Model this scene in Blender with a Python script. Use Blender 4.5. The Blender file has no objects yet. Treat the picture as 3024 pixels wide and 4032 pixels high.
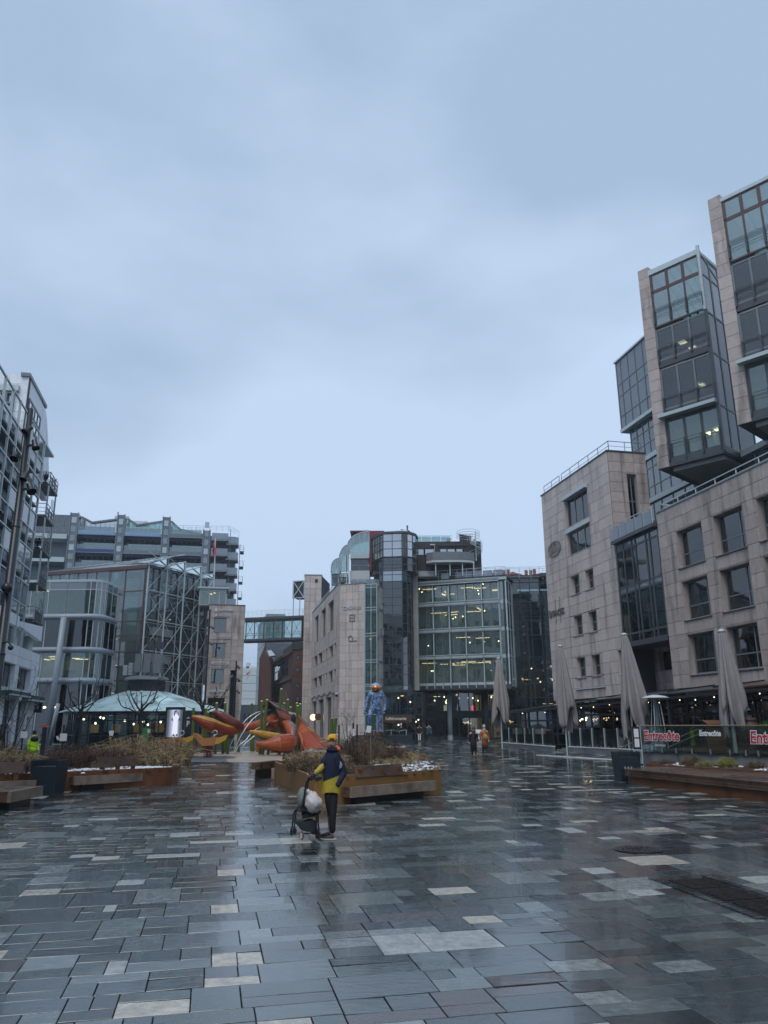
import bpy, math, random
from mathutils import Vector, Matrix
random.seed(7)
R = math.radians
SC = bpy.context.scene
COL = SC.collection
# --- camera
F, CU, CV = 3029.5, 1512.0, 2016.0            # focal length and centre of the 3024 x 4032 photograph
PITCH, ROLL, CAMZ = R(15.4), R(0.28), 2.32
_cp, _sp, _cr, _sr = math.cos(PITCH), math.sin(PITCH), math.cos(ROLL), math.sin(ROLL)
cam = bpy.data.cameras.new('camera'); camo = bpy.data.objects.new('camera', cam); COL.objects.link(camo)
cam.sensor_fit = 'HORIZONTAL'; cam.sensor_width = 36.0; cam.lens = 36.0 * F / 3024.0
cam.clip_start = 0.1; cam.clip_end = 3000
_f = Vector((0, _cp, _sp)); _u0 = Vector((0, -_sp, _cp)); _r0 = Vector((1, 0, 0))
_r = _cr * _r0 - _sr * _u0; _u = _sr * _r0 + _cr * _u0
camo.matrix_world = Matrix(((_r.x, _u.x, -_f.x, 0), (_r.y, _u.y, -_f.y, 0), (_r.z, _u.z, -_f.z, CAMZ), (0, 0, 0, 1)))
SC.camera = camo
# --- sky
world = bpy.data.worlds.new('World'); SC.world = world; world.use_nodes = True
nt = world.node_tree; nt.nodes.clear()
def wn(t, **k):
 n = nt.nodes.new(t)
 for a, b in k.items(): setattr(n, a, b)
 return n
w_out = wn('ShaderNodeOutputWorld'); bg = wn('ShaderNodeBackground'); bg.inputs['Strength'].default_value = 0.10
sky = wn('ShaderNodeTexSky', sky_type='NISHITA', sun_disc=False)
sky.sun_elevation = R(58); sky.sun_rotation = R(200); sky.air_density = 1.0; sky.dust_density = 2.0; sky.ozone_density = 3.0
tc = wn('ShaderNodeTexCoord'); mp = wn('ShaderNodeMapping'); mp.inputs['Scale'].default_value = (1.0, 1.0, 2.1)
nz = wn('ShaderNodeTexNoise'); nz.inputs['Scale'].default_value = 2.3; nz.inputs['Detail'].default_value = 5; nz.inputs['Roughness'].default_value = .48
nz2 = wn('ShaderNodeTexNoise'); nz2.inputs['Scale'].default_value = .9; nz2.inputs['Detail'].default_value = 2
cr = wn('ShaderNodeValToRGB')
cr.color_ramp.elements[0].position = .42; cr.color_ramp.elements[0].color = (3.3, 4.4, 5.95, 1)
cr.color_ramp.elements[1].position = .58; cr.color_ramp.elements[1].color = (4.75, 6.0, 7.8, 1)
mixc = wn('ShaderNodeMix', data_type='RGBA'); mixc.inputs[0].default_value = .94
add = wn('ShaderNodeMath', operation='ADD'); mul = wn('ShaderNodeMath', operation='MULTIPLY'); mul.inputs[1].default_value = .5
nt.links.new(tc.outputs['Generated'], mp.inputs['Vector']); nt.links.new(mp.outputs[0], nz.inputs['Vector']); nt.links.new(mp.outputs[0], nz2.inputs['Vector'])
nt.links.new(nz.outputs['Fac'], add.inputs[0]); nt.links.new(nz2.outputs['Fac'], add.inputs[1]); nt.links.new(add.outputs[0], mul.inputs[0])
nt.links.new(mul.outputs[0], cr.inputs[0])
nt.links.new(sky.outputs[0], mixc.inputs[6]); nt.links.new(cr.outputs[0], mixc.inputs[7])
nt.links.new(mixc.outputs[2], bg.inputs['Color']); nt.links.new(bg.outputs[0], w_out.inputs[0])
# --- overcast sun and exposure
sl = bpy.data.lights.new('sun', 'SUN'); sl.energy = 1.4; sl.angle = R(40); sl.color = (1.0, .97, .93)
so = bpy.data.objects.new('sun', sl); COL.objects.link(so)
so.rotation_euler = (R(32), 0, R(-20))
SC.view_settings.view_transform = 'Standard'; SC.view_settings.look = 'None'
SC.view_settings.exposure = 0.32; SC.view_settings.gamma = 1.0; SC.view_settings.use_curve_mapping = False
SC.render.engine = 'CYCLES'
cy = SC.cycles
cy.use_denoising = True
cy.max_bounces = 7; cy.transparent_max_bounces = 14; cy.glossy_bounces = 4; cy.transmission_bounces = 6; cy.diffuse_bounces = 3
cy.volume_bounces = 0; cy.sample_clamp_indirect = 4; cy.caustics_reflective = False; cy.caustics_refractive = False
# --- survey helpers (photo pixel -> real point)
def gz(y): return .009 * min(y, 66.0)
def ray(u, v):
 a = (u - CU) / F; b = (CV - v) / F
 x = a * _cr + b * _sr; y = b * _cr - a * _sr
 return Vector((x, _cp - y * _sp, _sp + y * _cp))
def P(u, v, Y):
 d = ray(u, v); t = Y / d.y
 return Vector((d.x * t, Y, CAMZ + d.z * t))
def G(u, v):
 d = ray(u, v); m = d.z / d.y
 y = -CAMZ / (m - .009)
 if y > 66 or y < 0: y = (gz(66) - CAMZ) / m
 return P(u, v, y)
class Fr:
 """a vertical plane: origin, heading in degrees from straight ahead, n = outward normal"""
 def __init__(s, p0, ang, flip=None):
  s.o = Vector((p0[0], p0[1], 0)); a = R(ang); s.d = Vector((math.sin(a), math.cos(a), 0))
  s.n = Vector((s.d.y, -s.d.x, 0))
  if flip is None: flip = s.n.dot(-s.o) < 0
  if flip: s.n = -s.n
 def px(s, u, v, dep=0.0):
  r = ray(u, v); o = s.o + s.n * dep - Vector((0, 0, CAMZ)); o.z = 0
  t = o.dot(s.n) / r.dot(s.n); q = r * t
  return (q - o).dot(s.d), q.z + CAMZ
 def s(s, u, v, dep=0.0): return s.px(u, v, dep)[0]
 def z(s, u, v, dep=0.0): return s.px(u, v, dep)[1]
 def w(s, a, z, dep=0.0): return s.o + s.d * a + s.n * dep + Vector((0, 0, z))
class FrS(Fr):
 """same plane, with all measures about eye height scaled by k"""
 k = 1.0
 def w(s, a, z, dep=0.0): return Fr.w(s, a * s.k, CAMZ + (z - CAMZ) * s.k, dep * s.k)
# --- mesh builder
class MB:
 def __init__(s): s.v = []; s.f = []; s.t = []; s.m = []; s.k = .5; s.mi = 0
 def add(s, vs, fs):
  n = len(s.v); s.v.extend([tuple(q) for q in vs])
  for f in fs: s.f.append(tuple(i + n for i in f)); s.t.append(s.k); s.m.append(s.mi)
  return s
 def quad(s, a, b, c, d): return s.add([a, b, c, d], [(0, 1, 2, 3)])
 def para(s, o, ex, ey, ez):
  o = Vector(o); ex = Vector(ex); ey = Vector(ey); ez = Vector(ez)
  vs = [o, o + ex, o + ex + ey, o + ey]; vs += [q + ez for q in vs]
  fs = [(0, 3, 2, 1), (4, 5, 6, 7), (0, 1, 5, 4), (1, 2, 6, 5), (2, 3, 7, 6), (3, 0, 4, 7)]
  if ex.cross(ey).dot(ez) < 0: fs = [f[::-1] for f in fs]
  return s.add(vs, fs)
 def box(s, x0, x1, y0, y1, z0, z1): return s.para((x0, y0, z0), (x1 - x0, 0, 0), (0, y1 - y0, 0), (0, 0, z1 - z0))
 def fb(s, fr, s0, s1, z0, z1, d0, d1):
  o = fr.w(s0, z0, d0); return s.para(o, fr.w(s1, z0, d0) - o, fr.w(s0, z0, d1) - o, fr.w(s0, z1, d0) - o)
 def bar(s, a, b, w, h=None, up=(0, 0, 1)):
  a = Vector(a); b = Vector(b); h = h or w; d = (b - a)
  if d.length < 1e-6: return s
  dn = d.normalized(); up = Vector(up)
  if abs(dn.dot(up)) > .98: up = Vector((1, 0, 0))
  x = dn.cross(up).normalized(); y = x.cross(dn)
  return s.para(a - x * w / 2 - y * h / 2, d, x * w, y * h)
 def tube(s, pts, r, n=6, cap=True):
  pts = [Vector(q) for q in pts]; rs = r if isinstance(r, (list, tuple)) else [r] * len(pts)
  base = len(s.v); prev = None; k = len(pts)
  for i, q in enumerate(pts):
   d = (pts[min(i + 1, k - 1)] - pts[max(i - 1, 0)])
   d = d.normalized() if d.length > 1e-9 else Vector((0, 0, 1))
   ref = prev if prev is not None else (Vector((0, 0, 1)) if abs(d.z) < .9 else Vector((1, 0, 0)))
   x = (ref - d * ref.dot(d))
   x = x.normalized() if x.length > 1e-6 else d.orthogonal().normalized()
   prev = x; y = d.cross(x)
   for j in range(n):
    a = 2 * math.pi * j / n; s.v.append(tuple(q + (x * math.cos(a) + y * math.sin(a)) * rs[i]))
  def fa(f): s.f.append(f); s.t.append(s.k); s.m.append(s.mi)
  for i in range(k - 1):
   for j in range(n):
    a = base + i * n + j; b = base + i * n + (j + 1) % n
    fa((a, b, b + n, a + n))
  if cap: fa(tuple(base + j for j in range(n))[::-1]); fa(tuple(base + (k - 1) * n + j for j in range(n)))
  return s
 def prism(s, poly, z0, z1):
  """poly = list of (x, y)"""
  ar = sum(poly[i][0] * poly[(i + 1) % len(poly)][1] - poly[(i + 1) % len(poly)][0] * poly[i][1] for i in range(len(poly)))
  if ar < 0: poly = poly[::-1]
  n = len(poly); z0f = z0 if callable(z0) else (lambda x, y: z0); z1f = z1 if callable(z1) else (lambda x, y: z1)
  vs = [(x, y, z0f(x, y)) for x, y in poly] + [(x, y, z1f(x, y)) for x, y in poly]
  fs = [tuple(range(n))[::-1], tuple(range(n, 2 * n))] + [(i, (i + 1) % n, n + (i + 1) % n, n + i) for i in range(n)]
  return s.add(vs, fs)
 def slab(s, pts, th):
  """thick sheet through 3-D polygon pts, thickness vector th"""
  th = Vector(th); n = len(pts); vs = [Vector(q) for q in pts] + [Vector(q) + th for q in pts]
  return s.add(vs, [tuple(range(n))[::-1], tuple(range(n, 2 * n))] + [(i, (i + 1) % n, n + (i + 1) % n, n + i) for i in range(n)])
 def lathe(s, c, prof, n=12, axis=None):
  """prof = [(r, z)...] about the vertical (or axis) through c"""
  c = Vector(c); ax = Vector(axis).normalized() if axis else Vector((0, 0, 1))
  x = ax.orthogonal().normalized() if axis else Vector((1, 0, 0)); y = ax.cross(x); base = len(s.v)
  for r, z in prof:
   for j in range(n):
    a = 2 * math.pi * j / n; s.v.append(tuple(c + ax * z + (x * math.cos(a) + y * math.sin(a)) * max(r, 1e-4)))
  def fa(f): s.f.append(f); s.t.append(s.k); s.m.append(s.mi)
  for i in range(len(prof) - 1):
   for j in range(n):
    a = base + i * n + j; b = base + i * n + (j + 1) % n
    fa((a, b, b + n, a + n))
  fa(tuple(base + j for j in range(n))[::-1]); fa(tuple(base + (len(prof) - 1) * n + j for j in range(n)))
  return s
 def blob(s, c, r, n=8, m=6, jit=0):
  c = Vector(c); r = r if isinstance(r, (tuple, list)) else (r, r, r); base = len(s.v)
  for i in range(m + 1):
   th = math.pi * i / m
   for j in range(n):
    ph = 2 * math.pi * j / n; q = 1 + (random.uniform(-jit, jit) if jit else 0)
    s.v.append((c.x + r[0] * q * math.sin(th) * math.cos(ph), c.y + r[1] * q * math.sin(th) * math.sin(ph), c.z + r[2] * q * math.cos(th)))
  for i in range(m):
   for j in range(n):
    a = base + i * n + j; b = base + i * n + (j + 1) % n
    s.f.append((a, a + n, b + n, b)); s.t.append(s.k); s.m.append(s.mi)
  return s
 def build(s, name, mat, parent=None, smooth=False, local=False, off=None):
  me = bpy.data.meshes.new(name)
  root = parent
  while root is not None and root.parent is not None: root = root.parent
  o3 = Vector((0, 0, 0)) if (local or root is None) else root.location
  if off is not None: o3 = Vector(off)
  vs = s.v if o3.length < 1e-9 else [(x - o3.x, y - o3.y, z - o3.z) for x, y, z in s.v]
  me.from_pydata(vs, [], s.f)
  for mm in (mat if isinstance(mat, (list, tuple)) else [mat]): me.materials.append(mm)
  if s.m and max(s.m) > 0: me.polygons.foreach_set('material_index', s.m)
  at = me.attributes.new('tint', 'FLOAT', 'FACE'); at.data.foreach_set('value', s.t)
  if smooth: me.polygons.foreach_set('use_smooth', [True] * len(s.f))
  me.update()
  o = bpy.data.objects.new(name, me); COL.objects.link(o)
  if parent is not None: o.parent = parent
  elif off is not None: o.location = off
  return o
def thing(name, label, cat, loc=(0, 0, 0), rotz=0, group=None):
 o = bpy.data.objects.new(name, None); COL.objects.link(o); o.empty_display_size = .2
 o.location = loc; o.rotation_euler = (0, 0, rotz); o['label'] = label; o['category'] = cat
 if group: o['group'] = group
 return o
def tag(o, label, cat, group=None):
 o['label'] = label; o['category'] = cat
 if group: o['group'] = group
 return o
def struct(name):
 o = bpy.data.objects.new(name, None); COL.objects.link(o); o['kind'] = 'structure'; return o
def dup(o, parent=None, label=None, loc=None, rotz=None, group=None):
 c = o.copy(); COL.objects.link(c)
 if parent is not None: c.parent = parent
 for ch in list(o.children): dup(ch, c)
 if label: c['label'] = label
 if group: c['group'] = group
 if loc is not None: c.location = loc
 if rotz is not None: c.rotation_euler = (0, 0, rotz)
 return c
# --- materials
def newmat(name):
 m = bpy.data.materials.new(name); m.use_nodes = True; m.node_tree.nodes.clear(); return m, m.node_tree
def N(t, typ, **k):
 n = t.nodes.new(typ)
 for a, b in k.items(): setattr(n, a, b)
 return n
def L(t, a, b): t.links.new(a, b)
def mat(name, col, rough=.6, metal=0.0, var=.15, scale=6.0, bump=.0, spec=.5, tint=.0, stain=0.0, streak=False, wet=0.0, emis=0.0, bscale=None):
 m, t = newmat(name); out = N(t, 'ShaderNodeOutputMaterial'); b = N(t, 'ShaderNodeBsdfPrincipled')
 b.inputs['Roughness'].default_value = rough; b.inputs['Metallic'].default_value = metal; b.inputs['Specular IOR Level'].default_value = spec
 L(t, b.outputs[0], out.inputs[0])
 tcn = N(t, 'ShaderNodeTexCoord'); no = N(t, 'ShaderNodeTexNoise'); no.inputs['Scale'].default_value = scale; no.inputs['Detail'].default_value = 6
 no.inputs['Roughness'].default_value = .65
 L(t, tcn.outputs['Object'], no.inputs['Vector'])
 mr = N(t, 'ShaderNodeMapRange'); mr.inputs[1].default_value = .25; mr.inputs[2].default_value = .75
 mr.inputs[3].default_value = 1 - var; mr.inputs[4].default_value = 1 + var
 L(t, no.outputs['Fac'], mr.inputs[0]); fac = mr.outputs[0]
 if tint:
  at = N(t, 'ShaderNodeAttribute', attribute_name='tint'); m2 = N(t, 'ShaderNodeMapRange')
  m2.inputs[3].default_value = 1 - tint; m2.inputs[4].default_value = 1 + tint; L(t, at.outputs['Fac'], m2.inputs[0])
  mu = N(t, 'ShaderNodeMath', operation='MULTIPLY'); L(t, fac, mu.inputs[0]); L(t, m2.outputs[0], mu.inputs[1]); fac = mu.outputs[0]
 if stain:
  mpn = N(t, 'ShaderNodeMapping'); mpn.inputs['Scale'].default_value = (1, 1, .12) if streak else (1, 1, 1)
  ns = N(t, 'ShaderNodeTexNoise'); ns.inputs['Scale'].default_value = 1.6 if streak else .5; ns.inputs['Detail'].default_value = 5
  L(t, tcn.outputs['Object'], mpn.inputs[0]); L(t, mpn.outputs[0], ns.inputs['Vector'])
  m3 = N(t, 'ShaderNodeMapRange'); m3.inputs[1].default_value = .52; m3.inputs[2].default_value = .68; m3.inputs[3].default_value = 1; m3.inputs[4].default_value = 1 - stain
  L(t, ns.outputs['Fac'], m3.inputs[0])
  mu = N(t, 'ShaderNodeMath', operation='MULTIPLY'); L(t, fac, mu.inputs[0]); L(t, m3.outputs[0], mu.inputs[1]); fac = mu.outputs[0]
 vm = N(t, 'ShaderNodeVectorMath', operation='SCALE'); vm.inputs[0].default_value = col[:3]; L(t, fac, vm.inputs['Scale'])
 L(t, vm.outputs[0], b.inputs['Base Color'])
 if wet:
  m4 = N(t, 'ShaderNodeMapRange'); m4.inputs[1].default_value = .35; m4.inputs[2].default_value = .65
  m4.inputs[3].default_value = rough * (1 - wet); m4.inputs[4].default_value = rough
  L(t, no.outputs['Fac'], m4.inputs[0]); L(t, m4.outputs[0], b.inputs['Roughness'])
 if bump:
  nb = N(t, 'ShaderNodeTexNoise'); nb.inputs['Scale'].default_value = bscale or scale * 6; nb.inputs['Detail'].default_value = 3
  L(t, tcn.outputs['Object'], nb.inputs['Vector'])
  bu = N(t, 'ShaderNodeBump'); bu.inputs['Strength'].default_value = bump; bu.inputs['Distance'].default_value = .02
  L(t, nb.outputs['Fac'], bu.inputs['Height']); L(t, bu.outputs[0], b.inputs['Normal'])
 if emis:
  b.inputs['Emission Color'].default_value = (*col[:3], 1); b.inputs['Emission Strength'].default_value = emis
 return m
def emat(name, col, s):
 m, t = newmat(name); out = N(t, 'ShaderNodeOutputMaterial'); e = N(t, 'ShaderNodeEmission')
 e.inputs[0].default_value = (*col, 1); e.inputs[1].default_value = s; L(t, e.outputs[0], out.inputs[0]); return m
def glass(name, tr=(.55, .7, .72), refl=1.0, rough=.02, wav=.0, base=.10, milk=0.0, milkcol=(.5, .7, .7)):
 """clear sheet: tinted see-through plus mirror reflection that grows at grazing angles"""
 m, t = newmat(name); out = N(t, 'ShaderNodeOutputMaterial')
 tr_ = N(t, 'ShaderNodeBsdfTransparent'); tr_.inputs[0].default_value = (*tr, 1)
 gl = N(t, 'ShaderNodeBsdfGlossy'); gl.inputs['Color'].default_value = (refl, refl, refl, 1); gl.inputs['Roughness'].default_value = rough
 lw = N(t, 'ShaderNodeLayerWeight'); lw.inputs[0].default_value = .27
 mr = N(t, 'ShaderNodeMapRange'); mr.inputs[3].default_value = base; mr.inputs[4].default_value = 1.0
 L(t, lw.outputs['Fresnel'], mr.inputs[0])
 geo = N(t, 'ShaderNodeTexCoord'); no = N(t, 'ShaderNodeTexNoise'); no.inputs['Scale'].default_value = .45; no.inputs['Detail'].default_value = 2
 L(t, geo.outputs['Object'], no.inputs['Vector']); bu = N(t, 'ShaderNodeBump'); bu.inputs['Strength'].default_value = wav or .04; bu.inputs['Distance'].default_value = .25
 L(t, no.outputs['Fac'], bu.inputs['Height']); L(t, bu.outputs[0], gl.inputs['Normal'])
 mx = N(t, 'ShaderNodeMixShader'); L(t, mr.outputs[0], mx.inputs[0])
 s0 = tr_.outputs[0]
 if milk:
  df = N(t, 'ShaderNodeBsdfDiffuse'); df.inputs[0].default_value = (*milkcol, 1)
  tl = N(t, 'ShaderNodeBsdfTranslucent'); tl.inputs[0].default_value = (*milkcol, 1)
  mm = N(t, 'ShaderNodeMixShader'); mm.inputs[0].default_value = .5; L(t, df.outputs[0], mm.inputs[1]); L(t, tl.outputs[0], mm.inputs[2])
  m2 = N(t, 'ShaderNodeMixShader'); m2.inputs[0].default_value = milk; L(t, s0, m2.inputs[1]); L(t, mm.outputs[0], m2.inputs[2]); s0 = m2.outputs[0]
 L(t, s0, mx.inputs[1]); L(t, gl.outputs[0], mx.inputs[2]); L(t, mx.outputs[0], out.inputs[0])
 return m
M = {}
M['stone'] = mat('pink_granite', (.42, .355, .325), .62, var=.14, scale=3, tint=.13, stain=.55, streak=True, bump=.15, bscale=60)
M['stone2'] = mat('pale_granite', (.52, .45, .415), .62, var=.12, scale=5, tint=.10, stain=.38, streak=True, bump=.15, bscale=60)
M['joint'] = mat('dark_joint', (.10, .085, .08), .9)
M['whitestone'] = mat('white_marble_cladding', (.76, .78, .82), .5, var=.06, scale=2, tint=.07, stain=.12, streak=True)
M['steel'] = mat('grey_painted_steel', (.16, .18, .20), .45, var=.1, scale=3)
M['dsteel'] = mat('dark_painted_steel', (.055, .062, .07), .4, var=.1, scale=3)
M['lsteel'] = mat('pale_green_steel', (.42, .50, .51), .4, var=.08, scale=3)
M['truss'] = mat('galvanised_steel_truss', (.46, .54, .56), .4, var=.1, scale=3)
M['maroon'] = mat('maroon_painted_steel', (.09, .045, .045), .5)
M['black'] = mat('black_coating', (.018, .02, .023), .35)
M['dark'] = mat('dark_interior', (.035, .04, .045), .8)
M['office'] = mat('office_wall', (.42, .40, .36), .8, var=.2, scale=.8)
M['ceil'] = mat('office_ceiling', (.30, .30, .29), .8)
M['desk'] = mat('pale_desk', (.5, .52, .52), .6)
M['lamp'] = emat('warm_ceiling_lamp', (1.0, .60, .28), 4.0)
M['lampw'] = emat('white_lamp', (1.0, .74, .45), 6.0)
M['glass'] = glass('clear_window_glass', (.62, .72, .73), base=.09)
M['gdark'] = glass('dark_window_glass', (.27, .33, .35), base=.08)
M['ggreen'] = glass('green_tinted_glass', (.50, .70, .69), base=.18, milk=.22, milkcol=(.45, .66, .68))
M['gtower'] = glass('solar_grey_glass', (.10, .115, .13), base=.13)
M['gbox'] = glass('office_glass', (.60, .72, .69), base=.10, milk=.17, milkcol=(.42, .68, .66))
M['gsky'] = glass('mirror_glass', (.10, .16, .18), base=.45, milk=.12, milkcol=(.3, .55, .62))
M['gmilk'] = glass('wired_glass_screen', (.35, .42, .48), base=.08, milk=.55, milkcol=(.50, .58, .70))
M['groof'] = glass('frosted_roof_glass', (.5, .62, .64), base=.12, milk=.5, milkcol=(.7, .85, .88))
# --- ground
AX = -12.3
A_ = Vector((math.sin(R(AX)), math.cos(R(AX)), 0)); B_ = Vector((A_.y, -A_.x, 0))
def paving_mat():
 m, t = newmat('wet_slate_paving'); out = N(t, 'ShaderNodeOutputMaterial'); b = N(t, 'ShaderNodeBsdfPrincipled'); L(t, b.outputs[0], out.inputs[0])
 at = N(t, 'ShaderNodeAttribute', attribute_name='tint'); tcn = N(t, 'ShaderNodeTexCoord')
 cr = N(t, 'ShaderNodeValToRGB'); cr.color_ramp.interpolation = 'CONSTANT'
 els = [(0, (.012, .017, .020)), (.15, (.024, .036, .040)), (.34, (.042, .058, .060)), (.50, (.078, .098, .098)), (.60, (.046, .036, .034)),
   (.665, (.040, .056, .054)), (.77, (.15, .17, .17)), (.905, (.34, .31, .26)), (.955, (.26, .275, .27))]
 e = cr.color_ramp.elements
 while len(e) < len(els): e.new(.5)
 for q, (p_, c) in zip(e, els): q.position = p_; q.color = (*c, 1)
 L(t, at.outputs['Fac'], cr.inputs[0])
 n1 = N(t, 'ShaderNodeTexNoise'); n1.inputs['Scale'].default_value = 9; n1.inputs['Detail'].default_value = 8; n1.inputs['Roughness'].default_value = .7
 n2 = N(t, 'ShaderNodeTexNoise'); n2.inputs['Scale'].default_value = .38; n2.inputs['Detail'].default_value = 4
 n3 = N(t, 'ShaderNodeTexNoise'); n3.inputs['Scale'].default_value = 130; n3.inputs['Detail'].default_value = 3
 for q in (n1, n2, n3): L(t, tcn.outputs['Object'], q.inputs['Vector'])
 mr = N(t, 'ShaderNodeMapRange'); mr.inputs[1].default_value = .3; mr.inputs[2].default_value = .7; mr.inputs[3].default_value = .55; mr.inputs[4].default_value = 1.5
 L(t, n1.outputs['Fac'], mr.inputs[0])
 sp = N(t, 'ShaderNodeMapRange'); sp.inputs[1].default_value = .35; sp.inputs[2].default_value = .75; sp.inputs[3].default_value = .75; sp.inputs[4].default_value = 1.6
 L(t, n3.outputs['Fac'], sp.inputs[0]); mu = N(t, 'ShaderNodeMath', operation='MULTIPLY'); L(t, mr.outputs[0], mu.inputs[0]); L(t, sp.outputs[0], mu.inputs[1])
 vm = N(t, 'ShaderNodeVectorMath', operation='SCALE'); L(t, cr.outputs[0], vm.inputs[0]); L(t, mu.outputs[0], vm.inputs['Scale'])
 L(t, vm.outputs[0], b.inputs['Base Color'])
 wa = N(t, 'ShaderNodeMapRange'); wa.inputs[1].default_value = .40; wa.inputs[2].default_value = .62; wa.inputs[3].default_value = .02; wa.inputs[4].default_value = .13
 L(t, n2.outputs['Fac'], wa.inputs[0])
 wb = N(t, 'ShaderNodeMapRange'); wb.inputs[1].default_value = .35; wb.inputs[2].default_value = .7; wb.inputs[3].default_value = -.02; wb.inputs[4].default_value = .13
 L(t, n1.outputs['Fac'], wb.inputs[0]); ad = N(t, 'ShaderNodeMath', operation='ADD'); L(t, wa.outputs[0], ad.inputs[0]); L(t, wb.outputs[0], ad.inputs[1])
 wc = N(t, 'ShaderNodeMapRange'); wc.inputs[1].default_value = .90; wc.inputs[2].default_value = .93; wc.inputs[3].default_value = 0; wc.inputs[4].default_value = .3
 L(t, at.outputs['Fac'], wc.inputs[0]); a2 = N(t, 'ShaderNodeMath', operation='ADD'); L(t, ad.outputs[0], a2.inputs[0]); L(t, wc.outputs[0], a2.inputs[1])
 pm = N(t, 'ShaderNodeMath', operation='MULTIPLY'); pm.inputs[1].default_value = 37.7; L(t, at.outputs['Fac'], pm.inputs[0]); pf = N(t, 'ShaderNodeMath', operation='FRACT'); L(t, pm.outputs[0], pf.inputs[0])
 pg = N(t, 'ShaderNodeMapRange'); pg.inputs[1].default_value = .35; pg.inputs[3].default_value = 0; pg.inputs[4].default_value = .17; L(t, pf.outputs[0], pg.inputs[0])
 a3 = N(t, 'ShaderNodeMath', operation='ADD'); L(t, a2.outputs[0], a3.inputs[0]); L(t, pg.outputs[0], a3.inputs[1]); L(t, a3.outputs[0], b.inputs['Roughness'])
 mpn = N(t, 'ShaderNodeMapping'); mpn.inputs['Scale'].default_value = (1.2, 4.0, 1); mpn.inputs['Rotation'].default_value = (0, 0, R(12)); L(t, tcn.outputs['Object'], mpn.inputs[0])
 n4 = N(t, 'ShaderNodeTexNoise'); n4.inputs['Scale'].default_value = 5; n4.inputs['Detail'].default_value = 7; n4.inputs['Roughness'].default_value = .6; L(t, mpn.outputs[0], n4.inputs['Vector'])
 bu = N(t, 'ShaderNodeBump'); bu.inputs['Strength'].default_value = .30; bu.inputs['Distance'].default_value = .012
 L(t, n4.outputs['Fac'], bu.inputs['Height'])
 L(t, bu.outputs[0], b.inputs['Normal'])
 b.inputs['Specular IOR Level'].default_value = 1.0
 b.inputs['Coat Weight'].default_value = .3; b.inputs['Coat Roughness'].default_value = .05
 return m
M['paving'] = paving_mat()
M['bed'] = mat('dark_bedding_joint', (.016, .017, .018), .85)
plaza = struct('plaza_ground')
g = MB(); g.quad((-500, -80, gz(-80) - .022), (500, -80, gz(-80) - .022), (500, 66, gz(66) - .022), (-500, 66, gz(66) - .022))
g.quad((-500, 66, gz(66) - .022), (500, 66, gz(66) - .022), (500, 900, gz(66) - .022), (-500, 900, gz(66) - .022))
g.build('bedding', M['bed'], plaza)
def tiles():
 rg = random.Random(11); T = []
 t = 2.0
 while t < 100:
  D = rg.choice((.58, .64, .70, .76, .84)) * (1.0 if t < 40 else 1.25)
  yc = t
  half = .62 * (t + 4) + 3
  s = -half - rg.random()
  while s < half + .05 * t:
   Lb = rg.choice((.42, .5, .6, .7, .8, .9)); m = rg.random()
   if m < .26: cells = [(s, s + Lb, t, t + D)]
   elif m < .55:
    k = rg.choice((.42, .5, .58)); cells = [(s, s + Lb, t, t + D * k), (s, s + Lb, t + D * k, t + D)]
   elif m < .80:
    k = rg.choice((.4, .55)); q = rg.choice((.4, .5, .62)); cells = [(s, s + Lb, t, t + D * k), (s, s + Lb * q, t + D * k, t + D), (s + Lb * q, s + Lb, t + D * k, t + D)]
   else:
    k = rg.choice((.45, .6)); q = rg.choice((.38, .5, .62)); cells = [(s, s + Lb * q, t, t + D * k), (s + Lb * q, s + Lb, t, t + D * k), (s, s + Lb, t + D * k, t + D)]
   for c in cells:
    o = A_ * ((c[2] + c[3]) / 2) + B_ * ((c[0] + c[1]) / 2)
    if o.y < 3.2 or o.y > 96 or abs(o.x + 1) > .60 * o.y + 3 or o.x > .56 * o.y + 2: continue
    T.append((c, o))
   s += Lb
  t += D
 return T
TL = tiles()
rg = random.Random(5)
def tile_verts(mb, c, near):
 gp = .0045 if near else .006
 s0, s1, t0, t1 = c[0] + gp, c[1] - gp, c[2] + gp, c[3] - gp
 h = rg.uniform(-.0022, .0022); tx = rg.gauss(0, .0016); ty = rg.gauss(0, .0016)
 vs = []
 for (a, b) in ((s0, t0), (s1, t0), (s1, t1), (s0, t1)):
  q = A_ * b + B_ * a; z = gz(q.y) + h + tx * (1 if a == s1 else -1) + ty * (1 if b == t1 else -1)
  vs.append((q.x, q.y, z))
 if near:
  e = .004; up = []
  cx = sum(v[0] for v in vs) / 4; cy_ = sum(v[1] for v in vs) / 4
  for v in vs: up.append((v[0] + (e if v[0] < cx else -e), v[1] + (e if v[1] < cy_ else -e), v[2]))
  lo = [(v[0], v[1], v[2] - .004) for v in vs]; bt = [(v[0], v[1], v[2] - .03) for v in vs]
  mb.add(up + lo + bt, [(0, 1, 2, 3)] + [(i + 4, (i + 1) % 4 + 4, (i + 1) % 4, i) for i in range(4)] + [(i + 8, (i + 1) % 4 + 8, (i + 1) % 4 + 4, i + 4) for i in range(4)])
 else:
  bt = [(v[0], v[1], v[2] - .02) for v in vs]
  if vs[0][1] < 40: mb.add(vs + bt, [(0, 1, 2, 3)] + [(i + 4, (i + 1) % 4 + 4, (i + 1) % 4, i) for i in range(4)])
  else: mb.add(vs, [(0, 1, 2, 3)])
def in_view(o): return o.y > 6.4 and abs(o.x) < .50 * o.y + .3
vis = sorted([q for q in TL if in_view(q[1])], key=lambda q: -((q[0][1] - q[0][0]) * (q[0][3] - q[0][2])) / (q[1].y ** 3))
near = set(id(q) for q in vis[:300]); rest = MB()
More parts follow.
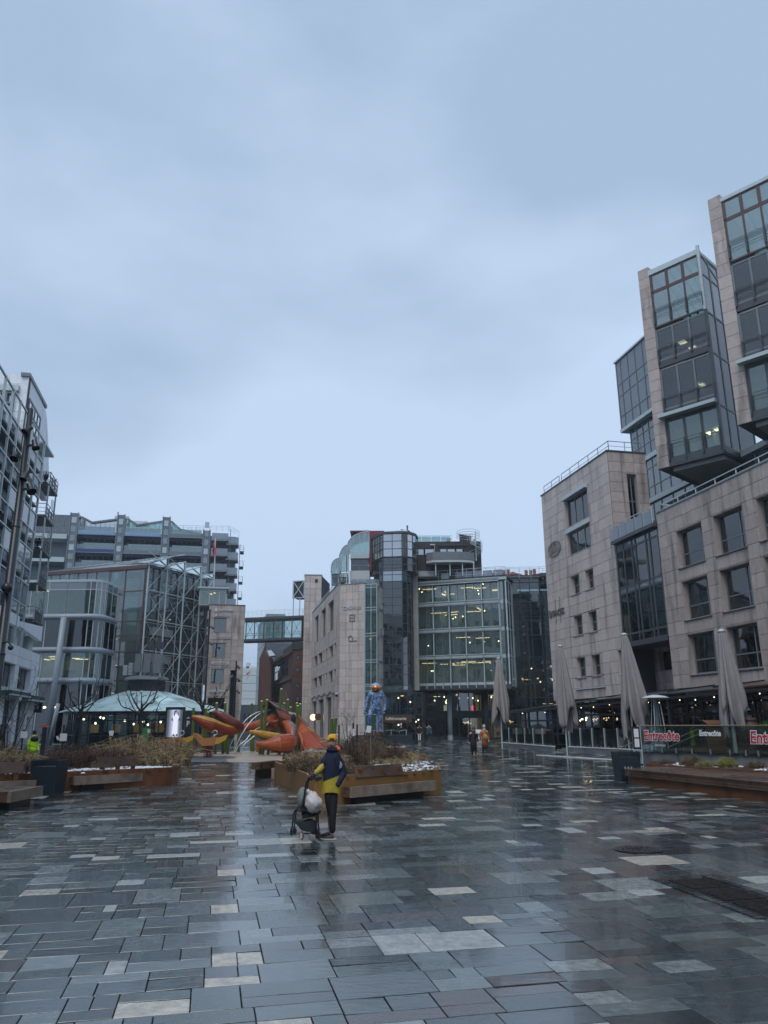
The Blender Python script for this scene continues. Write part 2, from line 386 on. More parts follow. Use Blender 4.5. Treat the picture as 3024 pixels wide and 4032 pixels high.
def tile_tint(o):
 r = rg.random()
 if 26 < o.y < 62 and o.x < 2 and r < .40: return .60 + rg.random() * .06
 if o.x > 2 and o.y > 14 and r < .25: return rg.random() * .3
 return rg.random() * (1 if rg.random() < .8 else .6)
for q in TL:
 c, o = q
 if id(q) in near:
  mb = MB(); mb.k = tile_tint(o); tile_verts(mb, c, True); mb.build('paving_slab', M['paving'], plaza)
 else:
  rest.k = tile_tint(o); tile_verts(rest, c, o.y < 22)
ro = rest.build('far_paving_slabs', M['paving'], plaza); ro['kind'] = 'stuff'
# --- facade tools
def sub_rect(r, ops):
 out = [r]
 for (a0, a1, b0, b1) in ops:
  nx = []
  for (s0, s1, z0, z1) in out:
   if a0 >= s1 or a1 <= s0 or b0 >= z1 or b1 <= z0: nx.append((s0, s1, z0, z1)); continue
   if b1 < z1: nx.append((s0, s1, b1, z1))
   if b0 > z0: nx.append((s0, s1, z0, b0))
   zz0, zz1 = max(z0, b0), min(z1, b1)
   if a0 > s0: nx.append((s0, a0, zz0, zz1))
   if a1 < s1: nx.append((a1, s1, zz0, zz1))
  out = nx
 return [q for q in out if q[1] - q[0] > .04 and q[3] - q[2] > .04]
_cap = {}
def emit(parent, name, items, mt, cap=300, stuffname=None, smooth=False):
 """items = [(size, fn(mb), tint)]: the largest become parts of their own, the others one joined part"""
 items.sort(key=lambda q: -q[0]); k = (parent.name, name); have = _cap.get(k, 0)
 n = max(0, cap - have); _cap[k] = have + min(n, len(items))
 for sz, fn, tn in items[:n]:
  mb = MB(); mb.k = tn; fn(mb); mb.build(name, mt, parent, smooth)
 if items[n:]:
  mb = MB()
  for sz, fn, tn in items[n:]: mb.k = tn; fn(mb)
  o = mb.build(stuffname or (name + 's'), mt, parent, smooth); o['kind'] = 'stuff'
def cladding(fr, parent, s0, s1, z0, z1, ops, dw, dh, mt, thick=.05, back=.45, name='panel', cap=300, gap=.022, topz=None, backmat=None, stagger=0, zoff=0):
 rg2 = random.Random(hash((round(s0, 1), round(z0, 1))) & 255); items = []
 if s0 > s1: s0, s1 = s1, s0
 nr = max(1, round((z1 - z0) / dh)); nc = max(1, round((s1 - s0) / dw)); hh = (z1 - z0) / nr; ww = (s1 - s0) / nc
 for j in range(nr):
  sh = (stagger * ww if j % 2 else 0)
  for i in range(nc + (1 if sh else 0)):
   a0, a1 = max(s0, s0 + i * ww - sh), min(s1, s0 + (i + 1) * ww - sh)
   b0 = z0 + j * hh; b1 = b0 + hh
   for q in sub_rect((a0, a1, b0, b1), ops):
    e = rg2.uniform(-.004, .004); tn = rg2.random()
    w = fr.w((q[0] + q[1]) / 2, (q[2] + q[3]) / 2)
    items.append(((q[1] - q[0]) * (q[3] - q[2]) / (w.y ** 2 + w.x ** 2), (lambda mb, q=q, e=e: mb.fb(fr, q[0] + gap / 2, q[1] - gap / 2, q[2] + gap / 2, q[3] - gap / 2, -.01, thick + e)), tn))
 emit(parent, name, items, mt, cap)
 bk = MB()
 for q in sub_rect((s0, s1, z0, z1), ops): bk.fb(fr, q[0], q[1], q[2], q[3], -back, 0)
 bk.build('wall', backmat or M['joint'], parent)
 for (a0, a1, b0, b1) in ops:
  if b1 - b0 < .3 or a1 < s0 or a0 > s1: continue
  t_ = .03; rv = MB()
  rv.fb(fr, a0 - .001, a0 + t_, b0, b1, -back, thick - .012); rv.fb(fr, a1 - t_, a1 + .001, b0, b1, -back, thick - .012)
  rv.fb(fr, a0 + t_, a1 - t_, b1 - t_, b1, -back, thick - .012); rv.fb(fr, a0 + t_, a1 - t_, b0, b0 + t_, -back, thick + .03); rv.build('reveal', mt, parent)
def window(fr, parent, s0, s1, z0, z1, dep, cols=(), rows=(), fm=None, gm=None, fw=.07, ft=.09, name='window', panes=True):
 if s0 > s1: s0, s1 = s1, s0; cols = [1 - c for c in cols]
 fm = fm or M['steel']; gm = gm or M['glass']; mb = MB()
 xs = [s0] + [s0 + (s1 - s0) * c for c in sorted(cols)] + [s1]; zs = [z0] + [z0 + (z1 - z0) * r for r in sorted(rows)] + [z1]
 mb.fb(fr, s0, s0 + fw, z0, z1, dep, dep + ft); mb.fb(fr, s1 - fw, s1, z0, z1, dep, dep + ft)
 mb.fb(fr, s0 + fw, s1 - fw, z0, z0 + fw, dep, dep + ft); mb.fb(fr, s0 + fw, s1 - fw, z1 - fw, z1, dep, dep + ft)
 for x in xs[1:-1]: mb.fb(fr, x - fw / 2, x + fw / 2, z0 + fw, z1 - fw, dep, dep + ft)
 for z in zs[1:-1]: mb.fb(fr, s0 + fw, s1 - fw, z - fw * .4, z + fw * .4, dep + .005, dep + ft - .006)
 o = mb.build(name, fm, parent)
 if panes:
  for i in range(len(xs) - 1):
   for j in range(len(zs) - 1):
    p = MB(); p.fb(fr, xs[i] + fw * .5, xs[i + 1] - fw * .5, zs[j] + fw * .5, zs[j + 1] - fw * .5, dep + .03, dep + .045); p.build('pane', gm, o)
 return o
def curtain(fr, parent, sl, zl, gm, fm, mw=.08, md=.12, dep=0, cap=300, panes=True, skip=None, tr=None, pick=None, gname='pane'):
 """curtain wall: mullions at sl, transoms at zl, one pane per cell"""
 sl = sorted(sl); zl = sorted(zl)
 for s in sl: MB().fb(fr, s - mw / 2, s + mw / 2, zl[0], zl[-1], dep - md, dep).build('mullion', fm, parent)
 tw = tr or mw
 for z in zl: MB().fb(fr, sl[0] + mw / 2, sl[-1] - mw / 2, z - tw / 2, z + tw / 2, dep - md, dep - .012).build('transom', fm, parent)
 by = {}
 for i in range(len(sl) - 1):
  for j in range(len(zl) - 1):
   if skip and skip(i, j): continue
   g_ = pick(i, j) if pick else gm
   q = (sl[i] + .01, sl[i + 1] - .01, zl[j] + .01, zl[j + 1] - .01)
   by.setdefault(g_.name, (g_, []))[1].append(((q[1] - q[0]) * (q[3] - q[2]), (lambda mb, q=q: mb.fb(fr, q[0], q[1], q[2], q[3], dep - .06, dep - .045)), random.random()))
 for g_, it in by.values(): emit(parent, gname, it, g_, cap)
def storey(fr, parent, s0, s1, zs, dep0, dep, wall=None, lamps=4, lampcol=None, desks=3, seed=1, ceilmat=None, side=True, lsize=(1.3, .16), slabw=.32, bulbs=0):
 """the room behind glass: floor slabs at zs, back and side walls, ceiling lamps, desks"""
 if s0 > s1: s0, s1 = s1, s0
 rg2 = random.Random(seed); wall = wall or M['office']; mb = MB(); d1 = dep0 - dep
 for z in zs: mb.fb(fr, s0, s1, z - slabw, z, d1, dep0)
 mb.build('floor_slab', ceilmat or M['ceil'], parent)
 wb = MB(); wb.fb(fr, s0, s1, zs[0], zs[-1], d1 - .2, d1)
 if side:
  for x in (s0, s1 - .15): wb.fb(fr, x, x + .15, zs[0], zs[-1], d1, dep0 - .3)
 for j in range(len(zs) - 1):                                            # partitions and columns give the room some depth
  for k in range(max(1, int((s1 - s0) / 5))):
   x = rg2.uniform(s0 + .5, s1 - .5); wb.fb(fr, x, x + .12, zs[j], zs[j + 1] - slabw, d1, d1 + dep * rg2.uniform(.3, .6))
 wb.build('back_wall', wall, parent)
 for j in range(len(zs) - 1):
  zc = zs[j + 1] - slabw
  nl = max(1, round(lamps * rg2.choice((.35, .8, 1.0, 1.4))))
  for k in range(nl):
   x = rg2.uniform(s0 + .4, s1 - 1.5); d = dep0 - rg2.uniform(.6, dep - .6); w_ = min(lsize[0], (s1 - s0) * .4)
   if rg2.random() < .6: q = MB().fb(fr, x, x + w_, zc - .1, zc - .06, d - lsize[1], d)
   else: q = MB().fb(fr, x, x + lsize[1], zc - .1, zc - .06, d - w_, d)
   q.build('ceiling_lamp', lampcol or M['lamp'], parent)
  for k in range(bulbs):
   x = rg2.uniform(s0 + .3, s1 - .3); d = dep0 - rg2.uniform(.5, dep - .5)
   MB().blob(fr.w(x, zc - rg2.uniform(.1, .9), d), .09, 6, 4).build('pendant_lamp', M['lampw'], parent)
  dk = MB()
  for k in range(desks):
   x = rg2.uniform(s0 + .3, s1 - 1.6); d = dep0 - rg2.uniform(.4, 1.4)
   dk.fb(fr, x, x + 1.4, zs[j] + .70, zs[j] + .74, d - .7, d); dk.fb(fr, x + .1, x + .15, zs[j], zs[j] + .7, d - .6, d - .1); dk.fb(fr, x + 1.25, x + 1.3, zs[j], zs[j] + .7, d - .6, d - .1)
   if rg2.random() < .7: dk.fb(fr, x + .4, x + .95, zs[j] + .85, zs[j] + 1.2, d - .45, d - .41)
  if dk.v: dk.build('desk', M['desk'] if rg2.random() < .6 else M['dark'], parent)
def railing(pts, parent, mt, h=1.05, nbar=3, post=1.5, r=.025, name='railing', lean=0, sub=None):
 mb = MB()
 for a, b in zip(pts[:-1], pts[1:]):
  a = Vector(a); b = Vector(b); Ln = (b - a).length; n = max(1, round(Ln / post))
  for i in range(n + 1):
   q = a.lerp(b, i / n); mb.bar(q, q + Vector((0, 0, h)), r * 1.6)
  for k in range(nbar): z = Vector((0, 0, h * (k + 1) / nbar)); mb.bar(a + z, b + z, r * (1.6 if k == nbar - 1 else 1))
 return mb.build(name, mt, parent)
FONT = None
def text(s, fr, sc_, z, size, mt, parent, name='lettering', dep=.05, align='LEFT', rot=None, depth=.03, sx=1.0, shear=0, bold=.0, flip=False):
 cu = bpy.data.curves.new(name, 'FONT'); cu.body = s; cu.size = size; cu.extrude = depth; cu.offset = bold; cu.align_x = align; cu.shear = shear
 cu.resolution_u = 3
 tmp = bpy.data.objects.new(name, cu); COL.objects.link(tmp)
 dg = bpy.context.evaluated_depsgraph_get(); me = bpy.data.meshes.new_from_object(tmp.evaluated_get(dg)); bpy.data.objects.remove(tmp)
 Y = Vector((0, 0, 1)); up = Y; X = up.cross(fr.n)
 if rot == 'V': X, Y = up, -X
 Z = X.cross(Y); o3 = fr.w(sc_, z, dep); me.transform(Matrix(((X.x * sx, Y.x, Z.x, o3.x), (X.y * sx, Y.y, Z.y, o3.y), (X.z * sx, Y.z, Z.z, o3.z), (0, 0, 0, 1))))
 root = parent
 while root is not None and root.parent is not None: root = root.parent
 if root is not None: me.transform(Matrix.Translation(-root.location))
 me.materials.clear(); me.materials.append(mt)
 o = bpy.data.objects.new(name, me); COL.objects.link(o)
 if parent is not None: o.parent = parent
 return o
# --- right side: two stone blocks, glass bay between, towers above
p_ = P(2658, 2720, 47); RB = Fr((p_.x, p_.y), AX)
def rsub(root, fr, s0, s1, z0, z1, d0, d1, name, mt): return MB().fb(fr, s0, s1, z0, z1, d0, d1).build(name, mt, root)
nb = thing('stone_office_block', 'pink granite office block with large square windows behind the restaurant terrace', 'building', (RB.w(-10, 0).x, RB.w(-10, 0).y, gz(47)))
ops = []
cols = [(-4.40, -1.85), (-7.98, -5.43), (-11.6, -9.05), (-15.2, -12.65), (-18.8, -16.25), (-22.4, -19.85)]
rows = [(11.15, 13.45), (8.05, 10.37), (4.93, 7.26)]
for (a0, a1) in cols:
 for (b0, b1) in rows: ops.append((a0, a1, b0, b1))
cladding(RB, nb, -24, 0, 4.25, 15.05, ops, .90, .775, M['stone'], back=.5, cap=300)
MB().fb(RB, -24.02, .03, 15.05, 15.13, -.45, .10).build('coping', M['steel'], nb)
for i, (a0, a1) in enumerate(cols):
 for j, (b0, b1) in enumerate(rows):
  w = window(RB, nb, a0 + .05, a1 - .05, b0 + .05, b1 - .05, -.38, cols=((.28,) if i else (.22,)), rows=(.36,), gm=M['gdark'] if j == 2 else M['glass'], fw=.08)
  MB().fb(RB, a0 - .05, a1 + .05, b0 - .05, b0, -.4, .12).build('sill', M['dsteel'], nb)
  if j < 2: MB().fb(RB, a0 + .35, a1 - (.25 if (i + j) % 2 else 1.2), b0 + .1, b0 + .55, -.95, -.8).build('radiator_cover', M['desk'], nb)
storey(RB, nb, -23.8, -.2, [4.3, 7.6, 10.7, 13.8], -.55, 6, lamps=7, desks=8, seed=3, lsize=(1.6, .07), slabw=.5)
MB().fb(RB, -24, -.5, 14.6, 14.9, -9, -.5).build('roof', M['dsteel'], nb)
MB().fb(RB, -.45, 0, 4.25, 15.05, -9, -.5).build('side_wall', M['stone'], nb)
rl = [RB.w(s, 15.05, -.35) for s in (-24, .0)] + [RB.w(0, 15.05, -6)]
railing(rl, nb, M['truss'], h=.62, nbar=2, post=1.8, r=.03)
M['shopteal'] = mat('dark_teal_shopfront', (.018, .034, .042), .45)
def shopfront(root, s0, s1, z0, z1, step, seed, d=-.6, lamps=3):
 rg2 = random.Random(seed)
 n = max(1, round((s1 - s0) / step)); sl = [s0 + (s1 - s0) * i / n for i in range(n + 1)]
 curtain(RB, root, sl, [z0, z0 + .75, z0 + 2.35, z1 - .55, z1], M['glass'], M['shopteal'], mw=.14, md=.12, dep=d, gname='shop_pane')
shopfront(nb, -24, -.1, .42, 4.2, 1.45, 1)
storey(RB, nb, -23.8, -.3, [.38, 3.9], -.8, 5, wall=M['dark'], lamps=3, desks=6, seed=4, ceilmat=M['dark'], lampcol=M['lampw'], lsize=(.12, .12), bulbs=12)
for i in range(7):
 x = -22 + i * 3.1
 MB().fb(RB, x, x + .5, .6, 2.9, -1.5, -1.42).build('curtain_cloth', M['desk'], nb)
by = thing('glass_link', 'dark glazed two storey bay between the stone office blocks with steel balcony above', 'building', (RB.w(2.7, 0).x, RB.w(2.7, 0).y, gz(50)))
sl = [.12, 1.15, 1.6, 2.9, 3.35, 4.45, 5.4]
curtain(RB, by, sl, [7.45, 8.0, 10.75, 11.15, 13.7, 14.2], M['gdark'], M['dsteel'], mw=.13, md=.2, dep=.02,
  pick=lambda i, j: M['gmilk'] if j in (2, 4) else M['glass'])
MB().fb(RB, .05, 5.45, 7.15, 7.4, -3, .1).build('soffit_beam', M['dsteel'], by)
MB().fb(RB, .05, 5.45, 14.25, 14.45, -3, .35).build('balcony_deck', M['dsteel'], by)
storey(RB, by, .15, 5.35, [7.5, 10.9, 14.2], -.4, 5, lamps=1, desks=2, seed=8)
for i in range(5):
 q = RB; s0 = .25 + i * 1.03
 MB().fb(RB, s0, s0 + .98, 14.5, 15.35, .28, .31).build('balcony_pane', M['gmilk'], by)
railing([RB.w(.2, 14.45, .25), RB.w(5.4, 14.45, .25)], by, M['truss'], h=1.1, nbar=4, post=1.0)
cladding(Fr((RB.w(0, 0, -2.2).x, RB.w(0, 0, -2.2).y), AX), by, 2.2, 5.5, 4.1, 7.2, [(3.2, 4.9, 5.6, 6.9)], .9, .775, M['stone'], back=.3)
MB().fb(RB, .1, 5.5, 3.95, 4.1, -2.4, .1).build('ledge', M['steel'], by)
window(RB, by, .15, 1.9, 4.15, 7.1, -1.6, cols=(.35,), rows=(.25,), gm=M['gdark'])
MB().fb(RB, -3, 16.5, 3.3, 8.5, -6.2, -6).build('back_wall', M['dark'], by); MB().fb(RB, 5.5, 5.65, 3.9, 7.4, -6, -.5).build('side_wall', M['dark'], by); MB().fb(RB, .05, 5.5, 3.9, 4.0, -6, -2.3).build('floor_slab', M['dark'], by)
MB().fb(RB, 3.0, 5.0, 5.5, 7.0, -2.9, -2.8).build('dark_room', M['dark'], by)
shopfront(by, .1, 5.4, .45, 3.9, 1.4, 2)
fb_ = thing('stone_office_block', 'tall pale granite office block with small paired windows between glass hall and glass bay', 'building', (RB.w(11, 0).x, RB.w(11, 0).y, gz(60)))
ops = [(8.85, 12.75, 17.2, 19.55), (8.85, 12.75, 14.95, 16.8)]
sm = []
for (b0, b1) in ((11.85, 13.35), (8.7, 10.25), (5.57, 7.1)):
 for (a0, a1) in ((8.85, 10.2), (11.15, 12.65)): sm.append((a0, a1, b0, b1))
ops += sm + [(5.6, 6.3, 5.4, 7.1)]
cladding(RB, fb_, 5.5, 17.1, 4.05, 21.2, ops, .95, .775, M['stone2'], back=.45)
for (a0, a1, b0, b1) in sm:
 window(RB, fb_, a0 + .05, a1 - .05, b0 + .05, b1 - .05, -.35, cols=(.5,), rows=(.5,), gm=M['gdark'], fw=.09)
 MB().fb(RB, a0 - .06, a1 + .06, b0 - .06, b0, -.4, .1).build('sill', M['steel'], fb_)
window(RB, fb_, 8.9, 12.7, 17.25, 19.5, -.25, cols=(.33, .66), gm=M['glass'])
window(RB, fb_, 8.9, 12.7, 15.0, 16.75, -.25, cols=(.33, .66), gm=M['glass'])
MB().fb(RB, 8.8, 12.8, 16.8, 17.15, -.3, .12).build('spandrel', M['truss'], fb_)
MB().fb(RB, 8.8, 12.8, 19.5, 19.8, -.2, .3).build('blind_box', M['truss'], fb_)
MB().fb(RB, 5.4, 17.2, 21.2, 21.3, -3.0, .1).build('coping', M['dsteel'], fb_)
storey(RB, fb_, 5.9, 16.8, [5.0, 7.6, 10.8, 14.0, 16.95, 20.5], -.5, 2.4, lamps=5, desks=3, seed=12, lampcol=M['lampw'], lsize=(.55, .3))
railing([RB.w(5.6, 21.3, -2.8), RB.w(5.6, 21.3, -.2), RB.w(13.5, 21.3, -.2)], fb_, M['steel'], h=.75, nbar=2, post=1.6, r=.025)
railing([RB.w(13.9, 21.3, -.2), RB.w(17.0, 21.3, -.2)], fb_, M['steel'], h=.75, nbar=2, post=1.6, r=.025)
MB().fb(RB, 10, 13, 21.3, 22.2, -2.9, -1.6).build('roof_box', M['stone2'], fb_)
FR2 = Fr((RB.w(5.5, 0).x, RB.w(5.5, 0).y), AX + 90, flip=False)
cladding(FR2, fb_, 0.01, 3.0, 14.4, 21.2, [(1.35, 2.15, 14.6, 19.6)], .95, .775, M['stone'], back=.3)
window(FR2, fb_, 1.4, 2.1, 14.65, 19.55, -.25, cols=(.5,), rows=(.33, .6), gm=M['gdark'])
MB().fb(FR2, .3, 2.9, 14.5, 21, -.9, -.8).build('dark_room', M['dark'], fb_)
shopfront(fb_, 5.6, 17.1, .55, 3.95, 1.7, 3)
storey(RB, fb_, 5.7, 16.9, [.55, 3.9], -.8, 3.5, wall=M['office'], lamps=1, desks=2, seed=21, ceilmat=M['dark'], bulbs=6)
MB().fb(RB, 8.3, 12.9, 4.72, 4.80, .05, .14).build('cable_duct', M['truss'], fb_)
MB().fb(RB, 12.95, 13.02, 13.4, 16.8, .05, .09).build('downpipe', M['stone'], fb_)
M['letter'] = mat('weathered_metal_letters', (.17, .165, .155), .5, metal=.2); M['letterw'] = mat('pale_metal_letters', (.52, .53, .54), .4, metal=.2)
lg = thing('wall_lettering', 'dark metal lettering with round dot reading SPACES on the pale granite block', 'sign', (RB.w(15, 0).x, RB.w(15, 0).y, 10.6))
text('SPACES.', RB, 16.25, 10.70, .66, M['letter'], lg, dep=.10, depth=.04, bold=.01)
MB().lathe(RB.w(16.62, 10.95, .08), [(.30, 0), (.30, .08)], 16, axis=RB.n).build('dot', M['letter'], lg)
MB().fb(RB, 15.6, 15.63, 10.0, 12.0, .055, .09).fb(RB, 14.8, 14.83, 10.0, 12.2, .055, .09).build('support_bar', M['letter'], lg)
lg = thing('wall_emblem', 'oval wire emblem with script lettering high on the pale granite block', 'sign', (RB.w(15, 0).x, RB.w(15, 0).y, 16.1))
mb = MB()
for rr in (1.0, .88):
 mb.tube([RB.w(15.05 + 1.22 * rr * math.cos(a), 16.1 + .62 * rr * math.sin(a) , .1) for a in [2 * math.pi * i / 28 for i in range(29)]], .022, 5)
mb.build('oval_ring', M['letter'], lg)
MB().tube([RB.w(16.0 - 1.9 * t, 16.08 + .17 * math.sin(t * 42) * (1.3 - t * .5) + .05 * math.sin(t * 17), .12) for t in [i / 60 for i in range(61)]], .026, 4).build('script_stroke', M['letter'], lg)
mb = MB(); mb.fb(RB, 13.95, 16.15, 16.35, 16.38, .08, .11).fb(RB, 13.95, 16.15, 15.84, 15.87, .08, .11).fb(RB, 15.05, 15.08, 15.5, 16.7, .08, .11).fb(RB, 14.8, 15.3, 16.45, 16.5, .08, .11); mb.build('mounting_bar', M['letter'], lg)
wg = thing('glass_wing', 'set back glass office wing rising behind the stone blocks and towers', 'building', (24, 58, gz(60)))
WG = Fr((23.1, 55.2), AX)
curtain(WG, wg, [7.75, 6.75, 5.8, 4.9, 4.0, 2.6, 1.2], [20.05, 21.0, 22.6, 23.35], M['ggreen'], M['steel'], mw=.09, md=.12, dep=0)
curtain(WG, wg, [7.75, 6.75, 5.8, 4.9, 4.0, 2.6, 1.2], [23.75, 24.8, 25.9, 26.85], M['ggreen'], M['steel'], mw=.09, md=.12, dep=0)
curtain(WG, wg, [8.35, 7.6, 6.4, 5.2, 4.0, 2.6], [27.15, 28.3, 30.2, 31.3, 33.5], M['ggreen'], M['steel'], mw=.09, md=.12, dep=.45, pick=lambda i, j: M['gmilk'] if j == 3 else M['ggreen'])
MB().fb(WG, 8.0, 8.35, 15, 33.4, -8, -.5).build('end_wall', M['steel'], wg)
WGe = Fr((WG.w(8.35, 0, .45).x, WG.w(8.35, 0, .45).y), AX + 90)
curtain(WG, wg, [7.7, 6.5, 5.3, 4.1, 2.5, .9, -.7, -2.3, -3.9, -5.5, -7.1, -8.7, -10.3, -12, -14, -16, -18], [15.2, 16.3, 19.6], M['ggreen'], M['steel'], mw=.09, md=.12, dep=0)
mb = MB()
for (z0, z1, s0, s1, d) in ((19.65, 20.05, -19, 7.8, .15), (23.35, 23.75, 1, 7.85, .12), (26.85, 27.15, 1, 8.45, .5), (33.5, 33.65, 1, 8.5, .55)): mb.fb(WG, s0, s1, z0, z1, -8, d)
mb.build('floor_band', M['truss'], wg)
storey(WG, wg, 1.2, 7.6, [20.0, 23.6, 27.1, 30.4, 33.5], -.4, 6, lamps=1, desks=2, seed=31, slabw=.3)
storey(WG, wg, -18, 7.6, [15.1, 19.7], -.3, 5, lamps=8, desks=4, seed=33, side=False, lampcol=M['lampw'], lsize=(.7, .2))
MB().fb(WG, -19, 3, 14.8, 15.1, -6, 6.6).fb(WG, 3, 8, 14.8, 15.1, -6, 5).build('roof_terrace', M['dsteel'], wg)
def tower(L0, ztop, zs, zbeam, zbot, w, label, depth=5.7, seed=1, ncol=3):
 T = Fr((L0[0], L0[1]), 137.0)
 S = Fr((T.w(w, 0).x, T.w(w, 0).y), 47.0, flip=False)              # right hand side, heading away
 if S.n.dot(T.d) < 0: S.n = -S.n
 r = thing('glass_tower', label, 'tower', (L0[0], L0[1], zbot))
 items = []; n = round((ztop + .35 - zbot) / .83); h = (ztop + .35 - zbot) / n
 for k in range(n):
  z0 = zbot + k * h
  items.append((.8, (lambda mb, z0=z0: mb.fb(T, 0, .84, z0 + .012, z0 + h - .012, -.04, .06)), random.random()))
 emit(r, 'panel', items, M['stone'])
 MB().fb(T, .01, .83, zbot, ztop + .34, -depth, -.04).build('side_wall', M['stone'], r)
 s0, s1 = .92, w - .06
 xs = [s0 + (s1 - s0) * i / ncol for i in range(ncol + 1)]
 lev = zs
 curtain(T, r, xs, [lev[0] + .15, lev[1]], M['ggreen'], M['maroon'], mw=.11, md=.14, dep=.02, gname='clear_pane')
 curtain(T, r, xs, [lev[1] + .12, lev[1] + 1.45], M['ggreen'], M['maroon'], mw=.2, md=.14, dep=.02, tr=.14, gname='clear_pane')
 MB().fb(T, .8, w + .04, lev[1] + 1.5, ztop, -.3, .08).build('fascia', M['truss'], r)
 for j in range(2, len(lev)):
  pass
 zz = [zbeam] + lev[2:][::-1] + [lev[0]]
 zz = sorted(zz)
 for a, b in zip(zz[:-1], zz[1:]):
  curtain(T, r, xs, [a + .55, b - .18], M['gdark'], M['steel'], mw=.12, md=.16, dep=.02)
  MB().fb(T, .86, w, a + .02, a + .5, -.2, .0).build('spandrel', M['dsteel'], r)
 for z in zz[:-1] + [lev[0]]:
  mb = MB()
  for k in (.55, .95, 1.05, 1.15) if z > zbeam + .1 else (.95, 1.05): mb.bar(T.w(.95, z + k + .35, .12), T.w(w - .1, z + k + .35, .12), .025)
  for x in xs: mb.fb(T, x - .05, x + .05, z + .35, z + 1.4, .02, .14)
  mb.build('guard_rail', M['dsteel'], r)
 curtain(T, r, xs, [zbot + .6, zbeam - .25], M['gbox'], M['dsteel'], mw=.16, md=.16, dep=-.12)
 MB().fb(T, .55, w + .03, zbeam - .12, zbeam + .12, -.1, .5).build('sun_shade', M['lsteel'], r)
 MB().fb(T, .86, w + .05, zbot + .1, zbot + .55, -.3, .06).build('bottom_beam', M['dsteel'], r)
 mb = MB(); mb.fb(T, .95, w, zbot + 1.5, zbot + 1.53, .16, .18); mb.fb(T, .95, w, zbot + 1.7, zbot + 1.73, .16, .18)
 for x in xs: mb.fb(T, x - .04, x + .04, zbot + .3, zbot + 1.8, .05, .18)
 mb.build('guard_rail', M['dsteel'], r)
 ss = [.05, 1.5, 2.9, depth - .05]
 alls = [zbot + .6, zbeam - .1] + [z for z in zz if z > zbeam + .2] + [lev[1] + .05, lev[1] + 1.5]
 alls = sorted(set(round(q, 2) for q in alls))
 curtain(S, r, ss, alls, M['gdark'], M['steel'], mw=.14, md=.14, dep=.02, pick=lambda i, j: M['ggreen'] if j >= len(alls) - 3 else M['gdark'], gname='side_pane')
 MB().fb(S, 0, depth, lev[1] + 1.55, ztop - .1, -.2, .05).build('fascia', M['truss'], r)
 MB().fb(S, 0, depth, zbot + .1, zbot + .55, -.2, .05).build('bottom_beam', M['dsteel'], r)
 MB().tube([T.w(w, lev[0], 0.02), T.w(w, ztop + .25, .02)], .13, 8).build('corner_post', M['truss'], r)
 MB().fb(T, w - .1, w + .1, zbot + .2, lev[0], -.12, .08).build('corner_post', M['dsteel'], r)
 mb = MB()
 mb.fb(T, .0, w, zbot - .02, zbot + .1, -depth, .05)
 mb.build('soffit', M['dsteel'], r)
 storey(T, r, .9, w - .1, [zbot + .1] + zz, -.35, depth - .5, lamps=2, desks=1, seed=seed, lampcol=M['lampw'], lsize=(.5, .5), side=False, slabw=.4)
 for k in range(7):
  x = .9 + (w - .95) * k / 6
  MB().bar(T.w(x, ztop - .1, -.2), T.w(x, lev[0] + 2.2, -depth + .2), .14, .1).build('rafter', M['lsteel'], r)
 MB().slab([T.w(.85, ztop, 0), T.w(w, ztop, 0), T.w(w, lev[0] + 2.3, -depth + .1), T.w(.85, lev[0] + 2.3, -depth + .1)], (0, 0, .04)).build('glass_roof', M['ggreen'], r)
 MB().fb(T, .85, w, lev[0], lev[0] + 2.2, -depth - .1, -depth + .1).build('rear_parapet', M['desk'], r)
 return r
tower((19.176, 51.0), 34.65, [29.85, 32.75, 26.75, ], 23.0, 19.35, 4.6, 'projecting glass tower with stone fin, its whole roof and right side visible', seed=41)
tower((P(2904, 1654, 44.3).x, 44.3), 35.75, [30.85, 34.0, 27.35], 23.85, 19.95, 6.6, 'nearest glass tower with stone fin, cut by the picture edge', seed=43, ncol=5)
# --- central complex
def poly_curtain(root, pts, zl, gm, fm, sub=1, mw=.07, pick=None, z_extra=None):
 for k, (a, b) in enumerate(zip(pts[:-1], pts[1:])):
  ln = math.hypot(b[0] - a[0], b[1] - a[1]); ang = math.degrees(math.atan2(b[0] - a[0], b[1] - a[1])); f = Fr(a, ang, flip=False)
  n = sub[k] if isinstance(sub, (list, tuple)) else max(1, round(ln / 1.1))
  curtain(f, root, [ln * i / n for i in range(n + 1)], zl, gm, fm, mw=mw, md=.10, dep=0, pick=pick)
def solid_poly(root, pts, z0, z1, name, mt): MB().prism([tuple(q[:2]) for q in pts], z0, z1).build(name, mt, root)
g6 = .594
# --- stone prow
p_ = P(1434, 2890, 84); PF = Fr((p_.x, p_.y), 110)
ce = PF.w(-2.88, 0); PL = Fr((ce.x, ce.y), AX, flip=False)
if PL.n.dot(-PL.o) < 0 and True: PL.n = -PL.n
PLo = Fr(P(1340, 2890, 86)[:2], AX); off_s = (PLo.o - PL.o).dot(PL.d)
PL.n = -Vector((PL.d.y, -PL.d.x, 0))
if PL.n.dot(Vector((-1, 0, 0))) < 0: PL.n = -PL.n                   # the street side faces left
pr = thing('stone_wedge_building', 'granite wedge building with rows of windows along the side street and logos on its end', 'building', (ce.x, ce.y, g6))
cladding(PF, pr, -2.86, 0, .6, 17.25, [], .72, .83, M['stone2'], back=.5, cap=120)
big = [(21.9, 18.1, 12.9, 16.5), (15.3, 11.4, 12.9, 16.5), (9.1, 4.7, 12.9, 16.5)]
row2 = [(23.9, 22.9), (21.9, 18.5), (17.5, 13.9), (13.0, 11.8), (10.7, 9.4), (7.9, 4.8), (3.9, 2.5)]
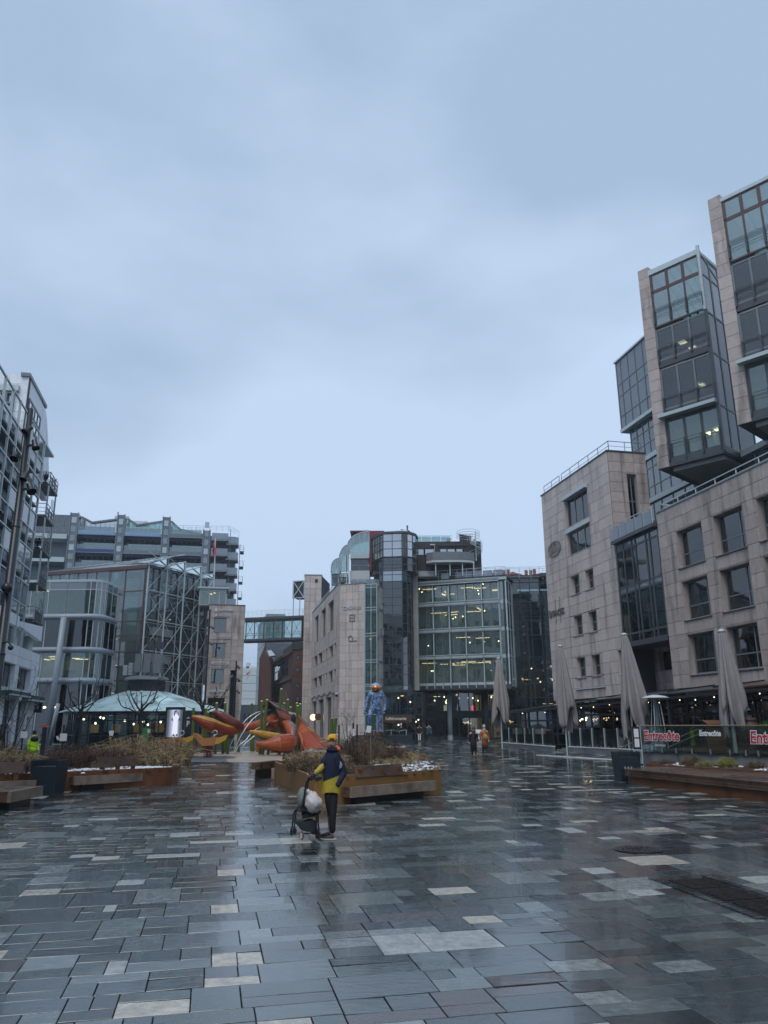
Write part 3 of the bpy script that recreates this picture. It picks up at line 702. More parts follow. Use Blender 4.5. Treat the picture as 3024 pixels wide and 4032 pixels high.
ops = [(b, a, c, d) for a, b, c, d in big] + [(b, a, 9.85, 11.2) for a, b in row2] + [(b, a, 7.0, 8.3) for a, b in row2] + [(18.8, 23.4, .62, 5.3), (11.7, 16.9, .62, 5.35), (5.4, 10.0, .62, 5.4), (3.1, 3.9, .62, 5.4)]
cladding(PL, pr, 0, 25, .6, 17.6, ops, .9, .83, M['stone2'], back=.5, cap=180)
for (a0, a1, b0, b1) in ops:
 nmul = 1 if a1 - a0 < 1.5 else (3 if b1 - b0 > 3 else 2)
 window(PL, pr, a0 + .05, a1 - .05, b0 + .05, b1 - .05, -.34, cols=[(k + 1) / nmul for k in range(nmul - 1)], rows=((.2,) if b1 - b0 > 3 else ()), gm=M['gdark'], fw=.08)
MB().fb(PL, -.1, 25, 17.6, 17.7, -.4, .1).fb(PF, -2.95, .05, 17.25, 17.36, -.4, .08).build('coping', M['steel'], pr)
railing([PL.w(s, 17.7, -.3) for s in (25, 0)] + [PF.w(0, 17.36, -.3)], pr, M['truss'], h=.8, nbar=3, post=1.0, r=.025)
bk = [PL.w(.5, 0, -.6), PL.w(24.9, 0, -.6), PL.w(24.9, 0, -9), PF.w(-.1, 0, -1.0)]
mb = MB(); mb.prism([(q.x, q.y) for q in bk], 17.3, 17.5); mb.build('roof', M['dsteel'], pr)
MB().fb(PL, .5, 24.8, .6, 17.3, -6, -5.8).build('back_wall', M['dark'], pr)
MB().fb(PL, 24.55, 25, .6, 17.6, -6, -.5).build('end_wall', M['stone2'], pr)
MB().tube([PL.w(s, 5.75 + .16 * math.sin(s * 1.3), .12) for s in [2.9 + .5 * i for i in range(43)]], .05, 5).build('wavy_rail', M['dsteel'], pr)
for s, m_ in ((19.5, 'lampw'), (14.5, 'stain_sign')):
 if m_ == 'stain_sign': M['stain_sign'] = mat('brown_round_sign', (.16, .06, .04), .5)
 MB().lathe(PL.w(s, 3.2, .35), [(.42, -.06), (.42, .06)], 16, axis=PL.d).build('round_sign', M[m_] if m_ != 'lampw' else emat('round_lit_sign', (1, .8, .55), 1.3), pr)
cs = thing('security_camera', 'white dome security camera fixed to the stone wedge building corner', 'camera', tuple(PF.w(-3.1, 5.35, .25)))
MB().blob(PF.w(-3.1, 5.3, .25), .17, 8, 6).build('dome', M['black'], cs, smooth=True); MB().lathe(PF.w(-3.1, 5.42, .25), [(.2, 0), (.17, .16)], 10).bar(PF.w(-3.1, 5.5, .3), PF.w(-2.8, 5.7, 0), .08).build('bracket', M['desk'], cs)
lg = thing('wall_lettering', 'raised grey letters reading CMS Kluge on the stone wedge wall', 'sign', tuple(PF.w(-1.4, 14.6)))
text('CMS', PF, -2.5, 14.5, .52, M['letterw'], lg, dep=.09, bold=.02); text('Kluge', PF, -1.42, 14.5, .5, M['letterw'], lg, dep=.09, sx=.95)
M['emblem'] = mat('dull_grey_emblem', (.24, .22, .205), .5)
lg = thing('wall_emblem', 'square logo frame on the stone wedge wall below the lettering', 'sign', tuple(PF.w(-1.4, 13.4)))
MB().fb(PF, -1.75, -1.1, 13.85, 13.93, .06, .12).fb(PF, -1.75, -1.1, 13.2, 13.28, .06, .12).fb(PF, -1.75, -1.67, 13.28, 13.85, .06, .12).fb(PF, -1.18, -1.1, 13.28, 13.85, .06, .12).fb(PF, -1.67, -1.18, 13.52, 13.6, .06, .12).fb(PF, -1.42, -1.38, 12.1, 13.2, .055, .075).build('frame', M['emblem'], lg)
lg = thing('wall_emblem', 'round open ring logo with short bar, lowest emblem on the stone wedge wall', 'sign', tuple(PF.w(-1.4, 11.2)))
MB().tube([PF.w(-1.6 + .26 * math.cos(a), 11.32 + .28 * math.sin(a), .1) for a in [R(q) for q in range(-40, 300, 20)]], .05, 6).fb(PF, -1.75, -.85, 11.02, 11.09, .06, .12).build('ring', M['emblem'], lg)
# --- glazed strip and the dark faceted stair tower
st = thing('glass_stair_tower', 'dark faceted glass stair tower with mirrored drum head', 'tower', (TWx := P(1545, 2715, 85)).to_tuple()[:2] + (g6,))
curtain(PF, st, [.08, .76, 1.44], [.65, 3.3, 5.7, 6.2, 6.4, 8.7, 8.95, 11.5, 11.8, 14.3, 14.6, 16.8, 17.15], M['gbox'], M['truss'], mw=.06, md=.12, dep=.0)
MB().fb(PF, 0, .06, .6, 17.2, -.1, .1).fb(PF, 1.44, 1.5, .6, 17.2, -.1, .1).build('edge_frame', M['lsteel'], st)
storey(PF, st, .05, 1.5, [.6, 6.2, 8.9, 11.7, 14.5, 17.2], -.3, 4, lamps=1, desks=1, seed=51)
TW = Fr((TWx.x, TWx.y), 98)
def tp(s, d): q = TW.w(s, 0, d); return (q.x, q.y)
drum = [tp(-2.7, -2.6), tp(-1.0, 0), tp(1.2, 0), tp(1.8, -.25), tp(2.35, -.85), tp(2.7, -1.7), tp(2.75, -3)]
shaft = [tp(-1.55, -3), tp(-1.5, -.55), tp(-1.05, -.02), tp(1.2, -.02), tp(1.72, -.35), tp(2.05, -1.1), tp(2.08, -3)]
M['gmirror'] = glass('pale_mirror_glass', (.10, .16, .17), base=.55, milk=.12, milkcol=(.45, .6, .62)); M['gblue'] = glass('blue_mirror_glass', (.03, .07, .10), base=.42, milk=.25, milkcol=(.10, .28, .38))
poly_curtain(st, drum, [20.53, 21.42, 22.3, 23.15], M['gmirror'], M['dsteel'], sub=[4, 2, 1, 1, 1, 1], mw=.07)
poly_curtain(st, drum, [18.9, 19.6, 20.4], M['gtower'], M['dsteel'], sub=[4, 2, 1, 1, 1, 1], mw=.06)
solid_poly(st, drum, 23.15, 23.45, 'roof', M['dsteel'])
MB().tube([Vector((*q, 20.5)) for q in drum], .06, 5).tube([Vector((*q, 23.2)) for q in drum], .07, 5).build('ring_beam', M['dsteel'], st)
poly_curtain(st, shaft, [17.7, 18.45, 19.2, 20.0], M['gblue'], M['dsteel'], sub=[2, 1, 2, 1, 1, 2], mw=.06)
poly_curtain(st, shaft, [5.85, 6.3, 7.5, 8.55, 9.7, 10.9, 12.1, 13.0, 14.0, 15.0, 15.9, 16.85, 17.65], M['gtower'], M['dsteel'], sub=[2, 1, 2, 1, 1, 2], mw=.055, pick=lambda i, j: M['ggreen'] if j == 0 else M['gtower'])
mb = MB()
for z in (6, 9.0, 12.0, 15, 17.6, 20.4, 23): mb.prism([tp(-1.4, -3), tp(-1.3, -.7), tp(-.9, -.3), tp(1.1, -.3), tp(1.6, -.7), tp(1.9, -3)], z - .25, z)
mb.build('floor_slab', M['ceil'], st)
MB().fb(TW, -2.5, 2.6, 5.9, 23, -3.4, -3.1).build('back_wall', M['office'], st)
for z in (8.7, 11.7, 14.7):
 for k in range(3): MB().fb(TW, -.9 + k, -.4 + k, z - .06, z - .02, -1.6 - .3 * k, -1.5 - .3 * k).build('ceiling_lamp', M['lamp'], st)
mb = MB().prism([tp(-1.6, -6), tp(-1.5, -.5), tp(-1.05, .02), tp(1.3, .02), tp(2.1, -.4), tp(2.1, -6)], 5.6, 5.85); mb.build('soffit', M['dsteel'], st)
M['redmetal'] = mat('dark_red_metal', (.19, .03, .04), .45, var=.12); M['brownmetal'] = mat('dark_brown_metal', (.036, .030, .030), .5, var=.2, scale=2)
U = Fr((0, 88), 90)
up = thing('rooftop_glasshouse', 'curved glass conservatories with white frames stepped along the stone building roof', 'conservatory', (U.w(-3, 17.5).to_tuple()))
def dome(s0, s1, zb, zt, d, name='curved_glass'):
 """quarter barrel: curves over to the left"""
 n = 6; pr_ = [(s0 + (s1 - s0) * .0, zb)] + [(s0 + (s1 - s0) * (1 - math.cos(a)) , zb + .35 * (zt - zb) + .65 * (zt - zb) * math.sin(a)) for a in [R(90) * i / n for i in range(n + 1)]]
 for i in range(len(pr_) - 1):
  a, b = pr_[i], pr_[i + 1]
  MB().slab([U.w(a[0], a[1], d), U.w(b[0], b[1], d), U.w(b[0], b[1], d - 5), U.w(a[0], a[1], d - 5)], U.n * 0 + Vector((0, 0, .02))).build(name, M['ggreen'], up)
 f = [U.w(a, z, d) for a, z in pr_] + [U.w(s1, zb, d)]
 MB().slab(f, U.n * -.03).build('end_pane', M['ggreen'], up)
 mb = MB(); mb.tube([U.w(a, z, d + .02) for a, z in pr_], .06, 5)
 for k in (.3, .55, .8): 
  s = s0 + (s1 - s0) * k; t_ = math.acos(1 - k); mb.bar(U.w(s, zb, d + .02), U.w(s, zb + (zt - zb) * (.35 + .65 * math.sin(t_)), d + .02), .045)
 mb.bar(U.w(s1, zb, d), U.w(s1, zt, d), .07).bar(U.w(s0, zb, d), U.w(s1, zb, d), .1)
 mb.build('rib', M['lsteel'], up)
dome(-4.32, -1.75, 21.6, 24.15, 0); dome(-5.3, -4.2, 19.35, 22.55, .3); dome(-6.15, -5.2, 19.1, 20.9, .6)
MB().fb(U, -3.95, -1.75, 20.95, 21.5, -4, .1).fb(U, -6.1, -4.3, 18.75, 19.2, -4, .25).build('fascia', M['lsteel'], up)
window(U, up, -3.9, -1.8, 19.5, 20.95, -.3, cols=(.5,), rows=(.5,), gm=M['gdark']); window(U, up, -5.2, -4.2, 18.0, 19.2, -.1, cols=(.5,), gm=M['gdark']); window(U, up, -6.1, -5.3, 17.7, 18.8, .1, gm=M['gdark'])
MB().fb(U, -4.0, -1.7, 18.2, 19.5, -.5, 0).build('white_parapet', M['desk'], up)
for s, z0, z1 in ((-4.1, 17.6, 21.3), (-4.35, 17.6, 21.3), (-5.3, 17.5, 19.2), (-6.1, 17.5, 19.2)): MB().fb(U, s - .05, s + .05, z0, z1, .2, .3).build('post', M['lsteel'], up)
for k in range(5): MB().fb(U, -3.9 + k * .75, -3.2 + k * .75, 17.5, 18.4, .5, .54).build('balcony_pane', M['gmilk'], up)
MB().fb(U, -4, -1.7, 24.15, 24.3, -4, .05).fb(U, -1.75, .0, 19.5, 24.3, -4, -.1).build('red_shed', M['redmetal'], up)
MB().fb(U, -4, -1.7, 17.4, 21, -5, -4.6).build('back_wall', M['dark'], up)
ms = thing('roof_lantern', 'sloping glass and red metal roof lantern with chimney pipe behind the stair tower head', 'roof', U.w(1, 23.4, -1).to_tuple())
MB().slab([U.w(-.6, 24.25, -1), U.w(2.6, 24.6, -1), U.w(3.4, 23.6, 0), U.w(0, 23.5, 0)], (0, 0, .05)).build('glass_roof', M['groof'], ms)
MB().slab([U.w(2.0, 24.75, -1.2), U.w(3.0, 24.6, -1.2), U.w(3.9, 23.6, -1.2), U.w(1.8, 23.6, -1.2)], U.n * -.6).build('red_gable', M['redmetal'], ms)
MB().tube([U.w(2.78, 24.4, -1.3), U.w(2.78, 25.15, -1.3)], .09, 6).fb(U, 2.65, 2.9, 25.15, 25.2, -1.4, -1.2).build('pipe', M['redmetal'], ms)
mb = MB()
for k in range(7): mb.bar(U.w(-.4 + k * .5, 24.3 + k * .05, -1), U.w(.1 + k * .5, 23.6, 0), .05)
mb.build('rafter', M['lsteel'], ms)
# --- brown rooftop house with balcony and spiral stair
ph = thing('rooftop_house', 'dark brown metal rooftop house with rounded grey balcony and chimneys', 'building', U.w(8, 18.7, -1).to_tuple())
MB().fb(U, 3.0, 11.45, 22.3, 23.15, -6, -.9).fb(U, 3.0, 11.45, 18.7, 21.45, -6, -.9).fb(U, 9.4, 11.45, 21.45, 22.3, -6, -.9).build('wall', M['brownmetal'], ph)
for k, (a, b) in enumerate(((3.1, 3.8), (4.0, 4.7), (4.8, 5.9), (6.6, 7.4), (7.45, 8.4), (8.5, 9.3))):
 window(U, ph, a, b, 21.5, 22.28, -1.0, gm=M['gblue'] if k < 2 else M['gsky'], fw=.05, fm=M['brownmetal'])
MB().fb(U, 5.9, 6.6, 21.45, 22.3, -1.2, -.95).build('wall_panel', M['brownmetal'], ph)
MB().fb(U, 3, 9.5, 21.3, 22.4, -3, -2.8).build('back_wall', M['dark'], ph)
MB().fb(U, 6.4, 9.8, 22.6, 22.72, -.95, -.7).build('awning_box', M['dsteel'], ph)
MB().fb(U, 5.4, 6.0, 22.62, 22.75, -.8, -.5).bar(U.w(5.95, 21.5, -.6), U.w(5.95, 22.7, -.6), .06).build('lamp_arm', M['desk'], ph)
bp = [(4.9, -.9), (4.9, .2), (5.6, .75), (7.0, .9), (8.6, .9), (9.8, .65), (10.5, .1), (10.5, -.9)]
mb = MB()
for a, b in zip(bp[:-1], bp[1:]): mb.slab([U.w(a[0], 20.6, a[1]), U.w(b[0], 20.6, b[1]), U.w(b[0], 21.5, b[1]), U.w(a[0], 21.5, a[1])], U.n * .04)
mb.build('balcony_screen', M['steel'], ph)
MB().prism([tuple(U.w(a, 0, b))[:2] for a, b in bp], 20.3, 20.58).build('balcony_deck', M['desk'], ph)
for s in (5.95, 7.6, 9.05, 10.35): MB().fb(U, s - .06, s + .06, 18.75, 20.3, .4, .52).build('balcony_column', M['truss'], ph)
MB().fb(U, 4.0, 5.9, 18.95, 19.6, -.9, -.85).build('white_hoarding', M['desk'], ph)
railing([U.w(3.2, 23.15, -1), U.w(8.0, 23.15, -1)], ph, M['lsteel'], h=.75, nbar=2, post=1.4, r=.02)
for k in range(4): MB().fb(U, 3.3 + k * 1.15, 4.4 + k * 1.15, 23.2, 23.8, -1.05, -1.02).build('roof_pane', M['ggreen'], ph)
for s, h in ((9.3, 1.05), (9.75, .9), (10.25, .85), (7.75, .55)):
 MB().lathe(U.w(s, 23.1, -2.2), [(.24, 0), (.24, h), (.3, h + .05), (.3, h + .15)], 8).build('chimney', M['brownmetal'] if s > 8 else M['redmetal'], ph)
sp = thing('spiral_staircase', 'galvanised spiral staircase with caged railing beside the brown rooftop house', 'staircase', U.w(10.7, 20.3, -.2).to_tuple())
for k in range(17):
 a = R(k * 27 + 180); z = 20.75 + k * .155; c = U.w(10.75, z, -.1)
 e = c + U.d * .72 * math.cos(a) + U.n * .72 * math.sin(a); e2 = c + U.d * .72 * math.cos(a + .45) + U.n * .72 * math.sin(a + .45)
 MB().slab([c, e, e2], (0, 0, .05)).build('step', M['lsteel'], sp)
MB().tube([U.w(10.75, 20.6, -.1), U.w(10.75, 24.2, -.1)], .06, 6).build('column', M['truss'], sp)
mb = MB()
for rr in (.3, .6, .9): mb.tube([U.w(10.75 + .76 * math.cos(R(k * 27 + 180)), 20.75 + k * .155 + rr, -.1 + .76 * math.sin(R(k * 27 + 180))) for k in range(17)], .022, 4)
for z in (23.45, 23.75, 24.05): mb.tube([U.w(9.9 + 1.35 * math.cos(R(a)), z + .25 * max(0, math.cos(R(a - 90))), -.3 + .9 * math.sin(R(a))) for a in range(0, 361, 20)], .025, 4)
mb.build('railing', M['truss'], sp)
# --- the glass office box on columns
p_ = P(2012, 2712, 86); BX = Fr((p_.x, p_.y), 110)
bx = thing('glass_office_box', 'green tinted glass office box raised on round columns over the arcade', 'building', BX.w(-5.6, g6).to_tuple())
maj = [-10.4, -8.55, -6.65, -4.75, -2.8, -.85]
allx = sorted(maj + [(a + b) / 2 for a, b in zip(maj[:-1], maj[1:])])
lv = [6.6, 9.55, 12.55, 15.6, 18.0]
for k in range(4):
 curtain(BX, bx, allx, [lv[k] + .15, lv[k + 1] - .2], M['gbox'], M['steel'], mw=.055, md=.08, dep=.0)
 curtain(BX, bx, [-11.3, -10.45], [lv[k] + .15, lv[k + 1] - .2], M['ggreen'], M['truss'], mw=.06, dep=.0)
 curtain(BX, bx, [-.8, -.05], [lv[k] + .15, lv[k + 1] - .2], M['ggreen'], M['truss'], mw=.06, dep=.0)
 MB().fb(BX, -11.3, 0, lv[k] - .2, lv[k] + .15, -.35, -.02).build('spandrel', M['truss'], bx)
 mb = MB()                                                  # maintenance gantry
 mb.fb(BX, -10.5, -.8, lv[k] + .18, lv[k] + .25, .32, .5).fb(BX, -10.5, -.8, lv[k] - .12, lv[k] - .04, .32, .5)
 for i in range(31): mb.fb(BX, -10.45 + i * .32, -10.40 + i * .32, lv[k] - .06, lv[k] + .19, .34, .46)
 if k: mb.build('gantry', M['lsteel'], bx)
for x in maj: MB().fb(BX, x - .05, x + .05, 6.25, 18.2, .2, .34).build('outer_mullion', M['lsteel'], bx)
for x in allx: MB().fb(BX, x - .04, x + .04, 6.1, 6.75, .0, .3).build('bracket', M['truss'], bx)
MB().fb(BX, -10.5, -.8, 17.85, 17.95, .2, .5).fb(BX, -10.5, -.8, 18.2, 18.28, .2, .5).build('gantry', M['lsteel'], bx)
MB().fb(BX, -11.35, .03, 18.05, 18.42, -.5, .1).build('fascia', M['lsteel'], bx)
MB().fb(BX, -11.35, .03, 18.42, 18.55, -9, .15).build('roof', M['brownmetal'], bx)
MB().fb(BX, -11.35, .05, 5.95, 6.45, -.5, .05).build('bottom_beam', M['dsteel'], bx)
MB().fb(BX, -11.3, .0, 5.9, 6.05, -7, -.4).build('soffit', M['dark'], bx)
BXs = Fr((BX.w(0, 0).x, BX.w(0, 0).y), 20, flip=False)
curtain(BXs, bx, [.02, 1.5, 3.0], [6.4] + lv[1:], M['ggreen'], M['truss'], mw=.08, dep=0); MB().fb(BXs, .0, 6, 6, 18.4, -.4, -.2).build('side_wall', M['dark'], bx)
storey(BX, bx, -11.2, -.15, lv[:4] + [18.3], -.45, 7, lamps=8, desks=9, seed=61, lsize=(1.7, .13), slabw=.35, bulbs=5)
for k, x in enumerate((-7.2, -2.2)):
 MB().tube([BX.w(x, 6, -1.6), BX.w(x, 18, -1.6)], .26, 10).build('inner_column', M['lsteel'], bx)
for s, v in ((-1, 0),):
 q = G(1660 + 226 / 2, 1980 + 1862 / 2)
 MB().lathe((q.x, q.y, g6), [(.33, 0), (.33, .45)], 14).build('column_foot', M['letterw'], bx); MB().lathe((q.x, q.y, g6), [(.29, .45), (.29, 5.4)], 14).build('column', M['truss'], bx, smooth=True)
for x in (-15.35,): 
 q = BX.w(-13.6, 0, -1.5); w0 = P(830 + 1455 / 2, 2860, 88)
 MB().lathe((w0.x, w0.y, g6), [(.46, 0), (.46, 5.3)], 16).build('column', M['truss'], bx, smooth=True)
w0 = P(1660 + 505 / 2, 2860, 90); MB().lathe((w0.x, w0.y, g6), [(.42, 0), (.42, 5.4)], 16).build('column', M['shopteal'], bx, smooth=True)
railing([BX.w(-11.3, 18.55, .0), BX.w(0, 18.55, .0)], bx, M['truss'], h=1.0, nbar=3, post=1.15, r=.025)
for k in range(9): MB().fb(BX, -11.2 + k * 1.2, -10.1 + k * 1.2, 18.6, 19.4, -.9, -.86).build('balcony_pane', M['gmilk'], bx)
ac = MB(); ac.fb(BX, -7.6, -6.7, 18.6, 19.25, -.5, -.1); ac.build('air_conditioner', M['desk'], bx)
# --- the shops under it, set back
E_ = Fr((0, 92.5), 90)
sh = thing('shopping_arcade_entrance', 'dark glazed shop fronts and doors under the glass office box', 'shopfront', E_.w(5, g6).to_tuple())
xs = [-2.4 + 1.22 * i for i in range(16)]
curtain(E_, sh, xs, [.62, 3.0, 3.7, 5.9], M['glass'], M['shopteal'], mw=.12, md=.14, dep=0, gname='shop_pane')
MB().fb(E_, -2.6, 16, 3.05, 3.65, -.05, .04).build('lintel', M['shopteal'], sh)
storey(E_, sh, -2.5, 15.8, [.62, 5.9], -.5, 9, wall=M['dark'], lamps=9, desks=0, seed=71, ceilmat=M['dark'], lampcol=M['lamp'], lsize=(.8, .12), bulbs=26, slabw=.2)
M['shopglow'] = mat('warm_shop_wall_added_glow', (.36, .22, .10), .8, var=.5, scale=1.3, emis=.35)  # glow added to the wall colour, standing in for shop lighting
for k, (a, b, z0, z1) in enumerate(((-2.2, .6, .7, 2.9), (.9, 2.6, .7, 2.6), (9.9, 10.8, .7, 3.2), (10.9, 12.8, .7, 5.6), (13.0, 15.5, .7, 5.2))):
 MB().fb(E_, a, b, z0, z1, -3.2, -3.0).build('added_glow_wall', M['shopglow'], sh)  # wall pieces with the added glow, not backlit displays
for k in range(16):
 x = random.choice([-1.8, -.6, .4, 1.6, 10.2, 11.5, 12.3, 13.4, 14.2, 15.0]) + random.uniform(-.3, .3); z = random.uniform(.8, 2.3)
 MB().fb(E_, x, x + .35, z, z + .4, -2.6, -2.2).build('display_goods', random.choice([M['black'], M['desk'], M['redmetal'], M['office']]), sh)
M['redneon'] = emat('red_sign_light', (1.0, .03, .03), 1.6); M['creamlit'] = emat('cream_lit_sign', (1.0, .80, .5), .5)
MB().fb(E_, 10.15, 10.4, 3.75, 4.35, -.6, -.5).build('red_sign', M['redneon'], sh); MB().fb(E_, 8.3, 8.55, 3.75, 4.2, -3.6, -3.5).build('red_sign', mat('dim_red_sign', (.3, .02, .03), .5), sh)
MB().fb(E_, 6.9, 7.4, 3.75, 4.4, -.8, -.7).build('cream_sign', M['creamlit'], sh)
lg = thing('shop_sign', 'cream letters reading Kaffebrenneriet on a brown board over the coffee shop', 'sign', TW.w(.3, 2.8, .1).to_tuple())
M['brownboard'] = mat('brown_sign_board', (.07, .035, .02), .6); M['cream'] = mat('cream_letters', (.62, .56, .45), .6)
MB().fb(TW, -1.15, 2.1, 2.45, 3.2, .02, .08).build('board', M['brownboard'], lg)
text('Kaffebrenneriet', TW, -.75, 2.72, .44, M['cream'], lg, dep=.10, sx=.80, bold=.012)
tf = thing('coffee_shop_front', 'dark glazed coffee shop front behind the astronaut statue', 'shopfront', TW.w(0, g6).to_tuple())
curtain(TW, tf, [-3.0, -2.3, -1.6, -.8, 0, .8, 1.6, 2.4, 3.2], [.62, 2.4, 3.25, 5.55], M['glass'], M['shopteal'], mw=.09, md=.12, dep=-.05, gname='shop_pane')
storey(TW, tf, -3, 3.2, [.62, 3.2, 5.6], -.3, 3.4, wall=M['brownboard'], lamps=2, desks=2, seed=73, ceilmat=M['dark'], bulbs=5, slabw=.2)
# --- right hand glass hall
p_ = P(2120, 2800, 90); HL = Fr((p_.x, p_.y), 95)
hl = thing('glass_hall', 'dark glass hall with steel lattice roof between the office box and the pale granite block', 'building', (p_.x, p_.y, g6))
lvh = [.62, 2.2, 3.8, 5.15, 6.7, 8.2, 9.7, 12.2, 13.9, 16.1, 18.4, 18.9]
poly = [HL.w(-3.6, 0, 0), HL.w(.9, 0, 0), HL.w(2.0, 0, .9), HL.w(5.5, 0, .9)]
M['ghall'] = glass('hall_glass', (.50, .58, .60), base=.07)
poly_curtain(hl, [(q.x, q.y) for q in poly], lvh, M['ghall'], M['shopteal'], sub=[4, 1, 3], mw=.10)
MB().fb(HL, -3.6, 1, 18.9, 19.25, -8, .15).fb(HL, 1, 6, 18.9, 19.3, -8, 1.05).build('roof_edge', M['dsteel'], hl)
storey(HL, hl, -3.7, 6, [.62, 3.6, 5.2, 8.2, 9.9], -1.2, 8, lamps=5, desks=5, seed=77, bulbs=3, slabw=.6, lsize=(1.3, .12))
MB().fb(HL, -3.7, 6, 9.9, 18.9, -9.5, -9.2).build('back_wall', M['dark'], hl)
mb = MB(); rg2 = random.Random(9)
for k in range(150):
 a = HL.w(rg2.uniform(-3.6, 5.5), rg2.uniform(12, 18.6), rg2.uniform(-7, -1)); mb.bar(a, a + Vector((rg2.uniform(-1.2, 1.2), rg2.uniform(-.5, .5), rg2.uniform(-.6, .6))), .05)
for k in range(9): mb.bar(HL.w(-3.6, 12.4 + k * .75, -1.5 - k * .3), HL.w(5.8, 12.4 + k * .75, -1.5 - k * .3), .06)
o = mb.build('roof_lattice', M['truss'], hl); o['kind'] = 'stuff'
for k in range(6): MB().fb(HL, -3.5 + k * .9, -3.0 + k * .9, 18.35, 18.8, -3, -2.6).build('skylight_pane', M['groof'], hl)
for k in range(4):
 a = HL.w(-2.6 + k * 1.6, .6, -1.5); MB().tube([a, a + Vector((.5, 0, 2.8)), a + Vector((-.3, 0, 4.6))], .08, 6).build('raking_strut', M['steel'], hl)
railing([HL.w(-3.6, 19.25, 0), HL.w(1.0, 19.25, 0), HL.w(5.5, 19.25, .8)], hl, M['truss'], h=1.0, nbar=4, post=1.1, r=.02)
# --- dark red rooftop houses behind
for k, (s0, s1, zt, lab) in enumerate(((14.1, 16.8, 19.85, 'dark red rooftop house with low gable next to the brown rooftop house'), (17.3, 20.5, 19.7, 'second dark red rooftop house half hidden by the pale granite block'))):
 r_ = thing('red_rooftop_house', lab, 'building', U.w(s0, 18.3, -3).to_tuple())
 MB().slab([U.w(s0, 18.3, -3), U.w(s1, 18.3, -3), U.w(s1, zt - .4, -3), U.w((s0 + s1) / 2, zt, -3), U.w(s0, zt - .3, -3)], U.n * -3).build('wall', M['redmetal'], r_)
 for q in (0, .55, 1.0): MB().fb(U, s0 + .25 + q - .5, s0 + .6 + q - .5, 19.3, 20.25 + .1 * (q == 1), -4.2, -3.9).build('chimney', M['redmetal'], r_)
mb = MB().fb(U, 11.9, 13.4, 18.5, 19.7, -4, -2.5).fb(U, 13.4, 14.1, 18.3, 19.9, -3, -2); mb.build('x', M['brownmetal'], ph).name = 'annex'
railing([U.w(11.6, 18.6, -1), U.w(20, 18.6, -1)], ph, M['truss'], h=1.3, nbar=4, post=1.3, r=.02)
# --- shaft and bridge
KB = 112 / 95
p_ = P(1186, 2880, 112); SH = FrS((p_.x, p_.y), 85); SH.k = KB
sf = thing('stone_lift_shaft', 'tall pink granite shaft at the end of the glass footbridge', 'tower', (p_.x, p_.y, g6))
cladding(SH, sf, 0, 2.12, .6, 20.3, [(1.27, 1.67, 19.35, 19.85)], .7, .83, M['stone2'], back=.4)
MB().fb(SH, 1.2, 1.75, 19.3, 19.9, -.3, -.2).build('vent', M['dsteel'], sf)
q = SH.w(2.12, 0); SHr = FrS((q.x, q.y), AX + 18, flip=False); SHr.k = KB
MB().fb(SHr, 0, 6, 15, 20.3, -.3, 0).build('side_wall', M['brownmetal'], sf); MB().fb(SH, 0, .3, .6, 20.3, -6, -.4).build('side_wall', M['stone2'], sf)
mb = MB()
for k in range(16): mb.fb(SHr, .2 + k * .36, .24 + k * .36, 15, 20.25, 0, .06)
mb.build('seam', M['dsteel'], sf)
MB().fb(SH, -.05, 2.2, 20.3, 20.42, -6, .08).build('coping', M['steel'], sf)
p_ = P(1190, 2515, 112); BR = FrS((p_.x, p_.y), 105); BR.k = KB
br = thing('glass_footbridge', 'glazed steel truss footbridge between stone tower and lift shaft', 'bridge', BR.w(-4, 12.3).to_tuple())
M['gbridge'] = glass('pale_bridge_glass', (.92, .97, .96), base=.03, milk=.04, milkcol=(.6, .78, .80))
MB().fb(BR, -8.6, .05, 12.35, 12.62, -2.4, .05).build('deck_beam', M['dsteel'], br); MB().fb(BR, -8.6, .05, 15.0, 15.3, -2.4, .05).build('roof_beam', M['dsteel'], br)
xs = [-8.6, -7.55, -6.41, -5.13, -3.85, -2.67, -1.4, -.1]
emit(br, 'pane', [(1, (lambda mb, a=a, b=b, d=d: mb.fb(BR, a + .03, b - .03, 12.66, 14.98, d, d + .03)), .5) for a, b in zip(xs[:-1], xs[1:]) for d in (-.1, -2.3)], M['gbridge'])
for x in xs: MB().fb(BR, x - .05, x + .05, 12.6, 15.0, -.08, .02).build('post', M['dsteel'], br)
for a, b in zip(xs[:-1], xs[1:]):
 for z0, z1 in ((12.65, 14.95), (14.95, 12.65)): MB().bar(BR.w(a, z0, .03), BR.w(b, z1, .03), .035).build('brace', M['dsteel'], br)
 MB().tube([BR.w((a + b) / 2 + .1 * math.cos(t), 13.8 + .1 * math.sin(t), .05) for t in [R(40 * i) for i in range(10)]], .02, 4).build('brace_ring', M['steel'], br)
MB().fb(BR, -8.5, 0, 13.3, 13.34, -.2, -.15).fb(BR, -8.5, 0, 13.05, 13.09, -.2, -.15).build('handrail', M['steel'], br)
BRe = FrS((BR.w(.05, 0).x, BR.w(.05, 0).y), 15, flip=False); BRe.k = KB; MB().fb(BRe, .05, 2.3, 12.6, 15.0, -.1, -.06).build('end_pane', M['gbridge'], br)
railing([BR.w(-8.6, 15.3, 0), BR.w(0, 15.3, 0), BR.w(0, 15.3, -2.3)], br, M['truss'], h=.95, nbar=5, post=.7, r=.02)
for x in (-1.3, -.45): MB().fb(BR, x - .05, x + .05, 15.3, 17.5, -.1, .0).build('hoist_post', M['truss'], br)
hb = thing('lift_cabin', 'dark cabin with X braced steel frame beside the top of the lift shaft', 'lift', BR.w(-.7, 17.5).to_tuple())
MB().fb(BR, -1.36, .15, 17.55, 19.6, -1.8, -.1).build('cabin', M['dark'], hb)
mb = MB()
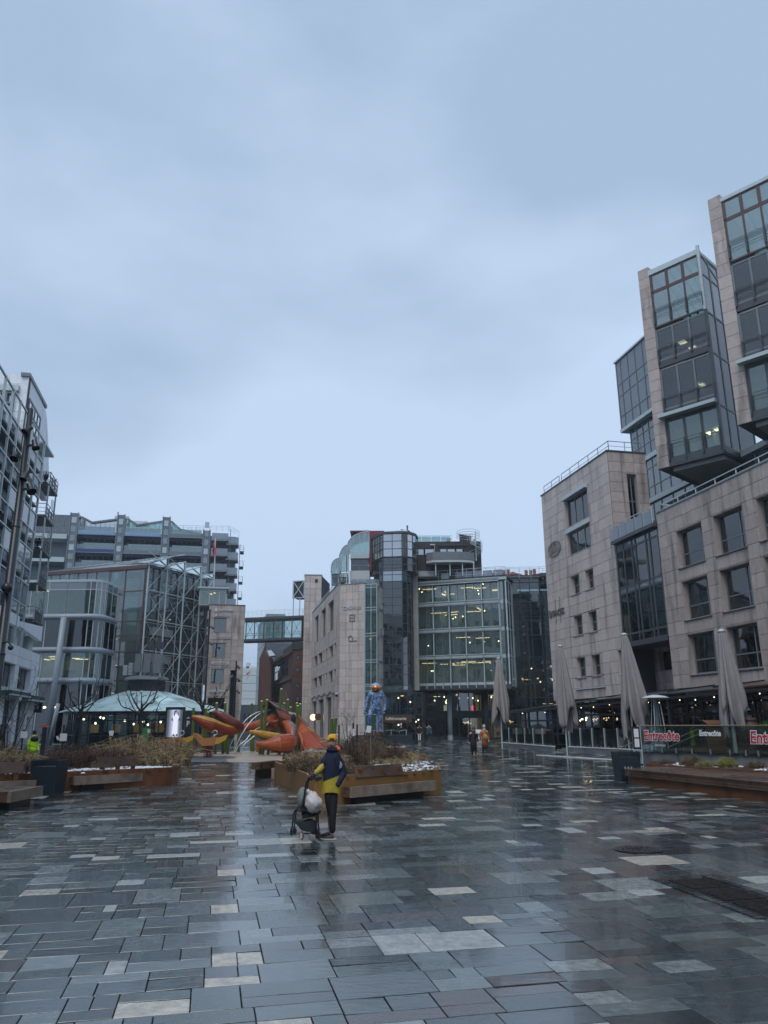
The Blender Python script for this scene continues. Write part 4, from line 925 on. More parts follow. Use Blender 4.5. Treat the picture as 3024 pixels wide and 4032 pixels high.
for a, b in (((-1.4, 17.5), (-1.4, 19.65)), ((.1, 17.5), (.1, 19.65)), ((-1.4, 17.5), (.1, 17.5)), ((-1.4, 19.65), (.1, 19.65)), ((-1.4, 17.5), (.1, 19.65)), ((-1.4, 19.65), (.1, 17.5))): mb.bar(BR.w(a[0], a[1], .0), BR.w(b[0], b[1], .0), .1)
mb.build('frame', M['truss'], hb)
# --- left side
# --- near apartment building with steel framed balconies
p_ = P(152, 2582, 66); LF = Fr((p_.x, p_.y), AX)
ap = thing('apartment_building', 'pale stone apartment building with steel framed balconies and mirrored screens behind the spotlight pole', 'building', LF.w(-8, .5).to_tuple())
W_ = M['whitestone']; M['ribbed'] = mat('pale_ribbed_metal', (.58, .62, .68), .35, var=.08, scale=1.5, stain=.15, streak=True)
M['soffit_boards'] = mat('dark_soffit_boards', (.055, .056, .058), .5)
ops = [(-6.5, -2.3, 5.0, 6.7), (-11.6, -7.6, 5.0, 6.75), (-16.5, -12.6, 5.0, 6.75), (-1.9, -.5, .5, 3.0), (-5.4, -2.6, .5, 4.2), (-9.6, -6.4, .5, 4.2), (-14, -10.6, .5, 4.2), (-19, -15, .5, 4.2)]
cladding(LF, ap, -22, .25, .45, 8.0, ops, 1.25, .62, W_, back=.5, stagger=.5, cap=160)
for (a0, a1, b0, b1) in ops[:3]: window(LF, ap, a0 + .05, a1 - .05, b0, b1, -.4, cols=(.33, .66), gm=M['gdark'])
for (a0, a1, b0, b1) in ops[3:]: window(LF, ap, a0 + .05, a1 - .05, b0, b1, -.45, cols=(.5,), rows=(.7,), gm=M['gdark'])
MB().fb(LF, -22, .25, 8.0, 8.12, -2.4, .05).build('ledge', W_, ap)
mb = MB(); a = [LF.w(-7.9, 9.6, .04), LF.w(.2, 9.25, .04), LF.w(.2, 10.5, .04), LF.w(-7.9, 9.95, .04)]; mb.slab(a, -LF.n * .4); mb.build('lintel_band', W_, ap)
MB().fb(LF, -22, -7.9, 9.5, 10.3, -.4, .0).build('lintel_band', W_, ap)
MB().fb(LF, -22, .2, 8.1, 10.4, -2.8, -2.4).build('loggia_wall', M['steel'], ap)
for s in (-.3, -4.6, -8.9): MB().tube([LF.w(s, 8.1, -.9), LF.w(s, 9.6, -.9)], .42 if s > -1 else .16, 12).build('column', M['truss'], ap)
ops = []
for j, z in enumerate((11.0, 13.9, 16.8, 19.7, 22.6)):
 for s in (-21.5, -18.2, -14.9, -11.6, -8.6): ops.append((s, s + 1.5, z, z + 1.9)); 
cladding(Fr(LF.w(0, 0, -1.4).to_tuple()[:2], AX), ap, -26, -6.6, 10.3, 25.2, ops, 1.1, 1.45, M['ribbed'], back=.4, cap=100)
F14 = Fr(LF.w(0, 0, -1.4).to_tuple()[:2], AX)
for (a0, a1, b0, b1) in ops: window(F14, ap, a0, a1, b0, b1, -.2, cols=(.5,), gm=M['gsky'] if b0 > 18 else M['gdark'], fw=.1, fm=M['ribbed'])
F26 = Fr(LF.w(0, 0, -2.3).to_tuple()[:2], AX)
cladding(F26, ap, -6.6, .3, 10.4, 21.6, [(-2.8, -1.7, z + .2, z + 2.0) for z in (10.6, 13.6, 16.5, 19.4)] + [(-5.8, -4.0, z + .1, z + 2.2) for z in (10.6, 13.6, 16.5, 19.4)], 1.2, .6, W_, back=.4, stagger=.5, cap=60)
for z in (10.6, 13.6, 16.5, 19.4):
 window(F26, ap, -2.78, -1.72, z + .2, z + 2.0, -.25, gm=M['gdark']); window(F26, ap, -5.78, -4.02, z + .1, z + 2.2, -.25, cols=(.5,), gm=M['gdark'])
poly = [(-10.2, 22.0), (-10.2, 29.1), (-3.8, 28.75), (-3.0, 28.35), (-1.2, 26.3), (.2, 24.2), (.7, 21.8)]
MB().slab([LF.w(a, z, -.9) for a, z in poly], LF.n * -.5).build('gable_wall', W_, ap)
F10 = Fr(LF.w(-10.2, 0, -.9).to_tuple()[:2], AX - 90 + 8); F10.n = Vector((F10.d.y, -F10.d.x, 0)); F10.n = F10.n if F10.n.dot(LF.d) < 0 else -F10.n
dn = 1 if F10.d.dot(LF.n) < 0 else -1
def nf(s): return s * dn
cladding(F10, ap, *(sorted((nf(0), nf(12)))), 22.0, 29.1, [tuple(sorted((nf(.9), nf(3.1)))) + (25.2, 27.9)], 1.5, .75, W_, back=.4, stagger=.5, cap=70)
a0, a1 = sorted((nf(.9), nf(3.1)))
window(F10, ap, a0, a1, 25.0, 27.6, -.05, cols=(.72,) if dn < 0 else (.28,), rows=(.62,), gm=M['gmirror'], fm=M['steel'], fw=.2, ft=.3)
MB().fb(F10, a0 - .3, a1 - .2, 27.6, 28.1, -.1, .35).build('blind_box', M['truss'], ap)
window(Fr(LF.w(0, 0, -.88).to_tuple()[:2], AX), ap, -9.6, -5.4, 25.3, 27.4, .0, cols=(.25, .5, .75), rows=(.5,), gm=M['gmirror'], fw=.16)
MB().fb(LF, -10.4, -3.8, 28.9, 29.2, -1.5, -.8).build('coping', M['steel'], ap)
MB().fb(LF, -10, 0, 10.4, 26, -6, -5.8).build('back_wall', M['dark'], ap)
mb_posts = [-21.5, -19.3, -17.2, -15.1, -12.9, -11.0, -8.8, -6.6]
for s in mb_posts: MB().fb(LF, s - .07, s + .07, 8.1, 24.9, -.1, .06).build('frame_post', M['lsteel'], ap)
for s in (-3.25, -.15): MB().fb(LF, s - .05, s + .05, 10.5, 22.5, -.1, .02).build('frame_post', M['truss'], ap)
for z in (11.25, 12.9, 14.1, 15.6, 17.1, 18.6, 20.0, 21.4, 23.0, 24.8): MB().fb(LF, -22, -6.5, z - .05, z + .05, -.08, .05).build('frame_rail', M['lsteel'], ap)
for z in (24.8,): MB().fb(LF, -6.5, -3, z - .08, z + .08, -.9, .05).build('frame_rail', M['lsteel'], ap)
for z in (11.3, 14.15, 17.1):
 for a, b in ((-10.95, -8.85), (-8.75, -6.65), (-15.05, -12.95), (-19.25, -17.25)):
  MB().fb(LF, a, b, z, z + 1.45, -.04, -.01).build('screen_pane', M['gmilk'], ap)
for z in (10.5, 13.5, 16.45, 19.35, 22.2):
 MB().fb(LF, -22, -6.6, z - .12, z + .05, -1.4, -.1).build('balcony_deck', M['soffit_boards'], ap)
M['mesh_panel'] = mat('dark_balcony_mesh', (.05, .055, .06), .6)
for k, z in enumerate((10.53, 13.53, 16.43, 19.3, 22.1)):
 MB().fb(LF, -3.3, .1, z, z + .16, -2.3, .05).build('balcony_deck', M['soffit_boards'], ap)
 pts = [LF.w(-3.25, z + .16, -2.2), LF.w(-3.25, z + .16, 0), LF.w(0, z + .16, 0)]
 railing(pts, ap, M['steel'], h=1.05, nbar=3, post=1.05, r=.03)
 MB().fb(LF, -3.15, -.1, z + .25, z + 1.0, -.05, -.03).build('mesh_panel', M['gmilk'] if k > 2 else M['mesh_panel'], ap)
 if k < 4:
  railing([LF.w(-1.6, z + 1.3, -.02), LF.w(0, z + 1.3, -.02)], ap, M['steel'], h=.75, nbar=3, post=.6, r=.02)
M['leaf'] = mat('dark_balcony_leaves', (.035, .05, .035), .6, var=.4); M['clay'] = mat('balcony_pot', (.09, .07, .06), .7)
def pot_plant(c, h, label, spiky=True, n=26, group='balcony plants'):
 r = thing('potted_plant', label, 'plant', tuple(c), group=None)
 MB().lathe(c, [(.16, 0), (.22, .3), (.2, .3)], 8).build('pot', M['clay'], r)
 mb = MB(); c = Vector(c) + Vector((0, 0, .3))
 for i in range(n):
  a = random.uniform(0, 6.28); t = random.uniform(.35, 1); e = Vector((math.cos(a) * t * .55, math.sin(a) * t * .55, h * random.uniform(.5, 1)))
  m_ = c + e * .6 + Vector((0, 0, .12)); w = Vector((-math.sin(a), math.cos(a), 0)) * .045
  mb.add([c - w * .3, c + w * .3, m_ + w, m_ - w], [(0, 1, 2, 3)]); mb.add([m_ - w, m_ + w, c + e], [(0, 1, 2)])
 mb.build('leaves', M['leaf'], r)
pot_plant(LF.w(-2.6, 22.27, -.5), 1.0, 'spiky dark potted plant on the highest end balcony', n=40)
pot_plant(LF.w(-.5, 22.27, -.3), 1.1, 'spiky potted plant at the outer corner of the highest end balcony', n=40)
pot_plant(LF.w(-.6, 19.46, -.3), .7, 'low bushy plant on the second highest end balcony')
pot_plant(LF.w(-2.3, 16.6, -.6), .9, 'twiggy dark plant on the middle end balcony', n=34)
for k, (s, z, lab) in enumerate(((-2.9, 13.7, 'pale rounded garden chair on the balcony above the lowest one'), (-2.6, 10.7, 'pale rounded garden chair on the lowest end balcony'))):
 r = thing('garden_chair', lab, 'chair', tuple(LF.w(s, z, -1.2)))
 q = LF.w(s, z, -1.2); MB().box(q.x - .25, q.x + .25, q.y - .25, q.y + .25, z + .4, z + .46).build('seat', M['truss'], r)
 MB().slab([q + Vector((-.25, .25, .45)), q + Vector((.25, .25, .45)), q + Vector((.2, .4, 1.0)), q + Vector((-.2, .4, 1.0))], (0, .04, 0)).build('backrest', M['truss'], r)
 for dx in (-.22, .22):
  for dy in (-.22, .22): MB().tube([q + Vector((dx, dy, 0)), q + Vector((dx, dy, .42))], .02, 4).build('leg', M['truss'], r)
M['green_awn'] = mat('dark_green_awning', (.02, .06, .055), .6)
aw = thing('awning', 'dark green folded awning box on the apartment building shopfront', 'awning', tuple(LF.w(-3, 4.3, .4)))
MB().fb(LF, -4.5, .6, 4.35, 4.62, .1, .75).build('fabric', M['green_awn'], aw); MB().fb(LF, -4.5, .6, 4.2, 4.32, .55, .8).build('front_bar', M['truss'], aw)
aw = thing('awning', 'green awning further left, against the picture edge', 'awning', tuple(LF.w(-9, 4.3, .4)))
MB().fb(LF, -11.5, -5.5, 4.5, 4.72, .1, .9).build('fabric', M['green_awn'], aw); MB().fb(LF, -11.5, -5.5, 4.38, 4.48, .7, .95).build('front_bar', M['truss'], aw)
# --- rounded glass office with tube bands
p_ = P(300, 2800, 76); ST = Fr((p_.x, p_.y), 92)
so_ = thing('rounded_glass_office', 'glass office with rounded corner and three grey tubular bands', 'building', ST.w(-2, g6).to_tuple())
M['tubegrey'] = mat('pale_grey_metal_tube', (.27, .31, .36), .35, var=.06)
arc = [ST.w(-7.5, 0, 0)] + [ST.w(-2.15, 0, 0)] + [ST.w(.25, 0, 0)] + [ST.w(.25 + 1.25 * math.sin(a), 0, -1.25 + 1.25 * math.cos(a)) for a in [R(q) for q in (25, 50, 75, 90)]] + [ST.w(1.5, 0, -4)]
ap2 = [(q.x, q.y) for q in arc]
for (z0, z1, g_) in ((12.95, 16.2, 'gbox'), (9.7, 12.4, 'gdark'), (6.75, 9.2, 'gbox'), (.62, 6.2, 'gdark')):
 zl = [z0, z1] if z0 != 12.95 else [z0, 15.4, z1]
 poly_curtain(so_, ap2, zl, M[g_], M['truss'], sub=[3, 1, 1, 1, 1, 1, 2], mw=.07, pick=(lambda i, j: M['gmilk'] if j == 1 else M['gbox']) if z0 == 12.95 else None)
for z in (12.68, 9.45, 6.48):
 MB().tube([Vector((q.x, q.y, z)) + (ST.n * .05) for q in arc], .26, 10).build('tube_band', M['tubegrey'], so_, smooth=True)
MB().prism(ap2 + [ST.w(-7.5, 0, -5).to_tuple()[:2]], 16.2, 16.42).build('roof', M['lsteel'], so_)
sf_ = [(ST.w(-7.5, 0, -.15)), ST.w(.2, 0, -.15), ST.w(1.0, 0, -.6), ST.w(1.3, 0, -1.3), ST.w(1.3, 0, -6), ST.w(-7.5, 0, -6)]
for z in (6.35, 9.35, 12.55, 16.1): MB().prism([(q.x, q.y) for q in sf_], z - .35, z).build('floor_slab', M['ceil'], so_)
storey(ST, so_, -7.4, 1.2, [6.4, 9.0], -.5, 5, lamps=5, desks=4, seed=81, lsize=(.7, .25), slabw=.02); storey(ST, so_, -7.4, 1.2, [12.6, 15.7], -.5, 5, lamps=5, desks=3, seed=83, lsize=(.7, .25), slabw=.02)
cladding(Fr(ST.w(0, 0, -.25).to_tuple()[:2], 92), so_, -7.4, -2.35, 9.65, 12.4, [], .62, .42, M['steel'], back=.1, cap=90)
MB().fb(ST, -7.4, 1.3, .6, 6.2, -5, -4.8).fb(ST, -7.4, 1.3, 9.4, 12.4, -5, -4.8).build('back_wall', M['dark'], so_)
for k in range(3): MB().fb(ST, .35 + k * .3, .42 + k * .3, 9.7, 16.0, -.9 - .2 * k, -.8 - .2 * k).build('hanging_pipe', M['lsteel'], so_)
MB().tube([Vector((-31.65, 75.1, .6)), Vector((-31.3, 75.1, 12.5))], .28, 12).build('leaning_column', M['tubegrey'], so_, smooth=True)
MB().tube([Vector((-31.2, 74.6, .6)), Vector((-30.6, 74.2, 4.3))], .2, 10).build('strut', M['tubegrey'], so_, smooth=True)
M['woodwarm'] = mat('warm_wood_shop_wall', (.30, .12, .04), .6, var=.25, scale=3)
for a, b in ((-3.6, -2.5), (-2.35, -1.25), (-5.2, -4)): MB().fb(ST, a, b, .7, 3.1, -.3, -.2).build('lit_wood_door', M['woodwarm'], so_)
MB().fb(ST, -5.4, -.5, 3.2, 3.9, -.3, -.2).build('wood_fascia', M['woodwarm'], so_)
for a in (-3.1, -2.1): MB().blob(ST.w(a, 4.0, .1), .11, 6, 4).build('wall_lamp', M['lampw'], so_)
sg = thing('gym_sign', 'black vertical hanging sign reading SATS on the pale stone corner', 'sign', tuple(P(148, 2800, 65)))
f_ = Fr(P(148, 2800, 65.5)[:2], 88); s0 = f_.s(132, 2800); s1 = f_.s(163, 2800); z1 = f_.z(148, 2766); z0 = f_.z(148, 2806)
MB().fb(f_, s0, s1, z0, z1, -.15, .0).build('board', M['black'], sg)
text('SATS', f_, s1 - .28, z0 + .28, .50, M['desk'], sg, dep=.01, rot='V', sx=.85, bold=.01)
# --- greenhouse hall
p_ = P(545, 2830, 86); GH = Fr((p_.x, p_.y), 108)
K = GH.w(-.55, 0)
gh = thing('glass_atrium_hall', 'tall glass atrium with white pipe trusses and sawtooth glass roof', 'building', K.to_tuple()[:2] + (g6,))
M['gatrium'] = glass('atrium_glass', (.56, .66, .68), base=.09, milk=.24, milkcol=(.40, .58, .60))
curtain(GH, gh, [-5.3, -3.2, -.62], [.62, 3.2, 5.2, 7.1, 8.65, 10.2, 12.0, 13.6, 17.0, 19.5], M['gatrium'], M['maroon'], mw=.13, md=.16, dep=0)
GHb = Fr(GH.w(-5.3, 0).to_tuple()[:2], 65); 
poly_curtain(gh, [GH.w(-6.6, 0, -1.6).to_tuple()[:2], GH.w(-5.3, 0).to_tuple()[:2]], [.62, 3.2, 5.2, 7.1, 8.65, 10.2, 12.0, 13.6, 17.0, 19.5], M['gatrium'], M['steel'], sub=[1], mw=.12)
curtain(GH, gh, [-15, -13.7, -12.4, -11.1, -9.8, -8.5, -7.2, -5.4], [17.4, 19.6], M['gatrium'], M['maroon'], mw=.08, dep=0)
MB().fb(GH, -15, -.4, 19.55, 19.95, -.3, .1).build('eaves_beam', M['maroon'], gh)
n = 14
it = []
for i in range(n):
 s = -15 + i * 1.05; a = [GH.w(s, 19.97, .0), GH.w(s + 1.0, 19.97, .0), GH.w(s + 2.6, 20.95 + .04 * i, -3.2), GH.w(s + 1.6, 20.95 + .04 * i, -3.2)]
 it.append((1, (lambda mb, a=a: mb.slab(a, (0, 0, .04))), random.random()))
emit(gh, 'roof_pane', it, M['groof'])
MB().bar(GH.w(-13.5, 21.0, -3.2), GH.w(2.4, 21.55, -3.2), .12).build('ridge_beam', M['lsteel'], gh)
mb = MB()
for i in range(n + 1): mb.bar(GH.w(-15 + i * 1.05 - .02, 20.0, .0), GH.w(-15 + i * 1.05 + 1.58, 21.0 + .04 * i, -3.2), .06)
mb.build('rafter', M['steel'], gh)
TR = Fr((K.x, K.y), 25, flip=False)
if TR.n.dot(-TR.o) < 0: TR.n = -TR.n
posts = [.35, 3.5, 6.65, 9.75, 12.35]; lvt = [.62, 3.8, 7.1, 10.35, 13.8, 17.15, 20.3]
curtain(TR, gh, [p + d for p in posts for d in ((-.12, .0) if 0 else (0,))], lvt, M['gatrium'], M['maroon'], mw=.16, md=.14, dep=-.9)
emit(gh, 'low_transom', [(1, (lambda mb, z=z: mb.fb(TR, .35, 12.3, z - .04, z + .04, -1.0, -.88)), .5) for z in (2.2, 5.4, 8.7, 12.0, 15.4, 18.7)], M['steel'])
def pipe(a, b, r=.05): MB().tube([a, b], r, 6).build('truss_pipe', M['truss'], gh)
for s in posts:
 pipe(TR.w(s, .6, .1), TR.w(s, 20.4 if s < 1 else 21.5, .1), .10); pipe(TR.w(s, .6, -.75), TR.w(s, 20.2, -.75), .06)
for z in lvt[1:]:
 pipe(TR.w(posts[0], z, .1), TR.w(posts[-1], z, .1), .05); pipe(TR.w(posts[0], z - .18, -.7), TR.w(posts[-1], z - .18, -.7), .03)
 for s in posts: pipe(TR.w(s, z, .1), TR.w(s, z, -.8), .05)
for i in range(4):
 for j in range(6):
  a, b, z0, z1 = posts[i], posts[i + 1], lvt[j], lvt[j + 1]
  pipe(TR.w(a, z0, .1), TR.w(b, z1, .1), .032)
  if j < 5 or i: pipe(TR.w(a, z1, .1), TR.w(b, z0, .1), .032)
for i in range(4):                                                   # sawtooth roof bays
 a, b = posts[i], posts[i + 1]; ta, tb = 20.35, 21.5 if i < 3 else 21.0
 MB().slab([TR.w(a, ta, .1), TR.w(b, tb, .1), TR.w(b, tb, -6), TR.w(a, ta, -6)], (0, 0, .04)).build('roof_pane', M['groof'], gh)
 MB().slab([TR.w(a, ta, .05), TR.w(b, ta, .05), TR.w(b, tb, .05)], TR.n * -.03).build('gable_pane', M['ggreen'], gh)
 pipe(TR.w(a, ta, .12), TR.w(b, tb, .12), .07); pipe(TR.w(a, tb, .12), TR.w(b, ta, .12), .05)
mb = MB(); rg2 = random.Random(4)
for k in range(260):
 s = rg2.uniform(-14, 0); a = GH.w(s, rg2.uniform(14.5, 19.4) if s > -5.5 else rg2.uniform(17.5, 19.5), rg2.uniform(-8, -.8)); mb.bar(a, a + Vector((rg2.uniform(-1.5, 1.5), rg2.uniform(-.7, .7), rg2.uniform(-.5, .7))), .045)
for k in range(150):
 a = TR.w(rg2.uniform(0, 12), rg2.uniform(15, 20), rg2.uniform(-8, -1.5)); mb.bar(a, a + Vector((rg2.uniform(-.5, .5), rg2.uniform(-1.2, 1.2), rg2.uniform(-.5, .6))), .045)
o = mb.build('roof_lattice', M['truss'], gh); o['kind'] = 'stuff'
storey(GH, gh, -14.8, -.7, [.62, 3.9, 7.0, 10.1, 13.2], -2.5, 7, lamps=7, desks=4, seed=91, side=False, wall=M['truss'], lsize=(.9, .25), slabw=.9)
storey(TR, gh, .3, 12.2, [.62, 4.2, 7.4, 10.6, 13.6], -4.0, 6, lamps=6, desks=0, seed=93, side=False, wall=M['office'], lsize=(1.0, .25), slabw=.7)
MB().fb(GH, -15, -.5, 13.2, 16.2, -9.6, -9.4).fb(TR, 0, 12.4, 13.5, 16, -10.2, -10.0).build('back_wall', M['truss'], gh)
MB().slab([TR.w(6.9, .6, -2.2), TR.w(9.2, .6, -2.2), TR.w(9.2, 17, -2.2), TR.w(7.9, 16.6, -2.2)], TR.n * -.3).build('raking_wall', mat('olive_grey_wall', (.12, .12, .10), .8), gh)
for k in range(14): MB().fb(TR, rg2.uniform(.8, 11) , 0, 0, 0, 0, 0)
for k, (s, z) in enumerate(((1.0, 1.3), (4.3, 1.3), (4.6, 4.4), (4.2, 7.6), (7.2, 9.0), (1.2, 7.5), (1.1, 4.4), (10.4, 4.5), (10.2, 8.0))):
 MB().fb(TR, s, s + 1.9, z, z + 2.0, -1.6, -1.5).build('pale_blind', M['gmilk'], gh)
# --- stone sign tower
p_ = P(830, 2830, 93); BN = Fr((p_.x, p_.y), 80)
bt = thing('stone_sign_tower', 'pink granite tower with company names and three square windows beside the atrium', 'building', BN.w(1.5, g6).to_tuple())
ops = [(-.25, 1.27, 13.0, 14.8), (-.25, 1.27, 9.98, 11.8), (-.25, 1.27, 7.0, 8.75), (2.0, 2.75, .6, 8.6), (-.5, 1.5, .6, 5.4)]
cladding(BN, bt, -.9, 3.4, .6, 16.3, ops, .72, .83, M['stone'], back=.5, cap=150)
for o_ in ops[:3]: window(BN, bt, o_[0] + .03, o_[1] - .03, o_[2] + .03, o_[3] - .03, -.25, gm=M['glass'], fw=.07)
MB().fb(BN, -.9, 3.3, 6.4, 15.5, -3, -2.8).fb(BN, -.9, 3.3, .6, 8, -1.4, -1.2).build('back_wall', M['dark'], bt)
MB().fb(BN, -.8, 3.2, 12.3, 12.5, -2.8, -.5).fb(BN, -.8, 3.2, 15.2, 15.4, -2.8, -.5).build('ceiling', M['ceil'], bt)
for z, s in ((15.1, .0), (15.1, .8), (12.2, .2)): MB().fb(BN, s, s + .35, z, z + .05, -1.2, -1.0).build('ceiling_lamp', M['lamp'], bt)
MB().fb(BN, -.95, 3.42, 16.3, 16.4, -5, .08).build('coping', M['dsteel'], bt); MB().fb(BN, 3.0, 3.4, .6, 16.3, -5, -.5).build('side_wall', M['stone'], bt)
q = BN.w(3.4, 0); BNs = Fr((q.x, q.y), AX + 14, flip=False)
for (t_, z, sz, s, b_, sx) in (('BNP PARIBAS', 15.6, .36, .32, .012, .80), ('Alfred Berg', 14.93, .40, .25, .0, .72), ('KONGSBERG', 12.25, .42, .12, .0, .76), ('PROTECTOR', 9.22, .44, -.33, .02, .84), ('SAMSUNG', 6.0, .50, -.4, .02, .86)):
 lg = thing('wall_lettering', f'pale metal letters reading {t_} on the granite sign tower', 'sign', tuple(BN.w(s, z)))
 text(t_, BN, s, z, sz, M['letterw'], lg, dep=.10, bold=b_, sx=sx)
 if 'BNP' in t_: MB().fb(BN, -.2, .12, 15.52, 15.95, .07, .14).build('logo_square', M['letterw'], lg)
 if 'Alf' in t_: MB().slab([BN.w(-.2, 14.95, .08), BN.w(.12, 14.95, .08), BN.w(.1, 15.4, .08)], BN.n * .04).build('logo_sail', M['letterw'], lg)
 if 'KON' in t_: MB().fb(BN, -.3, -.2, 12.2, 12.75, .07, .12).fb(BN, -.3, .05, 12.65, 12.75, .07, .12).fb(BN, -.05, .05, 12.2, 12.65, .07, .12).build('logo_mark', M['letterw'], lg)
text('forsikring', BN, 1.1, 8.98, .17, M['letterw'], bpy.data.objects['wall_lettering'], dep=.08)
gp = thing('rooftop_glasshouse', 'small glass penthouse with lit ceiling lamps on top of the granite sign tower', 'conservatory', BN.w(0, 16.4, -2).to_tuple())
curtain(BN, gp, [-2.2, -1.0, .2, 1.0], [16.5, 18.1, 18.5], M['gbox'], M['lsteel'], mw=.08, dep=-1.2); MB().fb(BN, -2.4, 1.3, 18.5, 18.7, -5, -.9).build('roof', M['lsteel'], gp)
storey(BN, gp, -2.2, 1.0, [16.4, 18.4], -1.6, 3, lamps=3, desks=0, seed=95, lsize=(.7, .2), slabw=.1)
# --- stepped apartment block far behind with blue balconies
AP = Fr(P(300, 2100, 140)[:2], 80)
ab = thing('apartment_block', 'zigzag grey glass apartment block with pale and dark blue balconies behind the atrium', 'building', AP.w(8, 20).to_tuple())
M['bluebal'] = mat('dark_blue_balcony', (.015, .05, .17), .4); M['palebal'] = mat('pale_blue_balcony', (.20, .32, .52), .4); M['greybal'] = mat('grey_glass_balcony', (.13, .165, .19), .3)
M['facadeg'] = mat('grey_facade_glass', (.10, .145, .175), .25, var=.3, scale=.4, spec=.7)
MB().fb(AP, -10, 29.4, 10, 38.2, -14, -3.2).build('wall', M['facadeg'], ab)
tw_ = [(-1.3, .1), (7.2, 8.5), (15.55, 16.85), (23.2, 24.5)]
for k, (a, b) in enumerate(tw_):
 top = [40.95, 40.95, 40.85, 38.5][k]
 MB().fb(AP, a, b, 10, top, -3, 0).build('stair_tower', M['facadeg'], ab)
 for s in (a, b): MB().fb(AP, s - .09, s + .09, 10, top + .1, -.1, .18).build('tower_post', M['steel'], ab)
 for j in range(9):
  z = 39.6 - j * 1.75
  if z > 12: MB().fb(AP, a + .25, b - .25, z - .55, z + .55, .0, .06).build('window', M['ggreen'] if j % 3 else M['gblue'], ab)
bays = [(.15, 7.1), (8.6, 15.45), (16.9, 23.1)]
cols_ = [[('palebal'), ('bluebal'), ('greybal'), ('greybal')], [('palebal'), ('greybal'), ('greybal'), ('greybal')], [('greybal'), ('greybal'), ('greybal'), ('greybal')]]
for k, (a, b) in enumerate(bays):
 tops = [(40.9, 39.9, 40.8), (40.9, 39.7, 40.7), (40.7, 39.2, 38.2)][k]
 m_ = (a + b) / 2 - 1.5
 MB().slab([AP.w(a, 38.4, -3.1), AP.w(b, 38.4, -3.1), AP.w(b, tops[2], -3.1), AP.w(m_, tops[1], -3.1), AP.w(a, tops[0], -3.1)], AP.n * .1).build('penthouse_glass', M['gmirror'] if k == 0 else M['ggreen'], ab)
 mb = MB()
 for i in range(9): s = a + (b - a) * i / 8; mb.fb(AP, s - .04, s + .04, 38.0, 39.8, -3.0, -2.9)
 mb.build('glazing_bar', M['truss'], ab)
 MB().bar(AP.w(a, tops[0], -2.6), AP.w(m_, tops[1], -2.6), .3).bar(AP.w(m_, tops[1], -2.6), AP.w(b, tops[2], -2.6), .3).build('roof_edge', M['steel'], ab)
 for j, zz in enumerate((37.2, 33.75, 30.3, 26.8)):
  mt = M[cols_[k][j]]
  MB().fb(AP, a + .1, b - .1, zz - .2, zz + .42, -.15, .0).build('balcony_front', mt, ab)
  MB().fb(AP, a + .2, b - .2, zz + .42, zz + 1.3, -.12, -.06).build('balcony_pane', M['gatrium'], ab)
  MB().fb(AP, a, b, zz - .36, zz - .2, -3.1, .1).build('balcony_deck', M['steel'], ab)
  MB().fb(AP, a + .15, b - .15, zz - .75, zz - .4, -.9, -.7).build('awning_box', M['bluebal'], ab)
  MB().fb(AP, a + .2, b - .2, zz - 3.1, zz - .8, -2.9, -2.85).build('recess_pane', M['ggreen'], ab)
  mb = MB()
  for i in range(7): s = a + .3 + (b - a - .6) * i / 6; mb.fb(AP, s - .06, s + .06, zz - 3.2, zz - .5, -3.1, -2.95)
  mb.fb(AP, a + .2, b - .2, zz - 1.2, zz - 1.1, -3.1, -2.95); mb.build('glazing_bar', M['truss'], ab)
curtain(AP, ab, [-9, -7.7, -6.4, -5.1, -3.8, -2.5, -1.4], [36.4, 37.6, 38.8, 40.6], M['gtower'], M['steel'], mw=.1, dep=-.5)
for z in (35.8, 31.4): MB().fb(AP, -10, -1.5, z, z + .9, -3, .6).build('ledge', M['lsteel'], ab)
window(AP, ab, -7.5, -5, 32.6, 35.2, -3.0, gm=M['gblue'])
for j in range(7):
 z = 36.6 - j * 3.0; mt = M['steel']
 MB().fb(AP, 24.8, 28.0, z - .25, z + .1, -3, .8).build('balcony_deck', mt, ab); MB().fb(AP, 27.6, 30.0, z - .85, z - .5, -3, .3).build('balcony_deck', mt, ab)
 MB().fb(AP, 24.9, 28.0, z + .1, z + 1.3, .7, .76).fb(AP, 28.0, 30, z - .5, z + .7, .2, .26).build('balcony_pane', M['gmilk'], ab)
 MB().fb(AP, 30.2, 31.0, z - 2.0, z - 1.85, -3, -.5).build('balcony_deck', M['dsteel'], ab)
 railing([AP.w(30.2, z - 1.9, -.5), AP.w(31.0, z - 1.9, -.5), AP.w(31.0, z - 1.9, -3)], ab, M['steel'], h=1.1, nbar=3, post=.8, r=.03)
MB().fb(AP, 24.5, 29.2, 10, 36.6, -6, -3).build('wall', M['steel'], ab)
for s in (28.3, 30.2): MB().fb(AP, s, s + .12, 18, 39 if s < 29 else 36, -.3, -.1).build('tower_post', M['steel'], ab)
railing([AP.w(16.9, 38.3, -.5), AP.w(24.4, 38.3, 0), AP.w(28, 38.3, .5), AP.w(30, 37.4, .3)], ab, M['truss'], h=1.1, nbar=3, post=1.2, r=.03)
MB().fb(AP, 5.6, 8.2, 40.8, 42.3, -8, -6).build('roof_box', M['truss'], ab); MB().fb(AP, 5.9, 6.1, 42.3, 43.3, -7, -6.8).build('pipe', M['redmetal'], ab)
MB().fb(AP, 9.0, 12, 40.6, 41.4, -8, -6).build('roof_box', M['ribbed'], ab)
fl = thing('flag', 'Norwegian flag hanging limp on a white pole above the atrium', 'flag', AP.w(24, 20, 4).to_tuple())
fp = P(845, 2300, 120); MB().tube([P(842, 2330, 120), P(848, 2120, 120)], .10, 6).build('pole', M['desk'], fl)
